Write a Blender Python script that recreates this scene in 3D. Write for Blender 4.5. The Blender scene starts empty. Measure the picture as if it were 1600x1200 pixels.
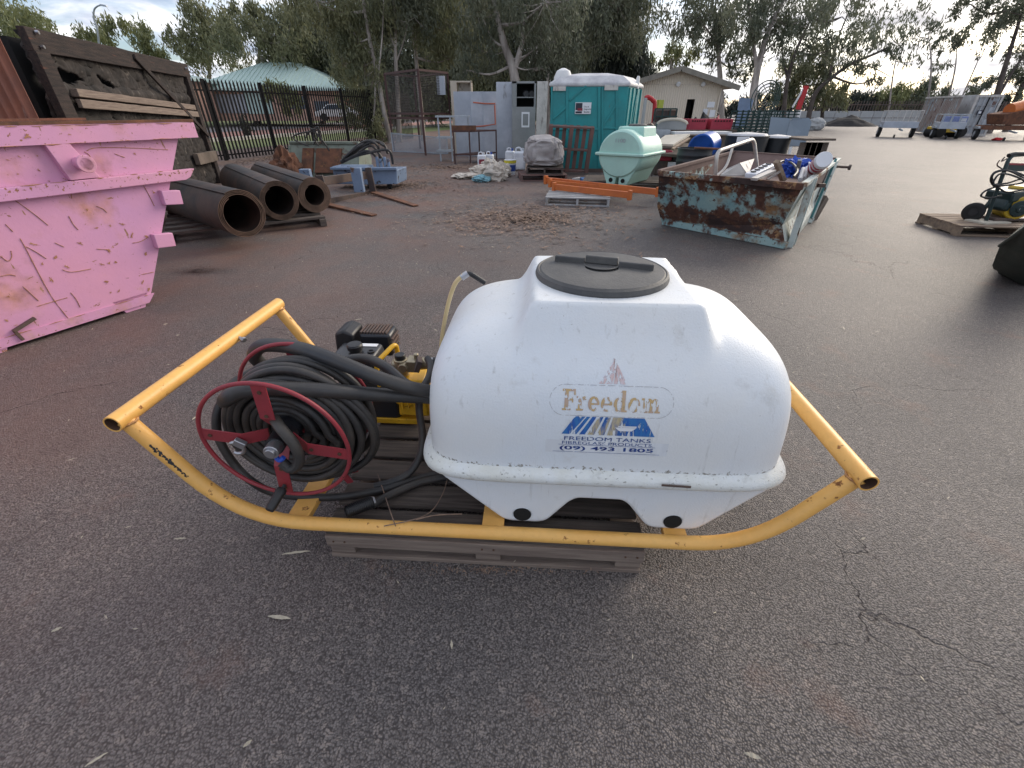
import bpy, bmesh, math, random
import numpy as np
from mathutils import Vector, Matrix, Euler, noise
from mathutils.bvhtree import BVHTree
R = math.radians
S = bpy.context.scene
C = S.collection
rnd = random.Random(7)
nrs = np.random.RandomState(11)

# ------------------------------------------------------------------ camera
FPX, PITCH, EYE = 686.0, R(31.95), 1.55
cam = bpy.data.cameras.new('camera'); co = bpy.data.objects.new('camera', cam); C.objects.link(co)
cam.sensor_width = 36; cam.lens = 36*FPX/1600; cam.clip_end = 2000; cam.clip_start = .02
co.location = (0, 0, EYE); co.rotation_euler = (R(90)-PITCH, 0, 0)
S.camera = co
S.render.resolution_x = 1024; S.render.resolution_y = 768

# ------------------------------------------------------------------ light
SUN_AZ, SUN_EL = R(50), R(24)          # clockwise from +Y (straight ahead)
W = bpy.data.worlds.new('World'); S.world = W; W.use_nodes = True
nt = W.node_tree; nt.nodes.clear()
def wn(t, **k):
    n = nt.nodes.new(t)
    for a, b in k.items(): setattr(n, a, b)
    return n
def wl(a, b): nt.links.new(a, b)
sky = wn('ShaderNodeTexSky', sky_type='NISHITA', sun_disc=False)
sky.sun_elevation = SUN_EL; sky.sun_rotation = SUN_AZ; sky.dust_density = 1.5
tc = wn('ShaderNodeTexCoord'); sep = wn('ShaderNodeSeparateXYZ'); wl(tc.outputs['Generated'], sep.inputs[0])
def wm(op, a, b=None, clamp=False):
    n = wn('ShaderNodeMath', operation=op); n.use_clamp = clamp
    for i, x in enumerate((a, b)):
        if x is None: continue
        if isinstance(x, (int, float)): n.inputs[i].default_value = x
        else: wl(x, n.inputs[i])
    return n.outputs[0]
zz = wm('ADD', wm('MAXIMUM', sep.outputs[2], 0.0), 0.16)
comb = wn('ShaderNodeCombineXYZ'); wl(wm('DIVIDE', sep.outputs[0], zz), comb.inputs[0]); wl(wm('DIVIDE', sep.outputs[1], zz), comb.inputs[1])
n1 = wn('ShaderNodeTexNoise'); n1.inputs['Scale'].default_value = 1.6; n1.inputs['Detail'].default_value = 8; n1.inputs['Roughness'].default_value = .58
n1.inputs['Distortion'].default_value = .35
wl(comb.outputs[0], n1.inputs['Vector'])
cr = wn('ShaderNodeValToRGB'); cr.color_ramp.elements[0].position = .38; cr.color_ramp.elements[1].position = .54
wl(n1.outputs[0], cr.inputs[0])
n2 = wn('ShaderNodeTexNoise'); n2.inputs['Scale'].default_value = 2.1; n2.inputs['Detail'].default_value = 7
wl(comb.outputs[0], n2.inputs['Vector'])
cr2 = wn('ShaderNodeValToRGB'); cr2.color_ramp.elements[0].position = .40; cr2.color_ramp.elements[1].position = .66
cr2.color_ramp.elements[0].color = (2.9, 3.25, 4.1, 1); cr2.color_ramp.elements[1].color = (8.2, 8.2, 8.3, 1)
wl(n2.outputs[0], cr2.inputs[0])
dotn = wn('ShaderNodeVectorMath', operation='DOT_PRODUCT'); wl(tc.outputs['Generated'], dotn.inputs[0])
dotn.inputs[1].default_value = (math.sin(SUN_AZ)*math.cos(SUN_EL), math.cos(SUN_AZ)*math.cos(SUN_EL), math.sin(SUN_EL))
glow = wm('POWER', wm('MAXIMUM', dotn.outputs['Value'], 0.0), 5.0)
warm = wn('ShaderNodeMixRGB', blend_type='ADD'); warm.inputs[0].default_value = 1
wl(cr2.outputs[0], warm.inputs[1])
gc = wn('ShaderNodeMixRGB', blend_type='MULTIPLY'); gc.inputs[0].default_value = 1; gc.inputs[2].default_value = (2.2, 1.5, .5, 1)
wl(glow, gc.inputs[1]); wl(gc.outputs[0], warm.inputs[2])
mixs = wn('ShaderNodeMixRGB'); wl(cr.outputs[0], mixs.inputs[0]); wl(warm.outputs[0], mixs.inputs[2])
skb = wn('ShaderNodeMixRGB', blend_type='MULTIPLY'); skb.inputs[0].default_value = 1; skb.inputs[2].default_value = (.80, .86, 1.0, 1)
wl(sky.outputs[0], skb.inputs[1]); wl(skb.outputs[0], mixs.inputs[1])
bg = wn('ShaderNodeBackground'); bg.inputs[1].default_value = 0.1; wl(mixs.outputs[0], bg.inputs[0])
wo = wn('ShaderNodeOutputWorld'); wl(bg.outputs[0], wo.inputs[0])
sl = bpy.data.lights.new('sun', 'SUN'); so = bpy.data.objects.new('sun', sl); C.objects.link(so)
sl.energy = 1.3; sl.angle = R(32); sl.color = (1, .88, .72)
so.rotation_euler = Vector((-math.sin(SUN_AZ)*math.cos(SUN_EL), -math.cos(SUN_AZ)*math.cos(SUN_EL), -math.sin(SUN_EL))).to_track_quat('-Z', 'Y').to_euler()
S.view_settings.view_transform = 'Standard'; S.view_settings.look = 'None'; S.view_settings.gamma = 1
S.view_settings.use_curve_mapping = False; S.view_settings.exposure = 1.0
S.render.engine = 'CYCLES'

# ------------------------------------------------------------------ survey: photo sight lines -> metres in the yard
_c, _s = math.cos(PITCH), math.sin(PITCH)
def _ray(u, v): return Vector((u-800, FPX*_c-(v-600)*_s, -(FPX*_s+(v-600)*_c)))
def G(u, v, z=0.0):
    r = _ray(u, v); return Vector((r[0]*(z-EYE)/r[2], r[1]*(z-EYE)/r[2], z))
def at(u, v, y):
    r = _ray(u, v); return Vector((r[0]*y/r[1], y, EYE+r[2]*y/r[1]))

# ------------------------------------------------------------------ mesh helpers
class MB:
    def __init__(s): s.v = []; s.f = []
    def add(s, v, f):
        o = len(s.v); s.v += [tuple(p) for p in v]; s.f += [tuple(i+o for i in q) for q in f]; return s
    def box(s, c, d, rot=None, taper=1.0):
        x, y, z = d[0]/2, d[1]/2, d[2]/2; t = taper
        v = [Vector(p) for p in ((-x,-y,-z),(x,-y,-z),(x,y,-z),(-x,y,-z),(-x*t,-y*t,z),(x*t,-y*t,z),(x*t,y*t,z),(-x*t,y*t,z))]
        if rot: m = Euler(rot).to_matrix(); v = [m@p for p in v]
        return s.add([p+Vector(c) for p in v], [(0,3,2,1),(4,5,6,7),(0,1,5,4),(1,2,6,5),(2,3,7,6),(3,0,4,7)])
    def hexa(s, p): return s.add(p, [(0,3,2,1),(4,5,6,7),(0,1,5,4),(1,2,6,5),(2,3,7,6),(3,0,4,7)])
    def bar(s, a, b, w, t, up=(0,0,1)):
        a, b = Vector(a), Vector(b); d = (b-a).normalized(); u = Vector(up)
        if abs(d.dot(u)) > .97: u = Vector((1,0,0))
        x = d.cross(u).normalized()*w/2; y = x.cross(d).normalized()*t/2
        return s.hexa([a-x-y, a+x-y, b+x-y, b-x-y, a-x+y, a+x+y, b+x+y, b-x+y])
    def tube(s, pts, r, n=8, closed=False, caps=True):
        P = [Vector(p) for p in pts]; m = len(P); rr = r if hasattr(r, '__len__') else [r]*m
        T = []
        for i in range(m):
            if closed: t = P[(i+1)%m]-P[i-1]
            else: t = P[min(i+1,m-1)]-P[max(i-1,0)]
            T.append(t.normalized() if t.length > 1e-9 else Vector((0,0,1)))
        u = T[0].orthogonal().normalized(); v = []; 
        for i in range(m):
            u = (u-T[i]*u.dot(T[i])).normalized(); w = T[i].cross(u)
            v += [P[i]+(u*math.cos(2*math.pi*k/n)+w*math.sin(2*math.pi*k/n))*rr[i] for k in range(n)]
        f = []
        for i in range(m if closed else m-1):
            j = (i+1)%m
            off = 0
            if closed and j == 0:
                off = min(range(n), key=lambda q: (v[i*n]-v[q]).length)
            f += [(i*n+k, i*n+(k+1)%n, j*n+(k+1+off)%n, j*n+(k+off)%n) for k in range(n)]
        if caps and not closed: f += [tuple(range(n-1,-1,-1)), tuple((m-1)*n+k for k in range(n))]
        return s.add(v, f)
    def cyl(s, a, b, r, r2=None, n=20): return s.tube([a, b], [r, r if r2 is None else r2], n)
    def lathe(s, prof, n=32, c=(0,0,0), axis=(0,0,1), close=False):
        q = Vector((0,0,1)).rotation_difference(Vector(axis)).to_matrix(); c = Vector(c); v = []; m = len(prof)
        for r, z in prof: v += [c+q@Vector((r*math.cos(2*math.pi*k/n), r*math.sin(2*math.pi*k/n), z)) for k in range(n)]
        f = [(i*n+k, i*n+(k+1)%n, (i+1)%m*n+(k+1)%n, (i+1)%m*n+k) for i in range(m if close else m-1) for k in range(n)]
        if not close: f += [tuple(range(n-1,-1,-1)), tuple((m-1)*n+k for k in range(n))]
        return s.add(v, f)
    def prism(s, poly, y0, y1, ax='xz'):
        g = (lambda a, b, y: (a, y, b)) if ax == 'xz' else (lambda a, b, y: (y, a, b)) if ax == 'yz' else (lambda a, b, y: (a, b, y))
        n = len(poly)
        return s.add([g(a, b, y0) for a, b in poly]+[g(a, b, y1) for a, b in poly],
                     [tuple(range(n)), tuple(range(2*n-1, n-1, -1))]+[(i, i+n, (i+1)%n+n, (i+1)%n) for i in range(n)])
    def grid(s, fn, nu, nv):
        v = [fn(i/nu, j/nv) for j in range(nv+1) for i in range(nu+1)]
        return s.add(v, [(j*(nu+1)+i, j*(nu+1)+i+1, (j+1)*(nu+1)+i+1, (j+1)*(nu+1)+i) for j in range(nv) for i in range(nu)])
    def rings(s, rg, cap0=True, cap1=True):
        n = len(rg[0]); v = [p for r in rg for p in r]
        f = [(i*n+k, i*n+(k+1)%n, (i+1)*n+(k+1)%n, (i+1)*n+k) for i in range(len(rg)-1) for k in range(n)]
        if cap0: f.append(tuple(range(n-1,-1,-1)))
        if cap1: f.append(tuple((len(rg)-1)*n+k for k in range(n)))
        return s.add(v, f)
    def build(s, name, mat, parent=None, smooth=30, bevel=0, loc=None, rot=None, seg=2, fix=True):
        me = bpy.data.meshes.new(name); me.from_pydata(s.v, [], s.f)
        if fix:
            bm = bmesh.new(); bm.from_mesh(me); bmesh.ops.recalc_face_normals(bm, faces=bm.faces); bm.to_mesh(me); bm.free()
        me.materials.append(mat)
        if smooth: me.shade_smooth(); me.set_sharp_from_angle(angle=R(smooth))
        o = bpy.data.objects.new(name, me); C.objects.link(o); o.parent = parent
        if loc is not None: o.location = loc
        if rot is not None: o.rotation_euler = rot
        if bevel:
            b = o.modifiers.new('bevel', 'BEVEL'); b.width = bevel; b.segments = seg; b.limit_method = 'ANGLE'; b.angle_limit = R(40)
        return o
def tag(o, label=None, cat=None, group=None, kind=None):
    if label: o['label'] = label
    if cat: o['category'] = cat
    if group: o['group'] = group
    if kind: o['kind'] = kind
    return o
def thing(name, label, cat, loc=(0,0,0), rz=0, group=None, rot=None):
    o = bpy.data.objects.new(name, None); C.objects.link(o); o.location = loc; o.empty_display_size = .2
    o.rotation_euler = rot if rot else (0, 0, rz)
    return tag(o, label, cat, group)
def rep(src, parent, loc=None, rot=None, scale=None):
    c = src.copy(); C.objects.link(c); c.parent = parent
    if loc is not None: c.location = loc
    if rot is not None: c.rotation_euler = rot
    if scale is not None: c.scale = scale
    return c
def copy_tree(root, loc, rz, label):
    r = root.copy(); C.objects.link(r); r.location = loc; r.rotation_euler = (0, 0, rz); r['label'] = label
    for ch in list(root.children):
        c = ch.copy(); C.objects.link(c); c.parent = r
        for g in list(ch.children):
            d = g.copy(); C.objects.link(d); d.parent = c
    return r
def smooth_path(P, k=8, closed=False):
    P = [Vector(p) for p in P]; n = len(P); out = []
    for i in range(n if closed else n-1):
        g = (lambda j: P[j % n]) if closed else (lambda j: P[max(0, min(n-1, j))])
        a, b, c, d = g(i-1), g(i), g(i+1), g(i+2)
        for q in range(k):
            t = q/k
            out.append(.5*((2*b)+(c-a)*t+(2*a-5*b+4*c-d)*t*t+(3*b-a-3*c+d)*t**3))
    if not closed: out.append(P[-1])
    return out
def fillet(P, r, k=6):
    P = [Vector(p) for p in P]; out = [P[0]]
    for i in range(1, len(P)-1):
        a, b, c = P[i-1], P[i], P[i+1]; rr = min(r, (a-b).length*.49, (c-b).length*.49)
        p, q = b+(a-b).normalized()*rr, b+(c-b).normalized()*rr
        for j in range(k+1):
            t = j/k; out.append(p*(1-t)**2+b*2*t*(1-t)+q*t*t)
    return out+[P[-1]]

# ------------------------------------------------------------------ materials
def mat(name, c, rough=.6, metal=0, var=.12, vs=3.0, c2=None, bump=0, bs=60, spots=(), stretch=(1,1,1), trans=0, spec=.5, alpha=None):
    """c base colour, c2 a second colour mixed by broad noise; spots = [(colour, scale, threshold, softness, stretch, roughness)]"""
    m = bpy.data.materials.new(name); m.use_nodes = True; t = m.node_tree; N, L = t.nodes, t.links
    b = N['Principled BSDF']; b.inputs['Roughness'].default_value = rough; b.inputs['Metallic'].default_value = metal
    b.inputs['Specular IOR Level'].default_value = spec
    tcn = N.new('ShaderNodeTexCoord'); mp = N.new('ShaderNodeMapping'); L.new(tcn.outputs['Object'], mp.inputs[0]); mp.inputs['Scale'].default_value = stretch
    oi = N.new('ShaderNodeObjectInfo')
    ad = N.new('ShaderNodeVectorMath'); ad.operation = 'ADD'; L.new(mp.outputs[0], ad.inputs[0])
    sc = N.new('ShaderNodeMath'); sc.operation = 'MULTIPLY'; L.new(oi.outputs['Random'], sc.inputs[0]); sc.inputs[1].default_value = 23.0
    L.new(sc.outputs[0], ad.inputs[1])
    def nz(scale, det=6, vec=None, rg=.6):
        n = N.new('ShaderNodeTexNoise'); n.inputs['Scale'].default_value = scale; n.inputs['Detail'].default_value = det; n.inputs['Roughness'].default_value = rg
        L.new(vec or ad.outputs[0], n.inputs['Vector']); return n.outputs[0]
    def ramp(src, a, bb):
        r = N.new('ShaderNodeMapRange'); r.inputs['From Min'].default_value = a; r.inputs['From Max'].default_value = bb; L.new(src, r.inputs['Value']); return r.outputs[0]
    def mix(f, a, bb, mode='MIX'):
        n = N.new('ShaderNodeMixRGB'); n.blend_type = mode
        if isinstance(f, float): n.inputs[0].default_value = f
        else: L.new(f, n.inputs[0])
        for i, x in ((1, a), (2, bb)):
            if isinstance(x, tuple): n.inputs[i].default_value = (*x[:3], 1)
            else: L.new(x, n.inputs[i])
        return n.outputs[0]
    col2 = c2 or tuple(min(1, x*(1-2.2*var)) for x in c)
    base = mix(ramp(nz(vs), .35, .65), c, col2)
    f2 = nz(vs*9, 4); g = N.new('ShaderNodeMapRange'); g.inputs['To Min'].default_value = 1-var; g.inputs['To Max'].default_value = 1+var; L.new(f2, g.inputs['Value'])
    gm = N.new('ShaderNodeMixRGB'); gm.blend_type = 'MULTIPLY'; gm.inputs[0].default_value = 1; L.new(base, gm.inputs[1]); L.new(g.outputs[0], gm.inputs[2]); base = gm.outputs[0]
    rsock = None; masks = []
    for sp in spots:
        colr, scl, th, soft = sp[:4]; st = sp[4] if len(sp) > 4 else None; zr = sp[5] if len(sp) > 5 else None
        vec = None
        if st:
            m2 = N.new('ShaderNodeMapping'); L.new(ad.outputs[0], m2.inputs[0]); m2.inputs['Scale'].default_value = st[:3]
            if len(st) > 3: m2.inputs['Rotation'].default_value = st[3:6]
            vec = m2.outputs[0]
        src = nz(scl, 8, vec, .62)
        if zr:   # wear concentrated at certain heights: zr = (height, [(pos, value)...])
            sz = N.new('ShaderNodeSeparateXYZ'); L.new(tcn.outputs['Object'], sz.inputs[0])
            dv = N.new('ShaderNodeMath'); dv.operation = 'DIVIDE'; L.new(sz.outputs[2], dv.inputs[0]); dv.inputs[1].default_value = zr[0]
            cr_ = N.new('ShaderNodeValToRGB'); L.new(dv.outputs[0], cr_.inputs[0]); e_ = cr_.color_ramp.elements
            e_[0].position, e_[1].position = zr[1][0][0], zr[1][-1][0]; e_[0].color = (zr[1][0][1],)*3+(1,); e_[1].color = (zr[1][-1][1],)*3+(1,)
            for p_, v_ in zr[1][1:-1]: q_e = e_.new(p_); q_e.color = (v_, v_, v_, 1)
            sb_ = N.new('ShaderNodeMath'); sb_.operation = 'MULTIPLY_ADD'; L.new(cr_.outputs[0], sb_.inputs[0]); sb_.inputs[1].default_value = zr[2] if len(zr) > 2 else .4; sb_.inputs[2].default_value = -.5*(zr[2] if len(zr) > 2 else .4)
            ad_ = N.new('ShaderNodeMath'); ad_.operation = 'ADD'; L.new(src, ad_.inputs[0]); L.new(sb_.outputs[0], ad_.inputs[1]); src = ad_.outputs[0]
        k = ramp(src, th, th+soft)
        dark = tuple(x*.45 for x in colr); cc = mix(ramp(nz(scl*3, 5), .35, .65), colr, dark)
        base = mix(k, base, cc); masks.append(k)
    L.new(base, b.inputs['Base Color'])
    if masks:
        acc = masks[0]
        for k in masks[1:]:
            n = N.new('ShaderNodeMath'); n.operation = 'MAXIMUM'; L.new(acc, n.inputs[0]); L.new(k, n.inputs[1]); acc = n.outputs[0]
        r = N.new('ShaderNodeMapRange'); r.inputs['To Min'].default_value = rough; r.inputs['To Max'].default_value = .9; L.new(acc, r.inputs['Value']); L.new(r.outputs[0], b.inputs['Roughness'])
        if metal:
            r = N.new('ShaderNodeMapRange'); r.inputs['To Min'].default_value = metal; r.inputs['To Max'].default_value = 0; L.new(acc, r.inputs['Value']); L.new(r.outputs[0], b.inputs['Metallic'])
    if bump:
        bn = N.new('ShaderNodeBump'); bn.inputs['Strength'].default_value = min(1, bump); bn.inputs['Distance'].default_value = .004*max(1, bump)
        L.new(nz(bs, 6), bn.inputs['Height']); L.new(bn.outputs[0], b.inputs['Normal'])
    if trans:
        b.inputs['Subsurface Weight'].default_value = trans; b.inputs['Subsurface Radius'].default_value = (.03, .03, .03)
    return m
RUST = (.16, .065, .03); RUSTO = (.30, .12, .045); DARKR = (.06, .03, .022)
M = {}
M['yellow'] = mat('worn_yellow_paint', (.78, .44, .12), .42, vs=4, c2=(.78, .41, .10), bump=.15, bs=90,
    spots=[((.33, .13, .04), 26, .63, .05), ((.50, .2, .04), 9, .66, .12), ((.05, .035, .03), 5.5, .735, .02)])
M['weld'] = mat('rusty_painted_weld', (.62, .32, .10), .6, vs=40, c2=(.25, .11, .05))
M['pipe_in'] = mat('rusty_tube_bore', (.10, .05, .03), .9)
M['white_tank'] = mat('weathered_white_polyethylene', (.71, .745, .775), .42, var=.03, vs=2.2, c2=(.74, .745, .73), bump=.35, bs=140, trans=.06,
    spots=[((.48, .47, .44), 70, .70, .05), ((.62, .61, .57), 9, .60, .25, (4, 4, .35)), ((.40, .38, .33), 85, .66, .06, None, (1.0, [(0, .2), (.40, .3), (.465, .4), (.478, .95), (.50, .35), (.7, .25), (1, .5)])), ((.62, .58, .50), 4, .60, .25), ((.5, .49, .46), 24, .67, .1, (1, 1, .3))])
M['tank_rim'] = mat('chalky_white_flange', (.74, .76, .75), .6, var=.06, vs=8, c2=(.68, .68, .62), bump=.6, bs=120,
    spots=[((.40, .39, .34), 55, .60, .08, (1, 1, 2)), ((.50, .48, .42), 12, .58, .2)])
M['black_plastic'] = mat('black_plastic', (.02, .02, .022), .45, var=.2, bump=.2, bs=150)
M['lid'] = mat('dusty_black_plastic_lid', (.06, .06, .061), .65, var=.15, vs=5, c2=(.11, .107, .10), bump=.4, bs=90, spots=[((.16, .15, .13), 40, .66, .1)])
M['hose'] = mat('dusty_black_rubber_hose', (.022, .022, .023), .5, var=.2, vs=6, c2=(.058, .050, .043), bump=.2, bs=150)
M['suction'] = mat('ribbed_black_suction_hose', (.03, .031, .034), .45, var=.15, vs=5, c2=(.05, .045, .04))
M['red'] = mat('faded_red_paint', (.30, .03, .04), .5, vs=10, c2=(.24, .03, .04), bump=.2, spots=[((.10, .04, .03), 30, .68, .06)])
M['steel'] = mat('dull_zinc_steel', (.5, .5, .52), .35, metal=.9, bump=.2)
M['brass'] = mat('tarnished_brass', (.42, .36, .25), .4, metal=.8, vs=20)
M['engine_black'] = mat('satin_black_engine_paint', (.022, .023, .028), .35, var=.15, vs=6)
M['rusty_black'] = mat('heat_rusted_muffler', (.06, .05, .047), .75, vs=14, c2=(.11, .065, .05), bump=.5)
M['pump_yellow'] = mat('yellow_pump_paint', (.75, .42, .02), .4, vs=10, spots=[((.2, .12, .05), 26, .63, .08)])
M['cream_hose'] = mat('yellowed_sight_tube', (.75, .58, .30), .35, var=.05)
M['pallet_dark'] = mat('weathered_dark_timber', (.125, .10, .083), .85, vs=5, c2=(.05, .04, .034), stretch=(.6, 11, 11), bump=1.2, bs=28, spots=[((.14, .12, .11), 8, .62, .1)])
M['pallet_grey'] = mat('weathered_grey_timber', (.25, .195, .155), .85, vs=5, c2=(.15, .11, .09), stretch=(.6, 11, 11), bump=1.2, bs=28)
M['pallet_tan'] = mat('dry_tan_timber', (.34, .25, .17), .85, vs=2, c2=(.18, .13, .1), stretch=(1, 7, 7), bump=1, bs=28)
M['pallet_red'] = mat('faded_red_brown_timber', (.20, .10, .085), .85, vs=3, c2=(.13, .09, .08), bump=1, bs=30)
M['pallet_white'] = mat('grey_white_timber', (.42, .42, .42), .85, vs=3, c2=(.28, .27, .26), bump=1, bs=30)
M['blue_pallet'] = mat('blue_painted_timber', (.03, .12, .30), .7, vs=5, spots=[((.12, .1, .1), 9, .6, .1)])
M['pink'] = mat('scratched_pink_paint', (.66, .31, .44), .5, var=.05, vs=.9, c2=(.58, .29, .48), bump=.3, bs=30,
    spots=[((.64, .30, .24), 2.2, .54, .20), ((.60, .36, .20), 3.4, .60, .2, None, (1.4, [(0, .75), (.08, .55), (.2, .3), (.70, .3), (.76, .6), (.82, .3), (1, .6)])), ((.40, .19, .10), 11, .675, .02, (1, 1, 2.2)), ((.38, .18, .10), 34, .655, .02, None, (1.4, [(0, .6), (.1, .4), (.5, .35), (.70, .45), (.76, .72), (.80, .4), (1, .6)])),
           ((.42, .22, .13), 60, .675, .03), ((.45, .24, .15), 5, .66, .012, (3.5, 1, .9, 0, .8, .3))])
M['rust'] = mat('bare_rust', (.20, .085, .045), .9, vs=6, c2=(.09, .045, .03), bump=1, bs=40, spots=[((.32, .15, .06), 5, .6, .1)])
M['rust_chip'] = mat('brown_rust_chip', (.46, .24, .13), .85, vs=25, c2=(.30, .13, .07), var=.25)
M['teal_rust'] = mat('flaking_turquoise_paint_over_rust', (.22, .38, .39), .6, vs=3, c2=(.32, .45, .42), bump=1, bs=26,
    spots=[((.36, .20, .09), 2.6, .50, .12, (1, 1, 1.3), (.8, [(0, .35), (.10, .4), (.16, .85), (.36, .8), (.48, .36), (.68, .33), (.80, .68), (.92, .85), (1, .7)], .26)), ((.13, .055, .035), 4.2, .50, .09, (1.2, 1.2, .8), (.8, [(0, .35), (.10, .4), (.16, .85), (.36, .8), (.48, .36), (.68, .33), (.80, .68), (.92, .85), (1, .7)], .26)), ((.14, .06, .035), 19, .58, .03, None, (.8, [(0, .35), (.10, .4), (.16, .85), (.36, .8), (.48, .36), (.68, .33), (.80, .68), (.92, .85), (1, .7)], .26)), ((.06, .035, .03), 1.9, .60, .05, (1, 1, 2.0), (.8, [(0, .35), (.10, .4), (.16, .85), (.36, .8), (.48, .36), (.68, .33), (.80, .68), (.92, .85), (1, .7)], .26))])
M['teal_pale'] = mat('chalky_pale_paint_over_rust', (.52, .56, .52), .6, vs=3, c2=(.42, .46, .42), bump=1, bs=26,
    spots=[((.32, .17, .08), 2.6, .55, .08, (1, 1, .5)), ((.13, .06, .04), 7, .60, .04, (2, 2, .6))])
M['teal_dark'] = mat('dark_teal_paint', (.035, .17, .17), .5, vs=4, spots=[((.2, .1, .05), 12, .66, .05)])
M['skip_in'] = mat('rusted_skip_interior', (.17, .11, .095), .85, vs=2, c2=(.11, .07, .06), bump=.8, bs=20)
M['char'] = mat('charred_rubber_and_timber', (.015, .013, .012), .95, vs=3, c2=(.045, .037, .033), bump=3, bs=9, spots=[((.17, .145, .125), 5, .58, .1)])
M['old_beam'] = mat('dark_old_sleeper_timber', (.045, .031, .026), .95, vs=5, c2=(.018, .014, .013), stretch=(.6, 6, 6), bump=2, bs=18, spots=[((.15, .06, .04), 3, .62, .1)])
M['roofsheet'] = mat('rusted_corrugated_iron', (.26, .09, .05), .8, vs=1.5, c2=(.14, .06, .045), bump=.6, spots=[((.45, .36, .3), 1.8, .62, .1, (3, 3, .5))])
M['belt'] = mat('worn_conveyor_rubber', (.012, .011, .011), .65, vs=2.5, c2=(.06, .034, .023), bump=.8, bs=16)
M['belt_edge'] = mat('dusty_belt_edge', (.20, .125, .085), .85, vs=6, c2=(.10, .065, .045), bump=.8, bs=40)
M['fence_black'] = mat('black_powdercoat', (.006, .006, .007), .7, spec=.2)
M['blue_steel'] = mat('scratched_pale_blue_steel', (.20, .27, .38), .5, vs=3, c2=(.16, .22, .32), bump=.4, spots=[((.06, .06, .07), 7, .60, .04), ((.13, .08, .06), 3, .64, .06)])
M['dark_steel'] = mat('dirty_dark_steel', (.07, .06, .06), .6, vs=4, c2=(.13, .085, .065), bump=.6, metal=.3)
M['green_grey'] = mat('faded_green_grey_paint', (.22, .25, .20), .6, vs=4, spots=[((.16, .08, .05), 3, .58, .08)])
M['cage'] = mat('brown_primer_steel', (.085, .04, .035), .7, vs=6)
M['mesh_wire'] = mat('grey_wire', (.07, .06, .055), .7)
M['galv'] = mat('galvanised_sheet', (.46, .49, .54), .45, metal=.3, vs=1.4, c2=(.34, .37, .42), var=.08, spots=[((.24, .22, .20), 2.5, .64, .12, (2, 2, .5))])
M['galv_frame'] = mat('galvanised_frame', (.42, .46, .50), .45, metal=.4, vs=5)
M['locker'] = mat('dull_grey_steel_cabinet', (.27, .28, .28), .45, metal=.4, vs=2, c2=(.22, .23, .23))
M['beige'] = mat('beige_laminate', (.52, .45, .36), .6, var=.04)
M['stained_white'] = mat('stained_white_panel', (.60, .57, .53), .6, vs=3, spots=[((.30, .27, .24), 4, .55, .12, (2, 2, .6))])
M['orange'] = mat('orange_racking_paint', (.62, .17, .035), .5, vs=3, c2=(.50, .13, .04), spots=[((.2, .1, .06), 8, .66, .06)])
M['rust_orange'] = mat('faded_orange_strap', (.50, .14, .08), .7)
M['jug'] = mat('white_plastic_jug', (.72, .74, .78), .4, trans=.1)
M['blue_print'] = mat('blue_print', (.03, .08, .35), .5); M['yellow_print'] = mat('yellow_print', (.7, .6, .05), .5)
M['dark_print'] = mat('dark_print', (.03, .03, .05), .6); M['maroon_print'] = mat('maroon_print', (.25, .02, .04), .6)
M['sign_white'] = mat('white_sign', (.75, .76, .78), .5, var=.03)
M['rag'] = mat('dirty_white_cloth', (.62, .57, .50), .9, vs=6, c2=(.42, .36, .30), bump=.6)
M['rag_blue'] = mat('pale_blue_cloth', (.22, .42, .48), .9, vs=6)
M['bulkbag'] = mat('dusty_woven_bulk_bag', (.42, .39, .38), .85, vs=4, c2=(.30, .27, .26), bump=1, bs=30)
M['loo'] = mat('teal_moulded_plastic', (.012, .27, .28), .5, var=.12, vs=1.6, c2=(.02, .20, .21), spots=[((.10, .22, .20), 3, .60, .2), ((.16, .15, .12), 4, .68, .12, (2, 2, .5))])
M['loo_roof'] = mat('dusty_translucent_white_plastic', (.62, .62, .62), .5, vs=3, c2=(.42, .41, .43))
M['mint'] = mat('pale_mint_polyethylene', (.42, .68, .58), .45, var=.06, vs=1.5, c2=(.38, .60, .52), trans=.1, spots=[((.36, .42, .36), 5, .62, .2), ((.3, .32, .28), 40, .70, .05)])
M['shed'] = mat('cream_painted_cladding', (.66, .58, .47), .65, var=.04, vs=.6, c2=(.62, .54, .43))
M['shed_roof'] = mat('beige_grey_roof_metal', (.24, .22, .18), .6)
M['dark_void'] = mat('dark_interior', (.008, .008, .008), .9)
M['brick_wall'] = mat('pinkish_house_brick', (.62, .38, .29), .8)
M['green_roof'] = mat('pale_green_roof_sheeting', (.50, .64, .59), .45, var=.05, vs=.5, metal=.0)
M['glass'] = mat('dark_window_glass', (.06, .09, .13), .1)
M['whitepaint'] = mat('white_paint', (.75, .75, .74), .6, var=.05)
M['car_white'] = mat('white_car_paint', (.75, .75, .74), .25, var=.02); M['tyre'] = mat('black_tyre_rubber', (.02, .02, .02), .8)
M['palewall'] = mat('pale_concrete_wall', (.42, .43, .43), .8, vs=.4, c2=(.35, .36, .36))
M['coal'] = mat('black_asphalt_heap', (.012, .012, .014), .9, bump=2, bs=5)
M['container'] = mat('weathered_grey_white_container', (.58, .60, .62), .6, vs=.8, c2=(.33, .33, .33), spots=[((.24, .13, .1), 1.4, .60, .06)])
M['container_b'] = mat('patched_brown_container', (.38, .35, .33), .7, vs=.6, c2=(.28, .2, .17), spots=[((.5, .55, .58), .7, .54, .03), ((.2, .10, .09), .9, .62, .03)])
M['redcrate'] = mat('faded_red_plastic', (.42, .04, .07), .6, vs=2)
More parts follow.
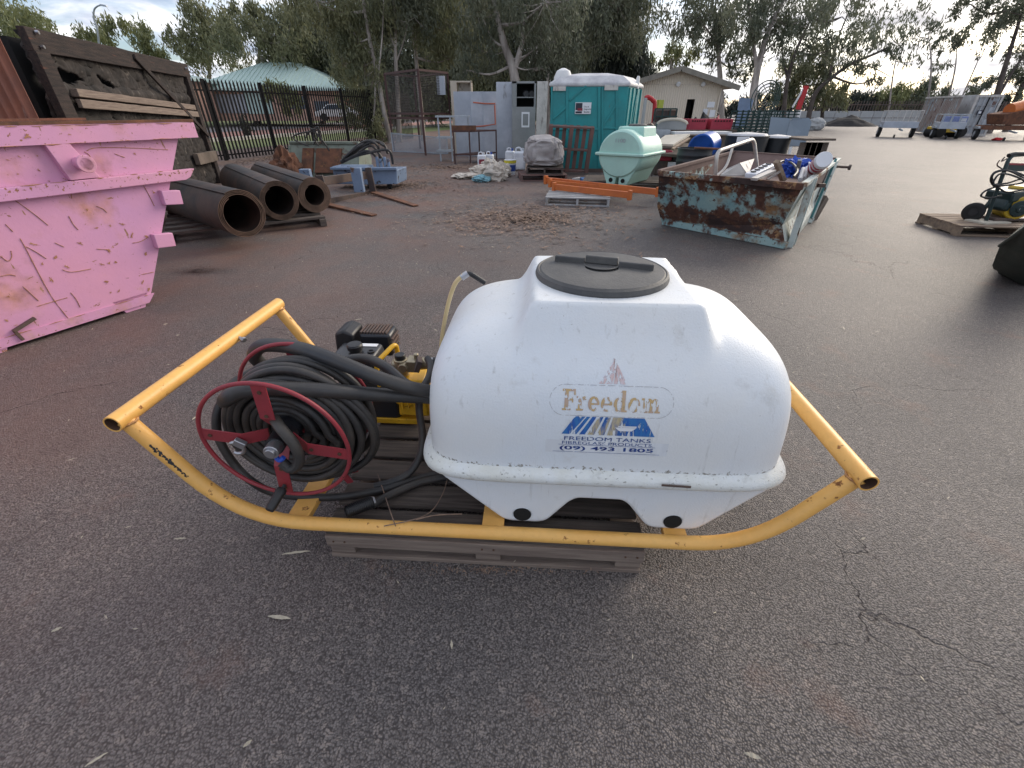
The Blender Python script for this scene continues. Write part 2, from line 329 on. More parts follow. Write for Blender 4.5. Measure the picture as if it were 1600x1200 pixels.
M['bluedrum'] = mat('blue_drum_plastic', (.012, .10, .45), .4); M['darkplastic'] = mat('weathered_black_plastic', (.012, .014, .017), .45, vs=3, c2=(.022, .025, .028))
M['greyplate'] = mat('grey_painted_board', (.16, .20, .24), .5, var=.05, vs=2, spots=[((.5, .52, .55), 3, .72, .03)])
M['oldwood'] = mat('old_grey_brown_board', (.16, .125, .10), .85, vs=2, c2=(.09, .07, .055), bump=1)
M['palewood'] = mat('pale_board', (.60, .55, .46), .7, vs=2, c2=(.48, .44, .36))
M['greenwire'] = mat('dark_green_coated_wire', (.012, .045, .04), .5)
M['solar'] = mat('blue_grey_panel', (.10, .16, .26), .3, vs=4)
M['lime'] = mat('faded_lime_plastic', (.45, .50, .06), .5); M['redpaint'] = mat('bright_red_paint', (.5, .02, .025), .5)
M['alu'] = mat('dull_aluminium_tube', (.55, .52, .48), .4, metal=.5, vs=8)
M['wackyellow'] = mat('yellow_machine_paint', (.62, .42, .03), .4, vs=5, c2=(.5, .33, .03)); M['wackgreen'] = mat('dark_green_machine_paint', (.014, .034, .034), .4, vs=5)
M['canvas'] = mat('dark_green_canvas', (.03, .042, .032), .8, vs=4, c2=(.05, .055, .042), bump=.8, bs=80)
M['blue_item'] = mat('bright_blue_plastic', (.02, .08, .45), .5)
M['straw'] = mat('dry_leaf_litter', (.30, .20, .14), .85, vs=20, c2=(.12, .085, .07), var=.3)
M['paleleaf'] = mat('pale_dry_leaf', (.48, .42, .32), .7, vs=30)
M['bark'] = mat('pale_gum_bark', (.50, .45, .40), .85, vs=1.0, c2=(.20, .17, .15), bump=1.5, bs=8, stretch=(3, 3, .8))
M['darkbark'] = mat('grey_brown_bark', (.13, .105, .09), .9, vs=1.5, c2=(.07, .055, .05), bump=1.5, bs=8)
def leafmat(name, a, b):
    m = bpy.data.materials.new(name); m.use_nodes = True; t = m.node_tree; N, L = t.nodes, t.links; N.clear()
    tcn = N.new('ShaderNodeTexCoord'); n = N.new('ShaderNodeTexNoise'); n.inputs['Scale'].default_value = .9; n.inputs['Detail'].default_value = 5; L.new(tcn.outputs['Object'], n.inputs['Vector'])
    r = N.new('ShaderNodeMapRange'); r.inputs['From Min'].default_value = .35; r.inputs['From Max'].default_value = .65; L.new(n.outputs[0], r.inputs['Value'])
    mx = N.new('ShaderNodeMixRGB'); mx.inputs[1].default_value = (*a, 1); mx.inputs[2].default_value = (*b, 1); L.new(r.outputs[0], mx.inputs[0])
    d = N.new('ShaderNodeBsdfPrincipled'); d.inputs['Roughness'].default_value = .55; L.new(mx.outputs[0], d.inputs['Base Color'])
    tr = N.new('ShaderNodeBsdfTranslucent'); L.new(mx.outputs[0], tr.inputs[0])
    ms = N.new('ShaderNodeMixShader'); ms.inputs[0].default_value = .38; L.new(d.outputs[0], ms.inputs[1]); L.new(tr.outputs[0], ms.inputs[2])
    o = N.new('ShaderNodeOutputMaterial'); L.new(ms.outputs[0], o.inputs[0]); return m
LF = [leafmat('olive_gum_leaves', (.25, .25, .13), (.13, .145, .08)), leafmat('grey_green_gum_leaves', (.19, .20, .13), (.10, .118, .08)),
      leafmat('dark_needle_foliage', (.05, .06, .045), (.03, .038, .03)), leafmat('bright_shrub_leaves', (.26, .27, .12), (.14, .16, .07))]

# asphalt: aggregate chips, red dust, cracks
def asphalt():
    m = bpy.data.materials.new('worn_asphalt_with_red_dust'); m.use_nodes = True; t = m.node_tree; N, L = t.nodes, t.links
    b = N['Principled BSDF']; tcn = N.new('ShaderNodeTexCoord'); O = tcn.outputs['Object']
    def nz(s, d=5, rg=.55, vec=O, dist=0):
        n = N.new('ShaderNodeTexNoise'); n.inputs['Scale'].default_value = s; n.inputs['Detail'].default_value = d; n.inputs['Roughness'].default_value = rg; n.inputs['Distortion'].default_value = dist
        L.new(vec, n.inputs['Vector']); return n
    def rr(src, a, bb, c=0., d=1.):
        r = N.new('ShaderNodeMapRange'); L.new(src, r.inputs['Value'])
        for k, x in zip(('From Min', 'From Max', 'To Min', 'To Max'), (a, bb, c, d)): r.inputs[k].default_value = x
        return r.outputs[0]
    def mx(f, a, bb, mode='MIX'):
        n = N.new('ShaderNodeMixRGB'); n.blend_type = mode
        for i, x in enumerate((f, a, bb)):
            if isinstance(x, (int, float)): n.inputs[i].default_value = x
            elif isinstance(x, tuple): n.inputs[i].default_value = (*x, 1)
            else: L.new(x, n.inputs[i])
        return n.outputs[0]
    def ma(op, a, bb):
        n = N.new('ShaderNodeMath'); n.operation = op
        for i, x in enumerate((a, bb)):
            if isinstance(x, (int, float)): n.inputs[i].default_value = x
            else: L.new(x, n.inputs[i])
        return n.outputs[0]
    w = nz(30, 2); wv = N.new('ShaderNodeMixRGB'); wv.blend_type = 'ADD'; wv.inputs[0].default_value = .018; L.new(O, wv.inputs[1]); L.new(w.outputs['Color'], wv.inputs[2])
    vo = N.new('ShaderNodeTexVoronoi'); vo.inputs['Scale'].default_value = 145; L.new(wv.outputs[0], vo.inputs['Vector'])
    vo2 = N.new('ShaderNodeTexVoronoi'); vo2.inputs['Scale'].default_value = 62; L.new(wv.outputs[0], vo2.inputs['Vector'])
    sc = N.new('ShaderNodeSeparateColor'); L.new(vo.outputs['Color'], sc.inputs[0])
    sc2 = N.new('ShaderNodeSeparateColor'); L.new(vo2.outputs['Color'], sc2.inputs[0])
    chip = mx(rr(sc.outputs[0], 0, 1), (.108, .098, .094), (.222, .200, .190))
    chip = mx(rr(sc2.outputs[1], .88, .93), chip, (.25, .22, .20))
    gap = rr(vo.outputs['Distance'], .35, .75)
    col = mx(gap, chip, (.050, .043, .041))
    broad = nz(.55, 5).outputs[0]
    col = mx(1.0, col, mx(rr(broad, .3, .7), (.76, .755, .765), (1.22, 1.17, 1.12)), 'MULTIPLY')
    # red dust: towards the left side of the yard and under the trees
    sx = N.new('ShaderNodeSeparateXYZ'); L.new(O, sx.inputs[0])
    side = rr(ma('ADD', ma('MULTIPLY', sx.outputs[1], .16), ma('MULTIPLY', sx.outputs[0], -.40)), .3, 2.4)
    dn = rr(nz(.9, 7, .62).outputs[0], .36, .66)
    dust = ma('MULTIPLY', ma('MULTIPLY', side, dn), .85)
    small = ma('MULTIPLY', rr(nz(2.3, 8, .65).outputs[0], .57, .72), .45)
    dust = ma('MAXIMUM', dust, small)
    col = mx(dust, col, mx(rr(nz(40, 4).outputs[0], .3, .7), (.16, .082, .058), (.225, .125, .092)))
    grit = rr(nz(55, 6, .8).outputs[0], .70, .73)
    far = rr(sx.outputs[1], 3.5, 14, 0, .8)
    col = mx(ma('MULTIPLY', grit, .6), col, (.30, .25, .2))
    # sky reflected off the far right yard, painted into the asphalt colour
    sky_sheen = rr(ma('ADD', ma('MULTIPLY', sx.outputs[1], .035), ma('MULTIPLY', sx.outputs[0], .02)), .42, 1.2)
    col = mx(ma('MULTIPLY', sky_sheen, rr(nz(.3, 6).outputs[0], .25, .6, .4, 1.)), col, (.155, .136, .126))
    # old oil stains and scuffed wheel tracks
    oil = rr(nz(.9, 4, .5).outputs[0], .66, .76); col = mx(ma('MULTIPLY', oil, .45), col, (.045, .04, .04))
    tm = N.new('ShaderNodeMapping'); tm.inputs['Rotation'].default_value = (0, 0, .45); tm.inputs['Scale'].default_value = (2.6, .12, 1); L.new(O, tm.inputs[0])
    trk = rr(nz(1.0, 5, .6, tm.outputs[0]).outputs[0], .58, .72); col = mx(ma('MULTIPLY', trk, .22), col, (.06, .053, .051))
    # cracks
    cv = nz(1.2, 5, .6); cw = N.new('ShaderNodeMixRGB'); cw.blend_type = 'ADD'; cw.inputs[0].default_value = .8; L.new(O, cw.inputs[1]); L.new(cv.outputs['Color'], cw.inputs[2])
    ck = N.new('ShaderNodeTexVoronoi'); ck.feature = 'DISTANCE_TO_EDGE'; ck.inputs['Scale'].default_value = .62; L.new(cw.outputs[0], ck.inputs['Vector'])
    crk = ma('MULTIPLY', rr(ck.outputs['Distance'], .004, .0, 0, 1), rr(nz(.8, 3).outputs[0], .47, .57))
    col = mx(ma('MULTIPLY', crk, .6), col, (.02, .01, .01))
    L.new(col, b.inputs['Base Color']); b.inputs['Roughness'].default_value = .58; b.inputs['Specular IOR Level'].default_value = .36
    h = ma('SUBTRACT', ma('MULTIPLY', rr(vo.outputs['Distance'], 0, .8, 1, 0), ma('ADD', ma('MULTIPLY', sc.outputs[1], .7), .5)), ma('MULTIPLY', crk, 1.5))
    h = ma('ADD', h, ma('MULTIPLY', nz(18, 4).outputs[0], .8))
    bn = N.new('ShaderNodeBump'); bn.inputs['Strength'].default_value = .9; bn.inputs['Distance'].default_value = .0045; L.new(h, bn.inputs['Height']); L.new(bn.outputs[0], b.inputs['Normal'])
    return m
M['asphalt'] = asphalt()
M['verge'] = mat('red_brown_dirt', (.19, .12, .09), .9, vs=.8, c2=(.13, .09, .07), bump=1.5, bs=20)
M['grass'] = mat('green_verge_grass', (.12, .17, .045), .9, vs=1, c2=(.16, .16, .07), bump=2, bs=10)
M['redpave'] = mat('red_brick_paving', (.36, .19, .15), .85, vs=1, c2=(.30, .15, .12))
M['kerbmat'] = mat('pale_concrete_kerb', (.52, .50, .46), .8)
M['roadmat'] = mat('grey_road', (.20, .18, .18), .8)

# ================================================================== SETTING
def sheet(name, pts, z, m, label=None):
    o = MB().add([(x, y, z) for x, y in pts], [tuple(range(len(pts)))]).build(name, m, smooth=0)
    tag(o, kind='structure'); return o
sheet('ground', [(-600, -200), (600, -200), (600, 900), (-600, 900)], 0, M['asphalt'])
FA, FB = Vector((-11.9, 12.3, 0)), Vector((-6.2, 31.8, 0))     # palisade fence line on the left
fd = (FB-FA).normalized(); fn = Vector((-fd.y, fd.x, 0))
def band(name, o0, o1, z, m, z1=None):
    a, b = FA-fd*30, FB+fd*90
    p = [a+fn*o0, b+fn*o0, b+fn*o1, a+fn*o1]
    o = MB().add([(q.x, q.y, z if i < 2 or z1 is None else z1) for i, q in enumerate(p)], [(0, 1, 2, 3)]).build(name, m, smooth=0)
    return tag(o, kind='structure')
band('dirt_verge', -1.0, 4.0, .004, M['verge'])
band('grass_verge', 4.0, 9.5, .008, M['grass'])
band('brick_path', 9.7, 20, .012, M['redpave'])
band('road', 20, 31, .016, M['roadmat'])
band('far_lawn', 31, 60, .020, M['grass'], .95)
k = MB().bar(FA-fd*30+fn*9.6+Vector((0,0,.10)), FB+fd*90+fn*9.6+Vector((0,0,.10)), .35, .2).build('kerb', M['kerbmat']); tag(k, kind='structure')

# ------------------------------------------------------------------ trees
def tree(Y, trunk, r0, blobs, leaf, label, bark='bark', name='gum_tree', cat='tree', group='trees around the yard', cover=3.6, droop=.8, lsz=1.22, extra=()):
    rt = np.random.RandomState(int(abs(trunk[0][0])*7+Y*13) % 99991)
    P = [at(u, v, Y) for u, v in trunk]; P[0].z = 0
    base = Vector((P[0].x, Y, 0)); t = thing(name, label, cat, base, 0, group)
    k = Y/810.0
    T = smooth_path([p-base for p in P], 5); n = len(T)
    mb = MB(); mb.tube(T, [r0*(1-.72*i/(n-1))*(1.35 if i == 0 else 1) for i in range(n)], 8)
    V = []
    for (u, v, ru, rv) in blobs:
        c = at(u, v, Y)-base; c.y += rt.uniform(-.5, .5)*ru*k
        a, b = ru*k, rv*k
        # limb into the clump
        low = T[int(n*.45):] or T
        j = min(low, key=lambda q: (q-c).length+max(0, q.z-c.z)*1.5)
        mid = (j+c)*.5+Vector((0, rt.uniform(-.3, .3)*a, -.12*(c-j).length))
        d0 = max(.02, min(r0*.45, .035*(c-j).length))
        mb.tube(smooth_path([j, mid, c], 4), [d0*(1-.75*q/8) for q in range(9)], 5)
        nc = max(5, int(ru*rv/55)); nl = int(math.pi*ru*rv*cover*1.75/(8.5*lsz*lsz)); per = max(6, nl//nc)
        for q in range(nc):
            d = rt.normal(size=3); d /= np.linalg.norm(d)+1e-9; rr = rt.uniform(.35, 1)**.5
            cc = np.array([c.x+d[0]*a*rr, c.y+d[1]*a*.9*rr, c.z+d[2]*b*rr])
            if q % 3 == 0: mb.tube([c, Vector(cc)*.5+c*.5+Vector((0, 0, -.05*a)), Vector(cc)], [d0*.35, d0*.25, d0*.12], 4, caps=False)
            rc = max(.35*k*18, .40*math.sqrt(a*b))
            p = cc+rt.normal(size=(per, 3))*np.array([rc*.55, rc*.55, rc*(.45+.45*droop)])*.75
            L = (.0068*Y*lsz)*rt.uniform(.6, 1.35, (per, 1)); Wd = (.0019*Y*lsz)*rt.uniform(.7, 1.3, (per, 1))
            dr = rt.normal(size=(per, 3))*(1.15-droop*.75)+np.array([.12, 0, -droop*1.3]); dr /= np.linalg.norm(dr, axis=1, keepdims=True)
            w = rt.normal(size=(per, 3)); w -= dr*(w*dr).sum(1, keepdims=True); w /= np.linalg.norm(w, axis=1, keepdims=True)
            V.append(np.stack([p-dr*L*.5, p+w*Wd*.5, p+dr*L*.5, p-w*Wd*.5], 1).reshape(-1, 3))
    for path, rr in extra:
        Q = smooth_path([at(u, v, Y)-base for u, v in path], 5); mb.tube(Q, [rr*(1-.7*i/(len(Q)-1)) for i in range(len(Q))], 6)
    mb.build('trunk', M[bark], t, smooth=60, fix=False)
    A = np.concatenate(V).astype(np.float32); m = bpy.data.meshes.new('crown'); nv = len(A); nf = nv//4
    m.vertices.add(nv); m.vertices.foreach_set('co', A.ravel()); m.loops.add(nv); m.loops.foreach_set('vertex_index', np.arange(nv, dtype=np.int32))
    m.polygons.add(nf); m.polygons.foreach_set('loop_start', np.arange(0, nv, 4, dtype=np.int32)); m.polygons.foreach_set('loop_total', np.full(nf, 4, np.int32))
    m.update(); m.materials.append(LF[leaf]); o = bpy.data.objects.new('crown', m); C.objects.link(o); o.parent = t
    return t
GT = 'gum trees beyond the left fence'; RT = 'trees along the right boundary'
# far left
tree(60, [(10, 190), (15, 60)], .3, [(5, 38, 45, 24), (45, 50, 40, 22), (-40, 45, 50, 35), (75, 66, 22, 12)], 3, 'rounded green tree at far left above the charred panel', group=GT)
tree(64, [(122, 190), (135, 70)], .2, [(135, 55, 26, 12), (150, 66, 20, 12)], 3, 'low sparse tree beside the curved street lamp', group=GT, cover=2.4)
tree(70, [(215, 190), (218, 80)], .3, [(190, 55, 24, 18), (225, 62, 30, 22), (245, 72, 24, 16), (165, 68, 20, 12)], 3, 'bushy pair-crowned tree just right of the curved street lamp', group=GT)
tree(70, [(330, 190), (325, 60)], .35, [(310, 38, 32, 24), (350, 55, 34, 26), (298, 68, 26, 26), (345, 88, 50, 26), (275, 70, 16, 18)], 0, 'tall green tree left of the house roof peak', group=GT, cover=4.2)
tree(62, [(400, 190), (405, 60)], .35, [(395, 30, 26, 16), (420, 45, 36, 26), (395, 66, 46, 26), (455, 62, 38, 36), (450, 85, 50, 26)], 0, 'tall green tree directly behind the house roof', group=GT, cover=4.4)
tree(66, [(505, 195), (500, 60)], .35, [(490, 55, 44, 40), (520, 85, 44, 50), (475, 85, 40, 30), (530, 120, 40, 40), (560, 110, 50, 50)], 1, 'dark grey green tree right of the house', group=GT, cover=5)
# wall of trees behind
for i, (u, w, lab) in enumerate([(620, 70, 'dense background tree behind the three white trunks'), (720, 70, 'dense background tree behind the beige cabinet'),
        (830, 75, 'dense background tree behind the silver locker'), (925, 65, 'dense background tree behind the portable toilet')]):
    tree(56+i*2, [(u, 195), (u+6, 60)], .35, [(u-40, 20, w*.8, 42), (u+35, 10, w*.8, 45), (u, 75, w, 45), (u-30, 130, w, 34), (u+35, 125, w*.9, 32), (u, 160, w, 18)], [1, 0, 1, 0][i], lab, group=GT, cover=5.2)
# near droopy gums with white trunks
tree(27.5, [(612, 232), (603, 190), (590, 120), (577, 60), (566, -10), (560, -70)], .16,
     [(500, 5, 52, 28), (560, 0, 60, 40), (545, 60, 42, 34), (570, 120, 28, 36), (555, 165, 32, 26), (585, 190, 20, 26), (470, -25, 50, 30), (530, 95, 30, 30)], 0,
     'leaning white-trunked gum with drooping leaves left of the cage', group=GT, extra=[([(590, 120), (597, 60), (600, -20)], .06), ([(583, 90), (552, 50), (540, 10)], .05)], cover=3.4)
tree(28.5, [(625, 228), (622, 160), (618, 90), (617, 30), (612, -60)], .15, [(620, -10, 45, 30), (650, 30, 35, 26), (590, 30, 30, 24), (640, -40, 60, 30)], 1,
     'straight white-trunked gum seen through the cage', group=GT, extra=[([(618, 100), (632, 60), (640, 10)], .05), ([(619, 80), (606, 40), (604, 0)], .05)], cover=3)
tree(29.5, [(662, 222), (657, 160), (650, 90), (646, 20), (648, -60)], .15, [(670, 0, 50, 34), (700, 40, 44, 36), (680, 80, 34, 26), (720, 85, 36, 30), (690, -35, 60, 30)], 0,
     'pale trunked gum behind the right side of the cage', group=GT, cover=3.2)
tree(26, [(808, 215), (806, 150), (802, 110), (788, 70), (778, 30), (765, -30)], .30,
     [(745, 20, 44, 34), (790, -10, 55, 36), (850, 10, 60, 42), (760, 80, 38, 30), (850, 60, 46, 34), (880, 90, 34, 26), (730, 110, 30, 22), (840, 105, 28, 16)], 1,
     'large mottled gum rising behind the grey cabinets', group=GT, extra=[([(803, 112), (815, 70), (822, 20), (835, -30)], .16), ([(790, 75), (770, 62), (755, 30)], .07), ([(800, 105), (812, 96), (842, 70)], .06)], cover=3)
tree(30, [(858, 210), (856, 150), (858, 80), (862, 0)], .12, [(905, -5, 60, 36), (930, 40, 52, 34), (960, 10, 50, 34), (900, 80, 40, 26), (975, 55, 32, 26), (985, -10, 40, 24)], 1,
     'slender gum trunk left of the portable toilet with dark hanging crown', group=GT, cover=4)
tree(32, [(985, 215), (983, 120)], .15, [(975, 85, 32, 28), (990, 115, 30, 30), (968, 135, 34, 32), (1000, 140, 20, 28), (960, 105, 28, 30), (985, 165, 30, 20)], 2,
     'dark dense needle-leaved tree behind the portable toilet', 'darkbark', 'casuarina_tree', group=GT, cover=7, droop=1)
# right side
tree(48, [(1052, 200), (1050, 120), (1048, 90)], .25, [(1040, 92, 26, 10), (1015, 98, 18, 8), (1070, 85, 30, 14)], 3, 'low green tree peeping over the left end of the shed roof', group=RT)
tree(46, [(1128, 205), (1125, 120), (1120, 60), (1112, 0)], .28, [(1075, 20, 42, 26), (1120, 0, 50, 30), (1095, 60, 36, 22), (1140, 75, 32, 26), (1130, 40, 30, 22), (1160, 105, 22, 22)], 1,
     'grey gum standing behind the shed roof', group=RT, cover=2.8, extra=[([(1120, 70), (1100, 40), (1075, 20)], .1), ([(1122, 90), (1140, 50), (1150, 10)], .1)])
tree(38, [(1173, 205), (1178, 140), (1188, 90), (1204, 40), (1225, 0)], .33, [(1190, 15, 44, 28), (1235, 5, 52, 32), (1160, 45, 30, 22), (1225, 50, 36, 22), (1270, 25, 34, 20)], 1,
     'thick pale trunked gum right of the shed', group=RT, cover=2.6, extra=[([(1183, 110), (1176, 60), (1168, 0)], .15), ([(1190, 85), (1225, 55), (1262, 40)], .08)])
tree(44, [(1225, 200), (1228, 140), (1240, 90), (1262, 40), (1290, -10)], .2, [(1290, 0, 46, 24), (1320, 25, 34, 18), (1270, 60, 30, 18), (1240, 85, 22, 18), (1300, 75, 28, 16)], 1,
     'dark gum leaning right behind the wire basket', 'darkbark', group=RT, cover=2.2, extra=[([(1232, 125), (1222, 80), (1228, 30)], .1), ([(1245, 85), (1285, 60), (1330, 40)], .08)])
tree(50, [(1262, 195), (1272, 150), (1295, 125), (1330, 100), (1365, 85), (1392, 72)], .24, [(1330, 70, 32, 18), (1370, 60, 30, 16), (1345, 108, 30, 12), (1300, 100, 26, 18), (1400, 85, 20, 12), (1380, 120, 22, 8)], 1,
     'long low leaning gum reaching out towards the right', 'darkbark', group=RT, cover=1.9, extra=[([(1295, 125), (1310, 60), (1330, 10)], .12), ([(1330, 100), (1362, 105), (1395, 122)], .07)])
tree(52, [(1285, 195), (1288, 130), (1292, 70)], .2, [(1265, 135, 34, 26), (1295, 150, 32, 18), (1240, 120, 22, 26), (1275, 100, 26, 22), (1225, 150, 20, 16)], 0,
     'dense mid green tree behind the red and white post', 'darkbark', group=RT, cover=4.5)
for i, (u, v, ru, rv, lab) in enumerate([(1400, 152, 34, 16, 'rounded olive bush above the far pale wall'), (1440, 148, 32, 20, 'taller olive bush left of the containers'), (1340, 158, 32, 12, 'low dark bush behind the black heap')]):
    tree(78, [(u, 180), (u+2, v)], .15, [(u-ru*.4, v+3, ru*.7, rv*.9), (u+ru*.4, v, ru*.7, rv), (u, v+6, ru, rv*.7)], [3, 1, 2][i], lab, 'darkbark', 'bush', 'bush', RT, cover=5)
tree(60, [(1458, 165), (1455, 110), (1451, 60)], .13, [(1447, 40, 30, 14), (1425, 62, 22, 10), (1465, 30, 22, 12)], 1, 'thin sapling with a sparse crown left of two others', group=RT, cover=1.1)
tree(62, [(1486, 160), (1490, 120), (1495, 80)], .13, [(1500, 62, 26, 14), (1482, 72, 16, 10), (1470, 100, 14, 7)], 1, 'middle thin sapling with a clumped crown above the container', group=RT, cover=2.6)
tree(61, [(1500, 160), (1515, 125), (1528, 95)], .12, [(1530, 78, 18, 12), (1545, 60, 20, 10), (1520, 40, 20, 10)], 1, 'thin sapling leaning right above the container', group=RT, cover=1.2)
tree(40, [(1545, 200), (1560, 140), (1578, 80), (1600, 10)], .25, [(1560, 20, 36, 20), (1590, 40, 30, 20), (1540, 135, 22, 14), (1520, 145, 14, 10), (1600, 80, 22, 16), (1575, -10, 50, 22), (1525, 5, 24, 14)], 1,
     'dark gum leaning right at the right edge of the yard', 'darkbark', group=RT, cover=2.6, droop=.5, extra=[([(1560, 150), (1590, 100), (1625, 60)], .12)])
tree(43, [(1575, 200), (1590, 150), (1612, 110), (1640, 60)], .22, [(1590, 125, 26, 16), (1625, 110, 30, 20), (1650, 60, 40, 30), (1575, 150, 18, 8)], 1,
     'low spreading gum half cut off by the right edge', 'darkbark', group=RT, cover=3, droop=.5)
tree(66, [(1390, 185), (1395, 120), (1405, 70)], .12, [(1400, 50, 34, 12), (1430, 92, 22, 9), (1380, 30, 26, 12), (1420, 15, 34, 12)], 1, 'wispy open crowned gum right of the leaning one', group=RT, cover=1.0)

def mass(Y, blobs, leaf, label, name):
    t_ = tree(Y, [(blobs[0][0], 180), (blobs[0][0], 165)], .05, blobs, leaf, label, name=name, cat='bushes', group='', cover=4.5)
    for c in list(t_.children):
        if c.name.startswith('crown'): c.parent = None; c.location = t_.location; c.name = name; c['label'] = label; c['category'] = 'bushes'; c['kind'] = 'stuff'
        else: bpy.data.objects.remove(c)
    bpy.data.objects.remove(t_)
mass(82, [(u, 166+(u*7 % 5), 26, 9+(u*13 % 7)) for u in range(1030, 1640, 22)], 2, 'low dark scrub along the horizon behind the far wall', 'distant_scrub')
mass(90, [(u, 160+(u*7 % 9), 34, 16+(u*13 % 9)) for u in range(-60, 1030, 30)], 1, 'dense distant scrub behind the house and lockers', 'distant_scrub')

# ------------------------------------------------------------------ palisade fence, left
t = thing('palisade_fence', 'tall black palisade fence with pointed pickets along the left side of the yard', 'fence', FA)
run = (FB-FA).length; H_F = 2.42
rail = MB().bar((0,0,0), (fd*run), .04, .045)
r1 = rail.build('rail', M['fence_black'], t, loc=(0, 0, .18)); rep(r1, t, (0, 0, 2.12))
pk = MB(); pk.prism([(-.037, 0), (.037, 0), (.037, H_F-.1), (0, H_F), (-.037, H_F-.1)], -.008, .008)
ang = math.atan2(fd.y, fd.x); src = None; n = int(run/.165)
for i in range(n):
    p = fd*(.165*i)-fn*.03
    if not src: src = pk.build('picket', M['fence_black'], t, loc=(p.x, p.y, .04), rot=(0, 0, ang), smooth=0)
    else: rep(src, t, (p.x, p.y, .04), (0, rnd.uniform(-.004, .004), ang))
ps = None
for s_ in np.arange(.6, run, 2.55):
    p = fd*s_+fn*.04
    if not ps: ps = MB().box((0, 0, 1.22), (.1, .1, 2.44)).build('post', M['fence_black'], t, loc=(p.x, p.y, 0), rot=(0, 0, ang), bevel=.006)
    else: rep(ps, t, (p.x, p.y, 0))

# ------------------------------------------------------------------ house beyond the fence
Yh = 56.0
def hp(u, v, dy=0): p = at(u, v, Yh+dy); return p
hb = hp(420, 178); base = Vector((hb.x, Yh, .55)); t = thing('house', 'pink brick house with a pale green hipped roof beyond the palisade fence', 'house', base)
L_ = lambda p: p-base
xl, xr = L_(hp(308, 150)).x, L_(hp(535, 150)).x; ze = L_(hp(380, 138)).z; za = L_(hp(400, 90)).z
wl_ = MB().box(((xl+xr)/2, 5, ze/2), (xr-xl-.8, 9.4, ze)).build('wall', M['brick_wall'], t)
rx0, rx1 = L_(hp(376, 95)).x, L_(hp(436, 103)).x
roof = MB(); e = .7
pts = [Vector((xl-e, -e, ze)), Vector((xr+e, -e, ze)), Vector((xr+e, 10+e, ze)), Vector((xl-e, 10+e, ze)), Vector((rx0, 5, za)), Vector((rx1, 5, za))]
roof.add(pts+[p-Vector((0, 0, .22)) for p in pts[:4]], [(0,1,5,4), (1,2,5), (2,3,4,5), (3,0,4), (6,7,1,0), (7,8,2,1), (8,9,3,2), (9,6,0,3), (9,8,7,6)])
rf = roof.build('roof', M['green_roof'], t, smooth=0)
for i in range(34):
    x = xl-e+.3+i*(xr-xl+2*e-.6)/33
    f = min((x-(xl-e))/(rx0-xl+e), (xr+e-x)/(xr+e-rx1), 1)
    MB().bar((x, -e, ze+.03), (x, -e+f*(5+e), ze+.03+f*(za-ze)), .05, .05).build('roof_rib', M['green_roof'], rf, smooth=0)
rv = MB().lathe([(.16, 0), (.16, .25), (.3, .28), (.3, .5), (.1, .6)], 12).build('roof_vent', M['shed_roof'], rf, loc=(rx0, 5, za-.05)); rep(rv, rf, (rx1-1.4, 5, za-.05))
def door(u0, v0, u1, v1, name, m):
    a, b = L_(hp(u0, v1)), L_(hp(u1, v0)); w_ = b.x-a.x; h_ = b.z-max(a.z, 0.02)
    MB().box(((a.x+b.x)/2, .27, max(a.z, .02)+h_/2), (w_, .08, h_)).build(name, m, t)
door(343, 147, 380, 177, 'garage_door', M['galv']); door(386, 143, 418, 178, 'water_tank_screen', M['teal_dark'] if False else M['green_roof'])
door(492, 158, 512, 176, 'window', M['glass']); door(452, 150, 478, 170, 'window', M['glass'])
ga = L_(hp(296, 124)); gb = L_(hp(333, 136))
MB().box(((ga.x+gb.x)/2, -2.2, ga.z/2), (gb.x-ga.x, 3.6, ga.z)).build('wing_wall', M['brick_wall'], t)
gw = MB(); gw.prism([(ga.x-3, ga.z-.3), (ga.x-.2, ga.z+.45), (gb.x+.7, ga.z-.15), (gb.x+.7, ga.z-.35), (ga.x-.2, ga.z+.2), (ga.x-3, ga.z-.5)], -4.4, .2).build('wing_roof', M['green_roof'], t, smooth=0)
vb = at(432, 150, 48); vb.z = 0
t = tree(48, [(445, 190), (440, 165)], .12, [(440, 155, 24, 18), (425, 140, 20, 8), (455, 160, 16, 16), (415, 150, 10, 12)], 3, 'yellow green shrub in front of the house', 'darkbark', 'garden_shrub', 'shrub', 'garden shrubs', cover=4)
tree(36, [(383, 208), (382, 200)], .05, [(382, 197, 8, 9), (386, 203, 6, 6)], 2, 'small dark shrub on the grass strip behind the fence', 'darkbark', 'garden_shrub', 'shrub', 'garden shrubs', cover=5)
# parked white car by the house
def car(loc, rz, label):
    t = thing('parked_car', label, 'car', loc, rz)
    prof = [(-2.1, .35), (-2.15, .8), (-1.5, .95), (-.9, 1.45), (.7, 1.5), (1.5, 1.0), (2.1, .9), (2.15, .35)]
    MB().prism(prof, -.85, .85).build('body', M['car_white'], t, bevel=.06)
    for s_ in (-1, 1): MB().prism([(-1.3, 1.0), (-.85, 1.38), (.6, 1.42), (1.25, 1.0)], s_*.86-.01, s_*.86+.01).build('window', M['glass'], t)
    w = None
    for x in (-1.35, 1.35):
        for y in (-.8, .8):
            if not w: w = MB().cyl((0, -.11, 0), (0, .11, 0), .34, n=20).build('wheel', M['tyre'], t, loc=(x, y, .34), bevel=.02)
            else: rep(w, t, (x, y, .34))
    return t
car((at(530, 165, 54).x, 53.2, .62), R(15), 'white car parked under the right eave of the house')
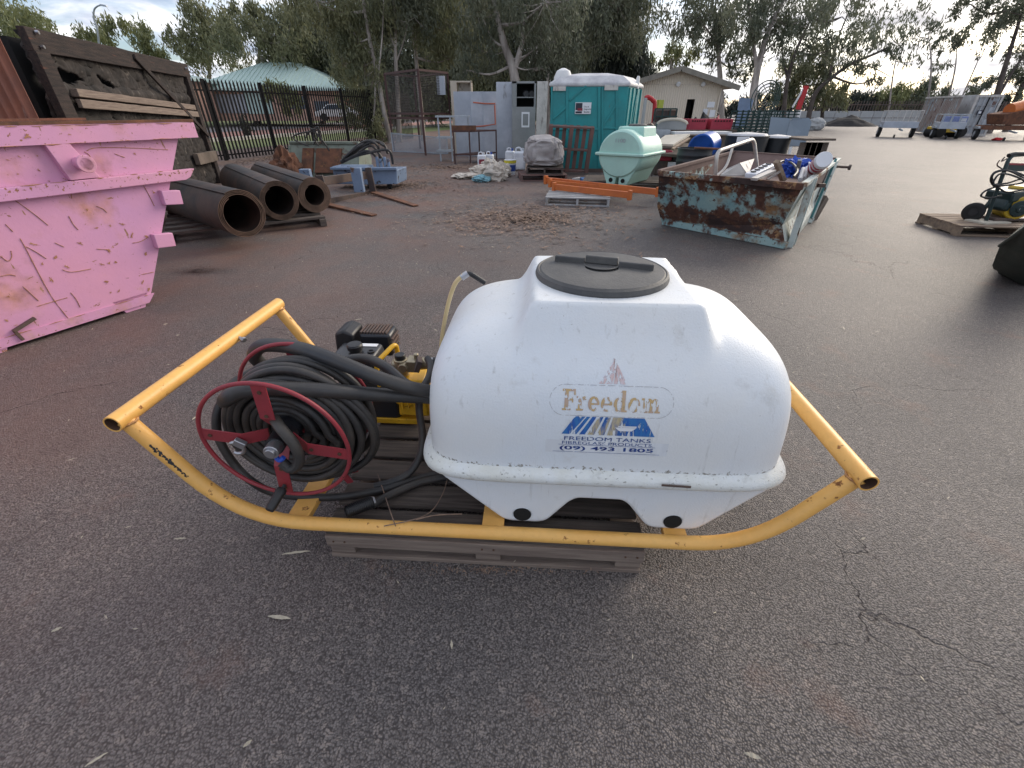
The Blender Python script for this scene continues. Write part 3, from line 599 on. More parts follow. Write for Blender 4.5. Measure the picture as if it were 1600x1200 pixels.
# street lamp
b = at(156, 180, 62); b.z = 0; t = thing('street_lamp', 'curved grey street lamp above the trees at upper left', 'street lamp', b)
P = smooth_path([Vector((0, 0, 0)), at(154, 62, 62)-b, at(147, 30, 62)-b, at(147, 16, 62)-b, at(152, 10, 62)-b, at(158, 8, 62)-b], 6)
MB().tube(P, [.11-.05*i/(len(P)-1) for i in range(len(P))], 8).build('pole', M['galv_frame'], t)
e_ = P[-1]; MB().box((e_.x+.25, 0, e_.z-.03), (.75, .3, .16), (0, .15, 0), .8).build('lamp_head', M['galv_frame'], t, bevel=.03)

# ================================================================== shared builders
def pallet(name, label, loc, rz, lx, ly, m, nb=7, bw=.09, h=.15, group='timber pallets', gaps=None, rot=None):
    """deck boards run along x, bearers along y"""
    t = thing(name, label, 'pallet', loc, rz, group, rot)
    bt = .019; hb = h-2*bt
    src = MB().box((0, 0, 0), (lx, bw, bt)).build('board', m, t, loc=(0, -ly/2+bw/2, h-bt/2), bevel=.003)
    pos = [-ly/2+bw/2+i*(ly-bw)/(nb-1) for i in range(nb)]
    for i, y in enumerate(pos[1:]): rep(src, t, (rnd.uniform(-.006, .006), y, h-bt/2+rnd.uniform(-.001, .001)), (0, 0, rnd.uniform(-.006, .006)))
    for y in (pos[0], 0, pos[-1]): rep(src, t, (rnd.uniform(-.01, .0), y, bt/2+.001))
    b = None
    for x in (-lx/2+.03, 0, lx/2-.03):
        if not b: b = MB().box((0, 0, 0), (.045, ly-.004, hb-.002)).build('bearer', m, t, loc=(x, 0, h/2), bevel=.003)
        else: rep(b, t, (x, 0, h/2))
    return t

# ================================================================== HERO: spray unit on its pallet
TH = R(-3.6)
def rotz(a): return Matrix.Rotation(a, 3, 'Z')
P0 = Vector((-.735, 1.150, 0))              # front left corner of the pallet
pc = P0+rotz(TH)@Vector((.62, .585, 0))
t = thing('pallet', 'dark weathered timber pallet under the yellow spray frame', 'pallet', pc, TH, 'timber pallets')
lx, ly, h, bt = 1.24, 1.17, .15, .02
src = MB().box((0, 0, 0), (lx, .120, bt)).build('board', M['pallet_dark'], t, loc=(0, -ly/2+.0675, h-bt/2), bevel=.003)
for i in range(1, 8):
    rep(src, t, (rnd.uniform(-.008, .008), -ly/2+.0675+i*(ly-.135)/7, h-bt/2), (0, 0, rnd.uniform(-.004, .004)))
src2 = MB().box((0, 0, 0), (lx, .11, bt)).build('board', M['pallet_grey'], t, loc=(0, -ly/2+.055, bt/2+.001), bevel=.003)
rep(src2, t, (0, 0, bt/2+.001)); rep(src2, t, (0, ly/2-.055, bt/2+.001))
# front stringer stretch and three bearers with block ends
sf = MB().box((0, 0, 0), (lx+.004, .04, .06)).build('stringer', M['pallet_grey'], t, loc=(0, -ly/2+.015, h-.048), bevel=.004)
for x in (-lx/2+.05, .02, lx/2-.05):
    for dx in (-.02, .025): MB().cyl((x+dx, -ly/2-.0055, h-.045), (x+dx, -ly/2-.0085, h-.045), .004, n=8).build('nail', M['pipe_in'], t)
    q = MB().box((0, 0, 0), (.10, ly-.01, .048)).build('bearer', M['pallet_grey'], t, loc=(x, .004, .046), bevel=.003)
# ---- frame
def W3(x, y, z): return Vector((x, y, z))
ft = thing('sprayer_frame', 'yellow tubular skid frame with upturned carrying ends carrying the big white tank', 'frame', (0, 1.13, 0), TH)
Mi = (rotz(-TH))
def FL(p): return Mi@(Vector(p)-Vector((0, 1.13, 0)))
ZR, RR = .178, .0265
fl = FL(G(441, 818, ZR)); fr = FL(G(1090, 846, ZR)); yf = (fl.y+fr.y)/2
eL = FL(at(196, 655, 1.205)); eR = FL(at(1343, 746, 1.045))
kL = FL(at(305, 764, 1.19)); 
y1 = yf+1.0
def side(y, nm):
    P = fillet([(eL.x, y, eL.z), (-1.06, y, ZR), (1.0-.12, y, ZR), (eR.x, y, eR.z)], .28, 9)
    return MB().tube(P, RR, 20).build(nm, M['yellow'], ft)
side(yf, 'rail'); side(y1, 'rail')
for e_, s_ in ((eL, -1), (eR, 1)):
    c0, c1 = Vector((e_.x, yf-.045, e_.z+.012)), Vector((e_.x, y1+.03, e_.z+.012))
    d = (c1-c0).normalized(); rr, ri = .030, .025
    mb = MB(); mb.lathe([(ri, .04), (ri, 0), (rr, 0), (rr, (c1-c0).length), (ri, (c1-c0).length)], 24, c0, d); 
    cbm = mb.build('cross_tube', M['yellow'], ft)
    MB().cyl(c0+d*.035, c0+d*.04, ri*1.0, n=20).build('tube_bore', M['pipe_in'], cbm)
    MB().lathe([(ri-.0003, .001), (ri-.0003, .039), (ri-.0018, .039), (ri-.0018, .001)], 24, c0, d, close=True).build('tube_lining', M['pipe_in'], cbm)
for u0, v0 in ((468, 800), (772, 803)):
    q = FL(G(u0, v0, .19)); MB().box((q.x, (yf+y1)/2, .172), (.085, y1-yf-.03, .03)).build('cross_member', M['yellow'], ft, bevel=.003)
MB().box((.62, (yf+y1)/2, .172), (.085, y1-yf-.03, .03)).build('cross_member', M['yellow'], ft, bevel=.003)
q = FL(at(362, 541, 1.8)); bx = (eL.x, yf+.62, eL.z)
MB().cyl((eL.x+.02, bx[1], eL.z+.012), (eL.x+.055, bx[1]-.01, eL.z-.0), .008, n=6).cyl((eL.x+.044, bx[1]-.006, eL.z+.004), (eL.x+.056, bx[1]-.01, eL.z-.0), .013, n=6).build('bolt', M['steel'], ft)

for e_, yy in ((eL, yf), (eL, y1), (eR, yf), (eR, y1)):
    kn = Vector((-1.06 if e_.x < 0 else .88, yy, ZR)); d_ = (Vector((e_.x, yy, e_.z))-kn).normalized(); c = Vector((e_.x, yy, e_.z))-d_*.022; u_ = Vector((0, 1, 0)); w_ = d_.cross(u_)
    MB().tube([c+(u_*math.cos(a)+w_*math.sin(a))*(RR+.002)+d_*.005*abs(math.cos(a))*1.2 for a in np.linspace(0, 2*math.pi, 30, endpoint=False)], [.0045+.0012*math.sin(i*2.1) for i in range(30)], 6, closed=True).build('weld_bead', M['weld'], ft)
chp = MB(); kA, kB = Vector((-1.06, yf, ZR)), Vector((eL.x, yf, eL.z)); dk = (kB-kA).normalized(); no = Vector((-dk.z, 0, dk.x)); no = no if no.z > 0 else -no
for i in range(26):
    f = .50+.30*((i*.618) % 1)+.02*noise.noise(Vector((i, 0, 0))); an = R(-38+22*noise.noise(Vector((i*3.1, 1, 0)))+10*((i*.37) % 1)); c = kA.lerp(kB, f); n_ = (Vector((0, -math.cos(an), 0))+no*math.sin(-an)*1.0).normalized()
    tt = dk.cross(n_); L = .004+.010*((i*.73) % 1); w_ = .0025+.004*((i*.41) % 1); q = c+n_*(RR+.0006)
    chp.add([q-dk*L, q-tt*w_, q+dk*L*.6+tt*w_*.3, q+dk*L, q+tt*w_], [(0, 1, 2, 3, 4)])
tag(chp.build('paint_chip', M['engine_black'], ft, smooth=0, fix=False), kind='stuff')

# ---- tank
TC = Vector((.352, 1.60, 0)); tk = thing('spray_tank', 'large white plastic spray tank with black screw lid and faded sticker', 'tank', TC, TH)
A_, B_, Z0, HT = .648, .452, .455, .505
def superp(a, b, n, ph):
    c, s_ = math.cos(ph), math.sin(ph)
    return a*math.copysign(abs(c)**(2/n), c), b*math.copysign(abs(s_)**(2/n), s_)
def tank_surf():
    rings = []; NT, NP = 84, 200
    for i in range(NT):
        ps_ = (i/NT)*math.pi/2; tt = math.sin(ps_)**1.0
        a = A_*(1-tt**4.6)**(1/3.4); b = B_*(1-tt**3.3)**(1/2.9); n = 7.5-3.0*tt
        rg = []
        for k in range(NP):
            # spread samples along the sides as well as in the corners
            ph = 2*math.pi*k/NP; c, s_ = math.cos(ph), math.sin(ph)
            L = (abs(c)**n+abs(s_)**n)**(-1/n); x, y = a*c*L, b*s_*L
            rg.append([x, y, Z0+HT*tt])
        rings.append(rg)
    rings.append([[0.0005*math.cos(2*math.pi*k/NP), 0.0005*math.sin(2*math.pi*k/NP), Z0+HT] for k in range(NP)])
    for rg in rings:
        for p in rg:
            if p[2] < Z0+.30: continue
            x, y = p[0]-.004, p[1]
            qx = max(0, abs(x)-.275); qy = max(0, abs(y)-.265); dd = math.hypot(qx, qy*.9)
            zh = 1.024-1.9*dd-2*dd*dd
            kk = .045; a_, b_ = p[2], zh; hh = max(kk-abs(a_-b_), 0)/kk
            p[2] = max(a_, b_)+hh*hh*kk*.25
            if p[2] > 1.024: p[2] = 1.024
    return rings
mb = MB(); mb.rings([[tuple(p) for p in r] for r in tank_surf()], cap0=True, cap1=True)
body = mb.build('tank_body', M['white_tank'], tk, smooth=60)
def swept(prof, a, b, n, NP=160):
    rg = []
    for off, z in prof:
        r = []
        for k in range(NP):
            ph = 2*math.pi*k/NP; c, s_ = math.cos(ph), math.sin(ph); L = (abs(c)**n+abs(s_)**n)**(-1/n)
            x, y = a*c*L, b*s_*L
            L2 = (abs(c)**(n)+abs(s_)**(n))**(-1/n); r.append(((a+off)*c*L2 if True else x, (b+off)*s_*L2, z))
        rg.append(r)
    return rg
prof = [(-.03, .478), (.0, .474), (.016, .466), (.026, .456), (.031, .444), (.029, .428), (.022, .418), (.008, .412), (-.03, .410)]
MB().rings(swept(prof, A_, B_, 7.5), True, True).build('flange', M['tank_rim'], tk, smooth=50)
# lower skirt with two feet and tie-down holes (2D outline with holes, extruded through the depth)
def curve_prism(name, loops, half, m, parent, bevel=.012):
    cu = bpy.data.curves.new(name, 'CURVE'); cu.dimensions = '2D'; cu.fill_mode = 'BOTH'; cu.extrude = half-bevel; cu.bevel_depth = bevel; cu.bevel_resolution = 3
    for lp in loops:
        sp = cu.splines.new('POLY'); sp.points.add(len(lp)-1); sp.use_cyclic_u = True
        for q, (x, y) in zip(sp.points, lp): q.co = (x, y, 0, 1)
    o = bpy.data.objects.new(name, cu); C.objects.link(o); dg = bpy.context.evaluated_depsgraph_get()
    me = bpy.data.meshes.new_from_object(o.evaluated_get(dg)); bpy.data.objects.remove(o)
    me.transform(Matrix.Rotation(R(90), 4, 'X')); me.materials.clear(); me.materials.append(m); me.shade_smooth(); me.set_sharp_from_angle(angle=R(35))
    o = bpy.data.objects.new(name, me); C.objects.link(o); o.parent = parent; return o
def rnd_poly(P, r=.02):
    P = [(x, y, 0) for x, y in P]; n = len(P); out = []
    for i in range(n):
        a, b, c = Vector(P[i-1]), Vector(P[i]), Vector(P[(i+1) % n]); rr = min(r, (a-b).length*.45, (c-b).length*.45)
        p, q = b+(a-b).normalized()*rr, b+(c-b).normalized()*rr
        out += [tuple((p*(1-t_)**2+b*2*t_*(1-t_)+q*t_*t_)[:2]) for t_ in (0, .25, .5, .75, 1)]
    return out
half = [(.585, .43), (.375, .196), (.205, .196), (.118, .315), (.085, .338)]
outl = rnd_poly([(-x+(.03 if z < .2 and x > .3 else 0), z) for x, z in half]+[(x, z) for x, z in half[::-1]], .03)
hole = lambda cx: [(cx+.042*math.cos(a), .228+.034*math.sin(a)) for a in np.linspace(0, 2*math.pi, 20, endpoint=False)]
sk = curve_prism('skirt', [outl, hole(-.285), hole(.285)], .448, M['white_tank'], tk, .014)
for cx in (-.285, .285): MB().lathe([(.034, 0), (.034, .8), (.033, .8), (.033, 0)], 20, (cx, -.4505, .228), (0, 1, 0), close=True).cyl((cx, -.4503, .228), (cx, -.43, .228), .0332, n=20).build('hole_shade_plug', M['dark_void'], tk)  # black sleeve and plug fill each tie-down hole, painting the shade inside
# lid
lid = MB().lathe([(.205, .0), (.244, .0), (.247, .012), (.243, .026), (.236, .03), (.232, .027), (.226, .031), (.12, .034), (.062, .035), (.060, .029), (0.001, .028)], 72, (-.018, .02, 1.018)).build('lid', M['lid'], tk, smooth=25)
for x0, x1, y0, y1, z0 in ((-.190, -.078, .10, .075, 1.05), (.046, .168, .035, .0, 1.05)):
    MB().bar((x0, y0, z0+.008), (x1, y1, z0+.008), .02, .03).build('lid_grip', M['lid'], lid, bevel=.004)
MB().bar((-.074, .078, 1.068), (.044, .045, 1.068), .02, .03).build('lid_grip', M['lid'], lid, bevel=.004)
MB().lathe([(.064, 0), (.068, .004), (.064, .006), (.060, .003)], 40, (-.016, .055, 1.05)).build('lid_boss', M['lid'], lid)
# sticker, laid on the moulded front by projecting along the tank's depth
bvh_bm = bmesh.new(); bvh_bm.from_mesh(body.data); bvh = BVHTree.FromBMesh(bvh_bm)
def stick(x, z, off=.0012):
    h_ = bvh.ray_cast(Vector((x, -2, z)), Vector((0, 1, 0)))
    return (h_[0]+h_[1]*(off if h_[1].y < 0 else -off)) if h_[0] else Vector((x, -.45, z))
def print_mat(name, cols, worn=.45, sc=60, stretch=(1, 1, .25), seed=0.):
    """printed film: two ink colours, worn off in streaks down to clear film"""
    m = bpy.data.materials.new(name); m.use_nodes = True; t_ = m.node_tree; N, L = t_.nodes, t_.links
    b = N['Principled BSDF']; b.inputs['Roughness'].default_value = .5
    tcn = N.new('ShaderNodeTexCoord'); mp = N.new('ShaderNodeMapping'); L.new(tcn.outputs['Object'], mp.inputs[0]); mp.inputs['Scale'].default_value = stretch; mp.inputs['Location'].default_value = (seed, seed, seed)
    a = N.new('ShaderNodeTexNoise'); a.inputs['Scale'].default_value = sc; a.inputs['Detail'].default_value = 5; L.new(mp.outputs[0], a.inputs['Vector'])
    r = N.new('ShaderNodeMapRange'); r.inputs['From Min'].default_value = .42; r.inputs['From Max'].default_value = .58; L.new(a.outputs[0], r.inputs['Value'])
    mx = N.new('ShaderNodeMixRGB'); mx.inputs[1].default_value = (*cols[0], 1); mx.inputs[2].default_value = (*cols[1], 1); L.new(r.outputs[0], mx.inputs[0]); L.new(mx.outputs[0], b.inputs['Base Color'])
    c_ = N.new('ShaderNodeTexNoise'); c_.inputs['Scale'].default_value = sc*1.7; c_.inputs['Detail'].default_value = 6; L.new(mp.outputs[0], c_.inputs['Vector'])
    r2 = N.new('ShaderNodeMapRange'); r2.inputs['From Min'].default_value = worn-.03; r2.inputs['From Max'].default_value = worn+.03; L.new(c_.outputs[0], r2.inputs['Value']); L.new(r2.outputs[0], b.inputs['Alpha'])
    return m
PM = {'gold': print_mat('gold_worn_print', ((.55, .38, .17), (.50, .36, .27)), .46), 'blue': print_mat('blue_gold_worn_print', ((.02, .11, .36), (.50, .42, .26)), .43, 42),
      'blue_b': print_mat('blue_worn_print', ((.02, .10, .38), (.03, .16, .42)), .42, 50, seed=3), 'peach': print_mat('faded_peach_print', ((.62, .46, .44), (.66, .60, .64)), .47, 50, seed=5),
      'navy': print_mat('navy_print', ((.02, .05, .20), (.03, .09, .28)), .33, 70, seed=8), 'navy_solid': print_mat('solid_navy_print', ((.01, .03, .17), (.015, .06, .24)), .30, 70, seed=9),
      'film': print_mat('yellowed_clear_film', ((.66, .68, .70), (.74, .76, .78)), .30, 30, seed=4), 'line': print_mat('fine_grey_print_outline', ((.30, .30, .34), (.40, .38, .36)), .47, 60, (1, 1, 1), 2)}
stk = MB().build('sticker', PM['film'], tk) if False else None
def to_wrap(verts, faces, name, m, parent, off):
    me = bpy.data.meshes.new(name); me.from_pydata([stick(x, z, off) for x, z in verts], [], faces); me.materials.append(m)
    o = bpy.data.objects.new(name, me); C.objects.link(o); o.parent = parent; return o
def grid2d(x0, x1, z0, z1, nx, nz_, clip=None):
    V = [(x0+(x1-x0)*i/nx, z0+(z1-z0)*j/nz_) for j in range(nz_+1) for i in range(nx+1)]
    F = [(j*(nx+1)+i, j*(nx+1)+i+1, (j+1)*(nx+1)+i+1, (j+1)*(nx+1)+i) for j in range(nz_) for i in range(nx)]
    return V, F
STX = -.004
V_, F_ = grid2d(STX-.205, STX+.205, .551, .604, 24, 6)
sticker = to_wrap(V_, F_, 'sticker', PM['film'], tk, .0008); sticker['label'] = 'peeling faded sticker on the tank front'
def text(body_, x, z, w, h_, m, bold=0, off=.0018, subdiv=.006, name='lettering', serif=False, slant=0):
    cu = bpy.data.curves.new('t', 'FONT'); cu.body = body_; cu.offset = bold; cu.fill_mode = 'FRONT' if False else cu.fill_mode; cu.resolution_u = 4
    o = bpy.data.objects.new('t', cu); C.objects.link(o); dg = bpy.context.evaluated_depsgraph_get()
    me = bpy.data.meshes.new_from_object(o.evaluated_get(dg)); bpy.data.objects.remove(o)
    bm = bmesh.new(); bm.from_mesh(me); bmesh.ops.triangulate(bm, faces=bm.faces)
    xs = [v.co.x for v in bm.verts]; ys = [v.co.y for v in bm.verts]
    sx, sy = w/(max(xs)-min(xs)), h_/(max(ys)-min(ys)); cx, cy = (max(xs)+min(xs))/2, (max(ys)+min(ys))/2
    for v in bm.verts: v.co.x = (v.co.x-cx)*sx; v.co.y = (v.co.y-cy)*sy; v.co.z = 0
    bm.normal_update()
    for v in bm.verts:
        v.co = stick(x+v.co.x, z+v.co.y, off)
    bm.to_mesh(me); bm.free(); me.materials.clear(); me.materials.append(m); me.name = name
    o = bpy.data.objects.new(name, me); C.objects.link(o); o.parent = sticker; return o
# slab-serif word drawn glyph by glyph from strokes: (x, z) in units of x-height 1
def ell(cx, cz, rx, rz, th, a0=0, a1=360, n=20, thz=None):
    thz = thz or th*.55; V, F = [], []
    for i in range(n+1):
        a = R(a0+(a1-a0)*i/n); c_, s_ = math.cos(a), math.sin(a)
        V += [(cx+rx*c_, cz+rz*s_), (cx+(rx-th)*c_, cz+(rz-thz)*s_)]
    F = [(2*i, 2*i+2, 2*i+3, 2*i+1) for i in range(n)]
    return V, F
def rc(x0, z0, x1, z1):
    V, F = grid2d(x0, x1, z0, z1, 1, 3); return V, F
TK = .30
def sb(x0, x1, z): return rc(x0, z, x1, z+.13)
GL = {'F': ([rc(.18, 0, .50, 1.45), sb(.0, .70, 0), rc(0, 1.30, 1.05, 1.45), rc(.5, .68, .85, .82), rc(.92, 1.05, 1.05, 1.32), rc(.78, .56, .88, .94)], 1.15),
      'r': ([rc(.14, 0, .42, 1.0), sb(0, .58, 0), sb(0, .2, .87), ell(.62, .70, .24, .30, .2, 20, 170, 10, .2)], .92),
      'e': ([ell(.48, .5, .46, .52, .27, 38, 322, 22), rc(.2, .44, .86, .56), ell(.48, .5, .46, .52, .2, -6, 38, 4)], 1.04),
      'd': ([ell(.45, .5, .44, .52, .26, 30, 330, 22), rc(.66, 0, .94, 1.45), sb(.88, 1.1, 0), sb(.5, .7, 1.32)], 1.16),
      'o': ([ell(.5, .5, .48, .52, .28, 0, 360, 24)], 1.08),
      'm': ([rc(.14, 0, .42, 1.0), sb(0, .54, 0), sb(0, .2, .87), ell(.60, .66, .30, .34, .24, 0, 175, 12, .2), rc(.66, 0, .90, .70), sb(.60, 1.0, 0),
             ell(1.08, .66, .30, .34, .24, 0, 170, 12, .2), rc(1.14, 0, 1.38, .70), sb(1.08, 1.52, 0)], 1.56)}
adv = 0; word = 'Freedom'; tw = sum(GL[c_][1] for c_ in word)-.05; SC = .315/tw
for c_ in word:
    V, F = [], []
    gl = {'c': [ell(.48, .5, .46, .52, .27, 38, 322, 22)]}.get(c_) or GL[c_][0]
    for v_, f_ in gl:
        o_ = len(V); V += v_; F += [tuple(i+o_ for i in q) for q in f_]
    VV = [(STX-.1575+(adv+x)*SC, .716+z*.047) for x, z in V]
    to_wrap(VV, F, 'lettering', PM['gold'], sticker, .0017); adv += GL[c_][1]
# pill outline round the word
pill = []; Np = 80
for i in range(Np):
    a = 2*math.pi*i/Np; c_, s_ = math.cos(a), math.sin(a); n_ = 5
    L = (abs(c_)**n_*1+abs(s_)**n_)**(-1/n_)
    cx = .150*(1 if c_ > 0 else -1) if abs(c_) > .05 else .150*c_/.05
    pill.append((cx, c_, s_))
V, F = [], []
for cx, c_, s_ in pill:
    for rr_ in (.058, .0565): V.append((STX+cx+rr_*.85*c_, .748+rr_*s_*.86))
F = [(2*i, (2*i+2) % (2*Np), (2*i+3) % (2*Np), 2*i+1) for i in range(Np)]
to_wrap(V, F, 'pill_outline', PM['line'], sticker, .0022)
def tri_band(z0, z1, m, name, zt=.880, zb=.627, hw=.155, gaps=(), nx=26):
    V, F = [], []; nz_ = 8
    for s0, s1 in gaps:
        o_ = len(V); k_ = 6
        for j in range(nz_+1):
            z = z0+(z1-z0)*j/nz_; w_ = hw*(zt-z)/(zt-zb)
            for i in range(k_+1):
                s_ = s0+(s1-s0)*i/k_; sh = .18*(z-z0)/.09
                x = -w_+2*w_*s_+(sh*.1 if 0 < s_ < .62 else 0); x = max(-w_, min(w_, x)); V.append((STX+x, z))
        F += [(o_+j*(k_+1)+i, o_+j*(k_+1)+i+1, o_+(j+1)*(k_+1)+i+1, o_+(j+1)*(k_+1)+i) for j in range(nz_) for i in range(k_)]
    return to_wrap(V, F, name, m, sticker, .0014)
tri_band(.629, .696, PM['blue_b'], 'emblem', gaps=[(0, .09), (.11, .16), (.19, .25)])
tri_band(.629, .696, PM['blue'], 'emblem', gaps=[(.28, .35), (.38, .46), (.49, .70)]); tri_band(.629, .696, PM['blue_b'], 'emblem', gaps=[(.70, 1)])
tri_band(.802, .872, PM['peach'], 'emblem', gaps=[(0.05, .25), (.31, .5), (.55, .72), (.76, 1)])
to_wrap(*grid2d(STX+.03, STX+.09, .662, .667, 3, 1), 'emblem', M['sign_white'], sticker, .0024); to_wrap([(STX+.02, .661), (STX+.09, .661), (STX+.075, .648), (STX+.035, .648)], [(0, 1, 2, 3)], 'emblem', M['sign_white'], sticker, .0024)
text('FREEDOM TANKS', STX, .6125, .288, .0150, PM['navy'], 0)
text('FIBREGLASS PRODUCTS', STX, .5945, .300, .0120, PM['navy'], 0)
text('(09) 493 1805', STX, .5705, .315, .021, PM['navy_solid'], .02)
for z_, w_ in ((.5855, .325), (.5555, .36)): to_wrap(*grid2d(STX-w_/2, STX+w_/2, z_, z_+.0012, 12, 1), 'rule_line', PM['navy'], sticker, .0018)
bvh_bm.free()
# scuff on flange front
MB().box((.245, -.489, .4515), (.1, .004, .008), (0, .03, 0)).build('scuff', M['dark_steel'], tk, bevel=.001)
# sight tube with elbow on the left top
st = thing('sight_hose', 'yellowed clear breather tube with a black elbow at the upper left of the white tank', 'hose', at(735, 430, 1.62)*1.0)
o0 = st.location.copy()
def q_(p): return Vector(p)-o0
MB().tube(fillet([q_(at(758, 442, 1.60)), q_(at(733, 426, 1.60)), q_(at(722, 434, 1.59))], .02), .0095, 10).build('elbow', M['black_plastic'], st)
MB().cyl(q_(at(731, 427, 1.595)), q_(at(721, 434, 1.59)), .012, n=12).build('hose_clamp', M['steel'], st)
MB().tube(smooth_path([q_(at(724, 430, 1.59)), q_(at(712, 442, 1.6)), q_(at(703, 465, 1.62)), q_(at(696, 495, 1.64)), q_(at(691, 525, 1.66)), q_(at(688, 560, 1.68)), q_(at(688, 600, 1.7))], 6), .0085, 10).build('tube', M['cream_hose'], st)

# ---- hose reel
RC = Vector((-.839, 1.240, .543)); rl = thing('hose_reel', 'red hose reel wound with black rubber hose', 'hose reel', (RC.x, RC.y, 0), 0, None, (R(3.0), 0, R(-3.2)))
zc = RC.z+.002; RR_ = .262
def ring(y): return [(RR_*math.cos(a), y, zc+RR_*math.sin(a)) for a in np.linspace(0, 2*math.pi, 72, endpoint=False)]
rg = MB().tube(ring(0), .0075, 10, closed=True).build('rim', M['red'], rl); MB().tube(ring(.255), .0075, 10, closed=True).build('rim', M['red'], rl)
for yy, s_ in ((0, 1), (.255, -1)):
    for k_ in range(4):
        a = R([85, 172, 262, -9][k_]+(0 if s_ > 0 else 3)); d = Vector((math.cos(a), 0, math.sin(a)))
        c0 = Vector((0, yy, zc)); up = Vector((-d.z, 0, d.x))
        p0, p1, p2 = c0+d*.258, c0+d*.115, c0+d*.045+Vector((0, s_*.045, 0))
        mb = MB(); hw = .025; th = Vector((0, .002, 0))
        for a_, b_ in ((p0, p1), (p1, p2)): mb.hexa([a_-up*hw-th, a_+up*hw-th, b_+up*hw-th, b_-up*hw-th, a_-up*hw+th, a_+up*hw+th, b_+up*hw+th, b_-up*hw+th])
        sp_ = mb.build('spoke', M['red'], rl)
        if s_ > 0:
            for rr_ in (.228, .128): MB().cyl(c0+d*rr_+Vector((0, -.0022, 0)), c0+d*rr_+Vector((0, -.0055, 0)), .007, n=10).build('rivet', M['pipe_in'], sp_)
MB().lathe([(.050, 0), (.050, .17)], 28, (0, .07, zc), (0, 1, 0)).build('hub', M['engine_black'], rl)
MB().cyl((0, -.035, zc), (0, .30, zc), .014, n=14).build('axle', M['dark_steel'], rl)
# wound hose: six layers, each laid across the drum
rh = .0142; pts = []; a = 0
for lay in range(6):
    r0_ = .075+.0287*lay; turns = 6; n_ = int(turns*38)
    for i in range(n_):
        f = i/n_; y = (.09+f*.14) if lay % 2 == 0 else (.23-f*.14)
        a += 2*math.pi/38; wob = .002*math.sin(a*2.3+lay)+.003*math.sin(a*.7)
        pts.append((-.008+(r0_+wob)*math.cos(-a), y+.003*math.sin(a*1.7), zc-.020+(r0_+wob)*math.sin(-a)-.0035*lay))
MB().tube(pts, rh, 9, caps=True).build('hose_coil', M['hose'], rl, smooth=60)
# slack outer turns
for j, (y, r_, cx, cz) in enumerate([(.092, .236, -.004, -.030), (.10, .238, .018, -.040), (.118, .250, .045, -.045), (.135, .262, .045, -.03), (.165, .238, .02, -.01), (.21, .25, .04, -.02), (.19, .236, .02, -.006)]):
    P = [(cx+r_*(1+.03*math.sin(2*a_+j))*math.cos(a_), y+.010*math.sin(a_+j), zc+cz+r_*(.985+.02*math.sin(3*a_+j))*math.sin(a_)) for a_ in np.linspace(0, 2*math.pi, 60, endpoint=False)]
    MB().tube(P, rh, 9, closed=True).build('hose_turn', M['hose'], rl, smooth=60)
# inlet: swivel, blue tag, curved hose into the hub
MB().cyl((.022, -.065, zc+.018), (.016, .0, zc+.012), .026, n=24).cyl((.022, -.074, zc+.019), (.022, -.062, zc+.018), .018, n=20).build('swivel', M['steel'], rl, bevel=.002)
MB().cyl((.016, -.03, zc+.014), (.0, .04, zc), .033, n=24).build('swivel_collar', M['black_plastic'], rl)
MB().tube(smooth_path([(.01, .03, zc+.09), (.05, -.01, zc+.085), (.085, -.025, zc+.03), (.092, -.03, zc-.03), (.075, -.035, zc-.07), (.045, -.035, zc-.085), (.02, -.03, zc-.06)], 6), .019, 12).build('inlet_hose', M['hose'], rl)
MB().tube(smooth_path([(.022, -.05, zc-.015), (.035, -.055, zc-.025), (.05, -.05, zc-.015)], 4), .009, 8).build('blue_tag', M['blue_item'], rl)
c_ = Vector((-.135, -.014, zc-.01)); MB().tube([c_+Vector((.026*math.cos(x), -.004, .026*math.sin(x))) for x in np.linspace(R(-130), R(130), 14)], .0075, 8).box(c_+Vector((.02, -.004, .022)), (.04, .018, .03), (0, .6, 0)).build('hose_clip', M['steel'], rl, bevel=.002, rot=(0, 0, 0))
MB().bar((.105, -.014, zc-.045), (.067, -.016, zc-.095), .02, .006).cyl((.095, -.022, zc-.05), (.095, -.012, zc-.05), .012, n=12).build('latch', M['steel'], rl, bevel=.001)
hp0 = Vector((-.025, -.008, zc-.205)); hp1 = hp0+Vector((-.018, -.105, -.028))
MB().cyl(hp0, hp0+(hp1-hp0)*.25, .007, n=10).lathe([(.017, 0), (.021, .012), (.018, .03), (.0185, .075), (.0155, .088)], 18, hp0+(hp1-hp0)*.15, hp1-hp0).build('crank_handle', M['black_plastic'], rl)
# stand legs under the drum
for y in (.15, .21):
    for s_ in (-1, 1): MB().bar((0, y+.0, zc), (s_*.14, y, .19), .03, .006, up=(0, 1, 0)).build('stand_leg', M['red'], rl)

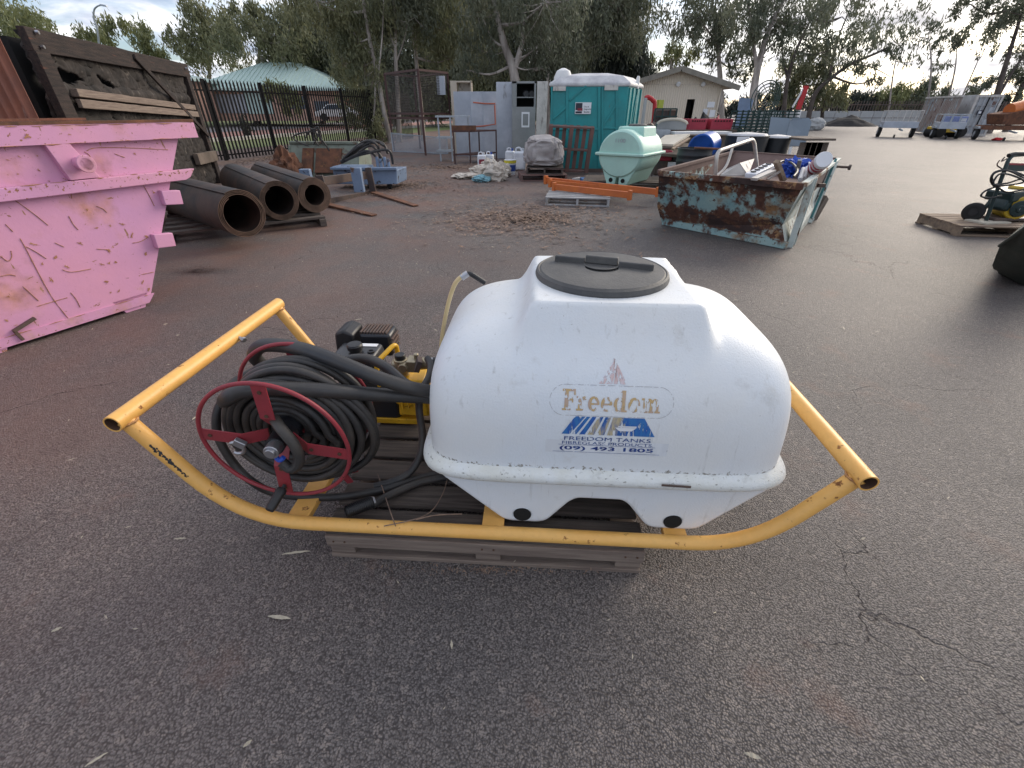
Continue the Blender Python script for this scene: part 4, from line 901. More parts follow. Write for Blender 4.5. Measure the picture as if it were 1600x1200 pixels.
# ---- suction hoses (ribbed)
def ribbed(P, r, pitch=.0085):
    P = smooth_path(P, 14); L = [0]
    for a_, b_ in zip(P, P[1:]): L.append(L[-1]+(b_-a_).length)
    n_ = int(L[-1]/pitch)*2; Q = []; j = 0
    for i in range(n_+1):
        s_ = L[-1]*i/n_
        while j < len(L)-2 and L[j+1] < s_: j += 1
        f = (s_-L[j])/max(1e-9, L[j+1]-L[j]); Q.append(P[j].lerp(P[j+1], min(1, f)))
    return Q, [r*(1+.028*(1 if i % 2 else -1)) for i in range(n_+1)]
def hose_thing(label, P, r, m, ribs=True, name='suction_hose'):
    P = [Vector(p) for p in P]; o_ = P[0].copy(); P = [p-o_ for p in P]
    if ribs: Q, rr_ = ribbed(P, r)
    else: Q, rr_ = smooth_path(P, 8), r
    ob = MB().tube(Q, rr_, 16 if r > .02 else 12).build(name, m, None, smooth=60, loc=o_)
    return tag(ob, label, 'hose', 'hoses of the spray unit')
g = G
hose_thing('thick ribbed suction hose looping over the hose reel from the tank side',
    [at(722, 627, 1.45), at(690, 622, 1.44), at(640, 619, 1.41), at(580, 616, 1.36), at(520, 611, 1.295), at(465, 608, 1.275), at(415, 607, 1.272), at(378, 611, 1.275), at(355, 622, 1.285),
     Vector((-1.10, 1.40, .60)), Vector((-1.13, 1.52, .60)), g(408, 575, .62), g(397, 556, .70), g(408, 541, .76), g(440, 540, .79), g(480, 548, .80), g(530, 566, .78), g(590, 590, .72), g(640, 606, .67), g(672, 612, .63)], .0265, M['suction'])
hose_thing('short black suction hose bent behind the ribbed hoses', [g(520, 572, .60), g(545, 562, .62), g(575, 561, .63), g(605, 575, .62), g(632, 598, .58), g(660, 612, .54)], .021, M['suction'])
hose_thing('black delivery hose dropping from the elbow behind the tank edge', [g(668, 560, .56), g(673, 572, .55), g(670, 590, .53), g(658, 612, .50), g(655, 640, .42), g(660, 680, .33), g(656, 712, .26), g(640, 738, .20), g(615, 752, .18), g(585, 760, .172)], .0165, M['hose'], False, 'delivery_hose')
hose_thing('dusty black hose lying under the reel and across the pallet', [at(372, 612, 1.46), at(352, 622, 1.42), at(341, 640, 1.38), at(338, 660, 1.36), at(341, 682, 1.35), at(352, 705, 1.34), at(370, 730, 1.33), at(393, 752, 1.30), g(425, 769, .20), g(470, 776, .185), g(530, 776, .172), g(600, 765, .170), g(650, 748, .168), g(700, 738, .168), g(760, 728, .168)], .0165, M['hose'], False, 'delivery_hose')
hose_thing('black intake hose leading to the ribbed strainer foot', [g(700, 745, .17), g(662, 752, .172), g(630, 764, .176), g(604, 776, .185), g(582, 789, .20)], .0165, M['hose'], False, 'delivery_hose')
a_, b_ = g(584, 783, .205), g(540, 800, .215); d_ = (b_-a_)
sf = thing('suction_strainer', 'black ribbed foot strainer on the front rail', 'strainer', a_)
prof = [(.012, 0), (.018, .0)]; L = d_.length
for i in range(14): z = L*(.1+.9*i/14); prof += [(.026, z), (.026, z+L*.03), (.021, z+L*.032), (.021, z+L*.06)]
prof += [(.027, L), (.018, L), (.018, L*.8)]
MB().lathe(prof, 24, (0, 0, 0), d_).build('strainer_body', M['black_plastic'], sf); MB().lathe([(.019, -.006), (.021, .0), (.019, .006)], 16, d_*.02, d_).build('hose_clamp', M['steel'], sf)
# loose twigs and wire on the pallet
for i, P in enumerate([[g(590, 740, .175), g(600, 770, .19), g(610, 800, .215), g(618, 822, .215)], [g(700, 745, .17), g(690, 775, .18), g(665, 805, .21), g(600, 822, .21)], [g(722, 803, .2), g(680, 805, .215), g(650, 812, .215)]]):
    o_ = P[0].copy(); tag(MB().tube(smooth_path([p-o_ for p in P], 6), .0022, 5).build('twig', M['straw'], None, loc=o_),
        ['thin twig standing against the yellow rail beside the strainer', 'long curved twig lying from the tank corner to the rail', 'short twig lying on the dark pallet boards'][i], 'twig')

# ---- engine and pump
EC = Vector((-.76, 1.98, .15)); en = thing('engine_pump', 'small black petrol engine with yellow pump behind the hose reel', 'engine', EC, TH)
MB().box((.02, .02, .10), (.34, .30, .20)).build('crankcase', M['engine_black'], en, bevel=.02)
tb = MB(); tb.box((-.02, -.02, .335), (.235, .20, .085), None, .9); tb.box((-.02, -.02, .27), (.225, .19, .05)); ftk = tb.build('fuel_tank', M['engine_black'], en, bevel=.018, seg=4)
MB().lathe([(.030, 0), (.030, .012), (.037, .014), (.039, .034), (.034, .042), (.001, .044)], 20, (-.02, -.03, .376)).build('fuel_cap', M['black_plastic'], ftk)
MB().lathe([(.018, 0), (.018, .006), (.011, .007), (.011, .003), (.001, .002)], 20, (.06, -.035, .378)).build('tank_vent', M['black_plastic'], ftk)
MB().box((.02, .035, .3795), (.10, .03, .002)).build('label_plate', M['sign_white'], ftk); MB().box((.098, -.05, .335), (.002, .07, .028), (0, -.1, 0)).build('label_plate', M['sign_white'], ftk)
mf = MB().box((.02, .20, .325), (.17, .135, .13)).build('muffler_shroud', M['engine_black'], en, bevel=.015)
fs = MB().box((0, 0, 0), (.010, .115, .014)).build('fin', M['rusty_black'], mf, loc=(-.055, .20, .394), bevel=.002)
for i in range(8): rep(fs, mf, (-.038+i*.017, .20, .394))
rep(fs, mf, (.107, .20, .33), (0, R(90), 0))
for i in range(4): rep(fs, mf, (.107, .20, .285+i*.025), (0, R(90), 0))
MB().prism([(-.19, .30), (-.09, .30), (-.08, .40), (-.13, .425), (-.18, .405)], .10, .25).build('air_cleaner', M['black_plastic'], en, bevel=.012)
MB().tube(fillet([(.10, -.10, .22), (.10, -.10, .35), (.17, .03, .40), (.17, .03, .25)], .035, 6), .012, 12).build('guard_bar', M['pump_yellow'], en)
MB().box((.27, -.06, .17), (.16, .17, .20), None, .8).cyl((.24, -.15, .2), (.24, .02, .2), .075, n=24).build('pump_body', M['pump_yellow'], en, bevel=.012)
MB().box((.17, -.02, .03), (.24, .24, .03)).build('mount_plate', M['pump_yellow'], en, bevel=.003)
for i in range(5): MB().bar((.215+i*.028, -.135+i*.01, .25), (.225+i*.028, -.165+i*.01, .13), .006, .02, up=(0, 1, 0)).build('pump_fin', M['pump_yellow'], en)
mn = MB(); mn.cyl((.18, -.08, .33), (.36, -.08, .35), .030, n=18).cyl((.22, -.08, .28), (.22, -.08, .37), .034, n=18).cyl((.24, -.13, .34), (.24, -.05, .34), .024, n=14).cyl((.30, -.08, .33), (.30, -.08, .40), .012, n=10)
mn.box((.28, -.085, .345), (.05, .07, .06)).build('valve_manifold', M['brass'], en, bevel=.004)
MB().cyl((.22, -.08, .37), (.22, -.08, .395), .026, n=16).build('knob', M['black_plastic'], en, bevel=.004)
MB().box((.315, -.115, .36), (.025, .06, .06), (0, .4, .3)).build('lever', M['rusty_black'], en, bevel=.003)
MB().lathe([(.026, 0), (.030, .01), (.027, .02), (.030, .03), (.027, .04), (.028, .05)], 18, (.34, -.08, .347), (1, 0, .1)).build('union', M['steel'], en)
MB().tube(fillet([(.385, -.08, .352), (.455, -.08, .36), (.462, -.12, .27)], .045, 6), .029, 14).build('rubber_elbow', M['black_plastic'], en)
MB().lathe([(.031, 0), (.033, .01), (.031, .02)], 18, (.461, -.112, .29), (.05, -.3, -.9)).build('hose_clamp', M['steel'], en)
MB().cyl((.42, -.04, .18), (.42, -.04, .26), .026, n=14).cyl((.42, -.04, .25), (.42, -.04, .28), .017, n=12).build('drain_cap', M['black_plastic'], en, bevel=.004)
MB().tube(smooth_path([(.462, -.12, .27), (.45, -.18, .2), (.42, -.25, .12), (.40, -.3, .05)], 6), .026, 14).build('outlet_hose', M['suction'], en)

# ================================================================== LEFT SIDE
# ---- pink skip bin. local x runs along its long face (towards the back of the yard), y goes away from the camera side
B0 = Vector((-3.847, 2.922, 0)); bd = Vector((.435, .900, 0)).normalized(); brz = math.atan2(bd.y, bd.x)
pk = thing('skip_bin', 'large scratched pink steel skip bin at the left edge', 'skip bin', B0, brz)
Wb = 1.75; x0, x1 = -2.2, 1.09        # bottom ends; the ends flare outwards
def shell(m, parent, name, bot, top, th, bevel=.0):
    """open box: bot/top = (x0,x1,y0,y1,z)"""
    def rgt(q, d, z): return [(q[0]+d, q[2]+d, z), (q[1]-d, q[2]+d, z), (q[1]-d, q[3]-d, z), (q[0]+d, q[3]-d, z)]
    return MB().rings([rgt(bot, 0, bot[4]), rgt(top, 0, top[4]), rgt(top, th, top[4]), rgt(bot, th, bot[4]+th)], True, True).build(name, m, parent, smooth=0, bevel=bevel)
b_ = shell(M['pink'], pk, 'body', (x0, x1, .0, Wb, .07), (-2.85, 1.86, 0.0, Wb, 1.36), .02)
def face_x(z): return x1+(1.86-x1)*(z-.07)/1.29
mb = MB()
mb.rings([[(-2.95, -.055, z), (2.0, -.055, z), (2.0, Wb+.055, z), (-2.95, Wb+.055, z)] for z in (1.335, 1.455)]+[[(-2.82, .03, z), (1.9, .03, z), (1.9, Wb-.03, z), (-2.82, Wb-.03, z)] for z in (1.455, 1.335)], False, False)
mb.f += [tuple(q) for q in []]
rim = mb.add([], []).build('rim', M['pink'], pk, smooth=0, bevel=.004)
MB().box((-.48, -.03, 1.470), (4.96, .055, .022)).box((-.48, Wb+.03, 1.470), (4.96, .055, .022)).build('rim_lip', M['rust'], rim)
MB().prism([(-2.78, 1.0), (1.75, 1.0), (1.80, 1.02), (1.86, 1.085), (-2.80, 1.085)], -.062, -.002).build('side_band', M['pink'], pk, smooth=0, bevel=.005)
MB().prism([(-2.25, .10), (1.13, .10), (1.06, .03), (-2.2, .03)], -.012, .0).build('sole_band', M['pink'], pk, smooth=0)
for xx, dx in ((.90, .07), (-.9, .0)):
    MB().hexa([(xx, -.055, 1.09), (xx+.13+dx, -.055, 1.09), (xx+.13+dx, 0, 1.09), (xx, 0, 1.09), (xx-.05, -.055, 1.335), (xx+.10, -.055, 1.335), (xx+.10, 0, 1.335), (xx-.05, 0, 1.335)]).build('stiffener', M['pink'], pk, smooth=0, bevel=.004)
    MB().cyl((xx+.10, -.055, 1.20), (xx+.10, -.17, 1.20), .045, n=20).lathe([(.04, 0), (.062, .0), (.062, .02), (.04, .02)], 20, (xx+.10, -.15, 1.2), (0, -1, 0)).build('lifting_lug', M['pink'], pk, bevel=.003)
for z in (.87, .53): MB().box((face_x(z)+.01, -.03, z), (.16, .06, .12), (0, .1, 0)).build('hinge_block', M['pink'], pk, bevel=.006)
MB().hexa([(.86, 0, 0), (1.02, 0, 0), (1.02, .12, 0), (.86, .12, 0), (.80, 0, .12), (1.08, 0, .12), (1.08, .12, .12), (.80, .12, .12)]).build('foot', M['pink'], pk, smooth=0)
MB().hexa([(-.06, .0, 0), (.04, .0, 0), (.04, .12, 0), (-.06, .12, 0), (-.12, .0, .08), (.08, .0, .08), (.08, .12, .08), (-.12, .12, .08)]).build('foot', M['pink'], pk, smooth=0)
MB().bar((.13, -.02, .13), (.28, -.02, .18), .03, .02).bar((.135, -.02, .13), (.15, -.02, .05), .02, .02).build('rope_hook', M['dark_steel'], pk)
bn_ = Vector((bd.y, -bd.x, 0)); Mb = rotz(-brz)
def onbin(u, v):
    q = _ray(u, v); t_ = bn_.dot(B0-Vector((0, 0, EYE)))/bn_.dot(q); p = Mb@(Vector((0, 0, EYE))+q*t_-B0); return (p.x, -.0025, p.z)
for P in ([(220, 284), (230, 300), (241, 322)], [(107, 337), (114, 350), (122, 359)], [(31, 372), (42, 392), (67, 440), (85, 470), (110, 502)], [(40, 385), (55, 393), (72, 404)], [(97, 421), (112, 425), (142, 420)],
          [(110, 457), (119, 468), (125, 480)], [(57, 479), (80, 472), (105, 465)], [(150, 322), (160, 326), (167, 332)], [(206, 380), (220, 377), (232, 370)], [(22, 312), (50, 332), (75, 352)], [(220, 429), (240, 425)],
          [(85, 379), (100, 386)], [(150, 389), (170, 390)], [(135, 236), (150, 231), (200, 231), (262, 234)], [(131, 237), (138, 241), (142, 247)], [(100, 268), (108, 285), (112, 310)], [(0, 400), (12, 408), (18, 402), (17, 392)], [(35, 447), (60, 470)], [(178, 240), (195, 246)], [(8, 350), (20, 362)], [(0, 432), (14, 429), (24, 431)]):
    Q = smooth_path([onbin(u, v) for u, v in P], 4); MB().tube(Q, [.0010+.0026*abs(math.sin(i*1.7)) for i in range(len(Q))], 5).build('scrape', M['rust_chip'], pk)
for i, (u, v, a, b, th) in enumerate(((125, 380, 8, 4, .3), (170, 392, 6, 7, .8), (54, 382, 11, 3, .2), (158, 413, 6, 3, .3), (170, 411, 4, 5, 0), (180, 409, 4, 3, 0), (166, 440, 5, 6, 1.2), (185, 455, 4, 4, 0), (173, 457, 3, 3, 0), (105, 417, 7, 3, .5), (206, 366, 4, 8, 0), (190, 350, 9, 3, .1),
        (229, 370, 5, 4, .6), (87, 402, 5, 4, 0), (66, 413, 5, 4, .9), (80, 437, 7, 4, .9), (37, 212, 7, 11, -.3), (150, 356, 6, 2, .1), (172, 353, 4, 3, .9), (136, 327, 5, 3, .6), (50, 408, 4, 2, 0), (12, 463, 5, 3, .3), (10, 500, 6, 3, .2), (25, 508, 5, 2, 0), (88, 292, 14, 4, .15), (28, 272, 5, 2, .4), (60, 266, 5, 3, .8), (103, 210, 4, 2, 0), (228, 398, 3, 7, .2), (222, 442, 3, 8, .1), (232, 452, 3, 6, .1), (133, 350, 2, 2, 0), (240, 300, 5, 3, .8), (196, 262, 6, 2, .2), (12, 250, 7, 3, .2), (30, 245, 6, 2, .5), (58, 243, 4, 2, .5), (210, 240, 5, 3, .6))):
    rs = random.Random(i*7+1); V = []
    yoff = -.060 if v < 228 else (-.067 if 262 < v < 292 and u > 60 and v < 300 and (v-290+u*.1) < 12 and v > 262 and u < 100 else -.0035)
    for k_ in range(14):
        an = 2*math.pi*k_/14; m_ = .2+1.0*rs.random()**1.5; du, dv = a*m_*.85*math.cos(an), b*m_*.7*math.sin(an)
        q = onbin(u+du*math.cos(th)-dv*math.sin(th), v+du*math.sin(th)+dv*math.cos(th)); V.append((q[0], yoff, q[2]))
    MB().add(V, [tuple(range(14))]).build('rust_patch', M['rust_chip'], pk, smooth=0, fix=False)

rs = random.Random(5)
for z, y_, xa, xb in ((1.087, -.062, -.6, 1.74), (1.335, -.056, .1, 1.9), (1.452, -.057, .1, 1.98), (.10, -.013, -.3, 1.1)):
    x = xa
    while x < xb:
        L = rs.uniform(.02, .16); MB().tube([(x, y_, z), (x+L*.5, y_-.0005, z+rs.uniform(-.003, .003)), (min(x+L, xb), y_, z)], [.001, rs.uniform(.002, .0055), .001], 5).build('edge_rust', M['rust_chip'], pk); x += L+rs.uniform(.02, .22)

# ---- big charred panel in a timber frame
QA, QB = Vector((-6.15, 6.95, 0)), Vector((-7.45, 12.15, 0)); qd = (QB-QA); ql = qd.length; qd.normalize(); qz = math.atan2(qd.y, qd.x)
cp = thing('charred_screen', 'tall charred panel with two holes in a dark sleeper frame behind the pink bin', 'panel', QA, qz)
HP = 2.44
def charfn(u, v):
    x, z = u*ql, .02+v*(HP-.06); d = noise.fractal(Vector((x*1.4, z*2.2, 3.)), .7, 2.2, 6)*.09+.07*abs(noise.noise(Vector((x*2.5, z*8, 8))))+.045*abs(noise.noise(Vector((x*9, z*19, 2))))
    ridge = .05*max(0, 1-abs(z-1.78)/.08)
    return (x, .03-d*.5+.0-ridge+.02*noise.noise(Vector((x*9, z*9, 1))), z)
nu, nv = 240, 120
mb = MB(); mb.grid(charfn, nu, nv)
def inhole(x, z):
    n_ = .12*noise.noise(Vector((x*5, z*5, 0)))
    return ((x-.62)/(.36))**2+((z-1.95+.05*(x-.6))/.085)**2 < 1+n_*5 or ((x-1.62)/.24)**2+((z-1.93+.3*(x-1.6))/.07)**2 < 1+n_*5
mb.f = [q for q in mb.f if not inhole(sum(mb.v[i][0] for i in q)/4, sum(mb.v[i][2] for i in q)/4)]
o = mb.build('charred_face', M['char'], cp, smooth=80, fix=False)
sd = o.modifiers.new('solid', 'SOLIDIFY'); sd.thickness = .05; sd.offset = 1
def beam(name, a, b, w, t_, m=None, seed=0):
    mb = MB(); a, b = Vector(a), Vector(b); n_ = 14; d = (b-a); u = Vector((0, 0, 1)) if abs(d.normalized().z) < .8 else Vector((1, 0, 0)); side_ = d.cross(u).normalized(); u = side_.cross(d).normalized()
    rg = []
    for i in range(n_+1):
        c = a+d*i/n_; w_ = w/2*(1+.05*noise.noise(Vector((i*.6, seed, 0)))); tt = t_/2
        rg.append([c-side_*tt-u*w_, c+side_*tt-u*w_, c+side_*tt+u*(w_+.012*noise.noise(Vector((i*.9, seed, 5)))), c-side_*tt+u*w_])
    return mb.rings(rg).build(name, m or M['old_beam'], cp, smooth=0, bevel=.008)
beam('top_beam', (-.05, -.07, HP-.13), (ql+.1, -.07, HP-.13), .25, .09, seed=1)
beam('end_beam', (.10, -.075, 0), (.10, -.075, HP-.25), .30, .10, seed=2); beam('end_beam', (ql-.10, -.075, 0), (ql-.10, -.075, HP-.25), .22, .10, seed=3)
beam('ledge_board', (.45, -.10, 1.76), (ql-.35, -.10, 1.60), .10, .10, M['pallet_grey'], 4); beam('ledge_board', (.40, -.13, 1.63), (ql-.3, -.12, 1.47), .11, .06, M['pallet_grey'], 5)
beam('bottom_beam', (ql-1.3, -.13, .62), (ql-.02, -.13, .60), .22, .10, M['oldwood'], 6)
beam('brace', (2.75, -.14, HP-.08), (ql-.05, -.14, 1.02), .085, .04, seed=7)
for x, z in ((.12, HP-.05), (.1, HP-.2), (ql-.15, HP-.1), (ql-.1, 1.0), (ql-.2, .62), (ql-.1, .64)): MB().cyl((x, -.13, z), (x, -.165, z), .022, n=8).build('bolt_head', M['steel'], cp)
MB().box((ql/2, .22, HP/2-.05), (ql-.1, .1, HP-.1)).build('backing', M['dark_void'], cp)
# corrugated sheet
cs = thing('corrugated_sheet', 'rusty corrugated iron sheet standing at the left edge behind the pink bin', 'iron sheet', at(62, 188, 6.3)*1.0); cs.location.z = 0
cr_ = at(58, 190, 6.3); cdir = (QB-QA).normalized()
def cf(u, v):
    s_ = -u*2.6; base_ = -cdir.yx if False else None
    return (s_*.92, -.35*u*1.0+.028*math.sin(u*2.6/.09*2*math.pi*.8), v*2.28*(1-.02*u))
MB().grid(cf, 180, 1).build('sheet', M['roofsheet'], cs, smooth=70, fix=False).modifiers.new('s', 'SOLIDIFY').thickness = .004

# ---- conveyor belt rolls on a pallet
pr = thing('pallet', 'dark low pallet under the three conveyor belt rolls', 'pallet', (-4.25, 7.35, 0), R(32), 'timber pallets')
bs_ = MB().box((0, 0, 0), (2.1, .14, .03)).build('board', M['pallet_dark'], pr, loc=(0, -.75, .125))
for i in range(1, 6): rep(bs_, pr, (0, -.75+i*.34, .125))
be = MB().box((0, 0, 0), (.09, 1.85, .10)).build('bearer', M['pallet_dark'], pr, loc=(-1.0, .05, .058)); rep(be, pr, (0, .05, .058)); rep(be, pr, (1.0, .05, .058))
def belt(a, b, r, label, turns, th, open_r, z0=.14):
    a, b = Vector(a), Vector(b); d = (b-a); t_ = thing('belt_roll', label, 'belt roll', a, math.atan2(d.y, d.x), 'rolls of conveyor belt on the pallet'); L = d.length
    # spiral sheet from open_r to r
    n_ = int(turns*44); V = []; F = []
    for i in range(n_+1):
        th_ = -turns*2*math.pi*i/n_+1.1; rr_ = open_r+(r-open_r)*(i/n_); jx = .012*noise.noise(Vector((i*.13, r, 0)))
        for x, k_ in ((0+jx, 0), (L+jx, 0), (L+jx, th), (0+jx, th)):
            V.append((x, (rr_-k_)*math.cos(th_), z0+r+(rr_-k_)*math.sin(th_)))
    for i in range(n_):
        for q in range(4): F.append((i*4+q, i*4+(q+1) % 4, (i+1)*4+(q+1) % 4, (i+1)*4+q))
    F += [(0, 1, 2, 3), tuple(n_*4+q for q in range(4))]
    mb = MB(); mb.v = V; mb.f = F; o_ = mb.build('belt', M['belt'], t_, smooth=50)
    o_.data.materials.append(M['belt_edge'])
    for p in o_.data.polygons:
        if abs(p.normal.x) > .9: p.material_index = 1
    return t_
def grd(u, v): return G(u, v)
belt(G(386, 374, .14)+Vector((-.02, .10, -.14)), Vector((-5.9, 7.9, 0)), .290, 'frontmost black conveyor belt roll, longest of the three on the low pallet', 4, .0085, .222)
belt(G(439, 347, .14)+Vector((-.0, .12, -.14)), Vector((-5.35, 9.3, 0)), .275, 'middle conveyor belt roll with rusty brown spiral end', 5, .009, .20)
belt(G(490, 335, .14)+Vector((0.03, .12, -.14)), Vector((-5.1, 9.9, 0)), .262, 'thick walled conveyor belt roll furthest right of the three', 7, .0115, .155)
bp = Vector((-4.5, 7.5, .14))

# ---- rusty bucket attachment with hoses
bk = thing('loader_bucket', 'rusty grey green loader bucket with folded hoses near the palisade fence', 'bucket', at(500, 255, 12.5)*1.0, R(-8)); bk.location.z = 0; BY = 12.5; bo = bk.location.copy()
def bl(u, v, dy=0):
    p = at(u, v, BY+dy)-bo; return rotz(R(8))@p
pf = [bl(452, 262), bl(488, 262), bl(560, 262)]
wbk = (bl(558, 240)-bl(440, 240)).length; zt = bl(500, 226).z
prof = [(0, .12), (.15, .04), (.75, .10), (.95, .45), (.75, zt), (.45, zt)]
for sx in (-wbk/2, wbk/2): MB().prism([(0, .05), (.8, .05), (.98, .45), (.75, zt), (.35, zt-.05)], sx-.02, sx+.02, 'yz').build('side_plate', M['green_grey'], bk, smooth=0)
MB().hexa([(-wbk/2, .0, .05), (wbk/2, .0, .05), (wbk/2, .03, .02), (-wbk/2, .03, .02), (-wbk/2, .40, zt), (wbk/2, .40, zt), (wbk/2, .46, zt), (-wbk/2, .46, zt)]).build('back_plate', M['green_grey'], bk, smooth=0, bevel=.01)
for i, (xa, xb) in enumerate(((-wbk*.30, -wbk*.14), (-wbk*.10, wbk*.26))):
    MB().hexa([(xa, -.03, .18), (xb, -.03, .18), (xb, .05, .18), (xa, .05, .18), (xa, .30, zt-.1), (xb, .30, zt-.1), (xb, .38, zt-.1), (xa, .38, zt-.1)]).build('rusty_plate', M['rust'], bk, smooth=0, bevel=.01)
MB().bar((-wbk/2, .42, zt+.02), (wbk/2, .42, zt+.02), .12, .06).build('top_bar', M['green_grey'], bk, bevel=.01)
MB().bar((-wbk/2-.05, -.08, .06), (wbk/2+.05, -.08, .06), .25, .03).build('cutting_edge', M['dark_steel'], bk)
for P, rr_ in (([(482, 228), (466, 222), (458, 214), (470, 208), (490, 206), (498, 212)], .018), ([(498, 228), (490, 214), (496, 198), (500, 210), (504, 226)], .018), ([(484, 200), (492, 206), (506, 222), (516, 238)], .02), ([(478, 212), (488, 202), (500, 204), (490, 226)], .016), ([(504, 224), (498, 206), (486, 204), (476, 218)], .014)):
    MB().tube(smooth_path([bl(u, v, .25) for u, v in P], 6), rr_, 8).build('hydraulic_hose', M['hose'], bk)
# junk lump left of bucket
def lump(name, label, cat, c, s_, m, seed=0, amp=.25, sub=4, group=None, fr=2.0):
    bm = bmesh.new(); bmesh.ops.create_icosphere(bm, subdivisions=sub, radius=1)
    for v in bm.verts:
        d = 1+amp*noise.fractal(v.co*fr+Vector((seed, seed*2, 0)), .8, 2.1, 5); v.co = Vector((v.co.x*s_[0]*d, v.co.y*s_[1]*d, max(-.02, (v.co.z*d+.75)*s_[2]*.57)))
    me = bpy.data.meshes.new(name); bm.to_mesh(me); bm.free(); me.materials.append(m); me.shade_smooth(); me.set_sharp_from_angle(angle=R(40))
    o_ = bpy.data.objects.new(name, me); C.objects.link(o_); o_.location = c; return tag(o_, label, cat, group)
p = at(448, 262, 12.3); lump('scrap_heap', 'rusty scrap lump at the left end of the loader bucket', 'scrap', (p.x, 12.3, 0), (.32, .35, .75), M['rust'], 2, .4)
# ---- pallet forks
fk = thing('pallet_forks', 'rusty fork attachment lying with two tines along the ground', 'fork attachment', G(505, 310), R(0)); fo = fk.location.copy()
def fl_(u, v, z=None, y=None): return (G(u, v, z) if z is not None else at(u, v, y))-fo
YA = G(505, 318).y
ra, rb_ = G(502, 325), G(582, 305)        # front upright feet
for (u0, v0, u1, v1, nm) in ((503, 283, 578, 273, 'rail'), (505, 318, 582, 303, 'rail')):
    a, b = at(u0, v0, ra.y+.3)-fo, at(u1, v1, rb_.y+.3)-fo
    MB().bar(a, b, .05, .15, up=(0, 0, 1)).build(nm, M['dark_steel'], fk, bevel=.006)
for (u, vt, g_, tip) in ((499, 274, ra, (585, 338)), (575, 262, rb_, (650, 323))):
    yy = g_.y+.18; a = at(u, vt, yy)-fo; b = Vector((a.x+.03, a.y, .05)); e = G(*tip)-fo; e.z = .03
    MB().bar(a, b, .13, .05, up=(0, 1, 0)).build('fork_upright', M['dark_steel'], fk, bevel=.006)
    dd = (e-b); dd.z = 0; side_ = Vector((-dd.y, dd.x, 0)).normalized()
    MB().hexa([b+side_*.07-Vector((0,0,.045)), b-side_*.07-Vector((0,0,.045)), e-side_*.06-Vector((0,0,.02)), e+side_*.06-Vector((0,0,.02)), b+side_*.07, b-side_*.07, e-side_*.06, e+side_*.06]).build('tine', M['rust'], fk, smooth=0, bevel=.004)
for u0, v0, u1, v1 in ((468, 264, 492, 300), (548, 262, 570, 300)):
    a, b = at(u0, v0, ra.y+.9)-fo, at(u1, v1, ra.y+.9)-fo
    MB().box(((a.x+b.x)/2, a.y, (a.z+b.z)/2), (abs(b.x-a.x), .12, abs(a.z-b.z))).build('hitch_plate', M['blue_steel'], fk, bevel=.01)
# ---- blue sweeper box with hoses
bb = thing('sweeper_attachment', 'pale blue steel box attachment with a tangle of black hoses on top', 'attachment', G(600, 296), R(-6)); o0 = bb.location.copy(); YB = G(600, 292).y
def b2(u, v, dy=0): return rotz(R(6))@(at(u, v, YB+dy)-o0)
a, b = b2(580, 292), b2(628, 262)
MB().hexa([(a.x, -.05, .1), (b.x, -.05, .12), (b.x, .7, .12), (a.x, .7, .1), (a.x-.05, -.02, b.z-.02), (b.x+.03, -.02, b.z), (b.x+.03, .7, b.z), (a.x-.05, .7, b.z-.02)]).build('box', M['blue_steel'], bb, smooth=0, bevel=.015)
c, d = b2(532, 285), b2(580, 258)
MB().box(((c.x+d.x)/2, .25, d.z/2+.05), (d.x-c.x, .5, d.z-.1)).build('side_box', M['blue_steel'], bb, bevel=.015)
MB().bar((c.x, -.06, b.z+.02), (b.x+.05, -.06, b.z+.03), .1, .05).build('lip', M['blue_steel'], bb, bevel=.008)
for i in range(4):
    q = b2(594+i*6, 250+i%2*3); MB().cyl((q.x, .2, b.z), (q.x, .2, q.z+.08), .035, n=10).build('valve', M['blue_steel'], bb, bevel=.004)
for wx in (586, 617): q = b2(wx, 296); MB().cyl((q.x-.04, .1, .06), (q.x+.04, .1, .06), .06, n=14).build('castor', M['tyre'], bb)
for P in ([(532, 252), (548, 244), (562, 232), (580, 222), (598, 224), (606, 240)], [(534, 254), (556, 244), (580, 238), (600, 234), (610, 238), (614, 256)], [(533, 253), (545, 240), (558, 228), (575, 220), (590, 228), (594, 250)], [(540, 250), (560, 240), (575, 236), (588, 246), (590, 258)], [(560, 238), (576, 228), (586, 232), (600, 252)], [(538, 246), (552, 236), (566, 226), (584, 219), (600, 228)]):
    MB().tube(smooth_path([b2(u, v, .1+.03*(u % 5)) for u, v in P], 6), .028, 8).build('hydraulic_hose', M['hose'], bb)

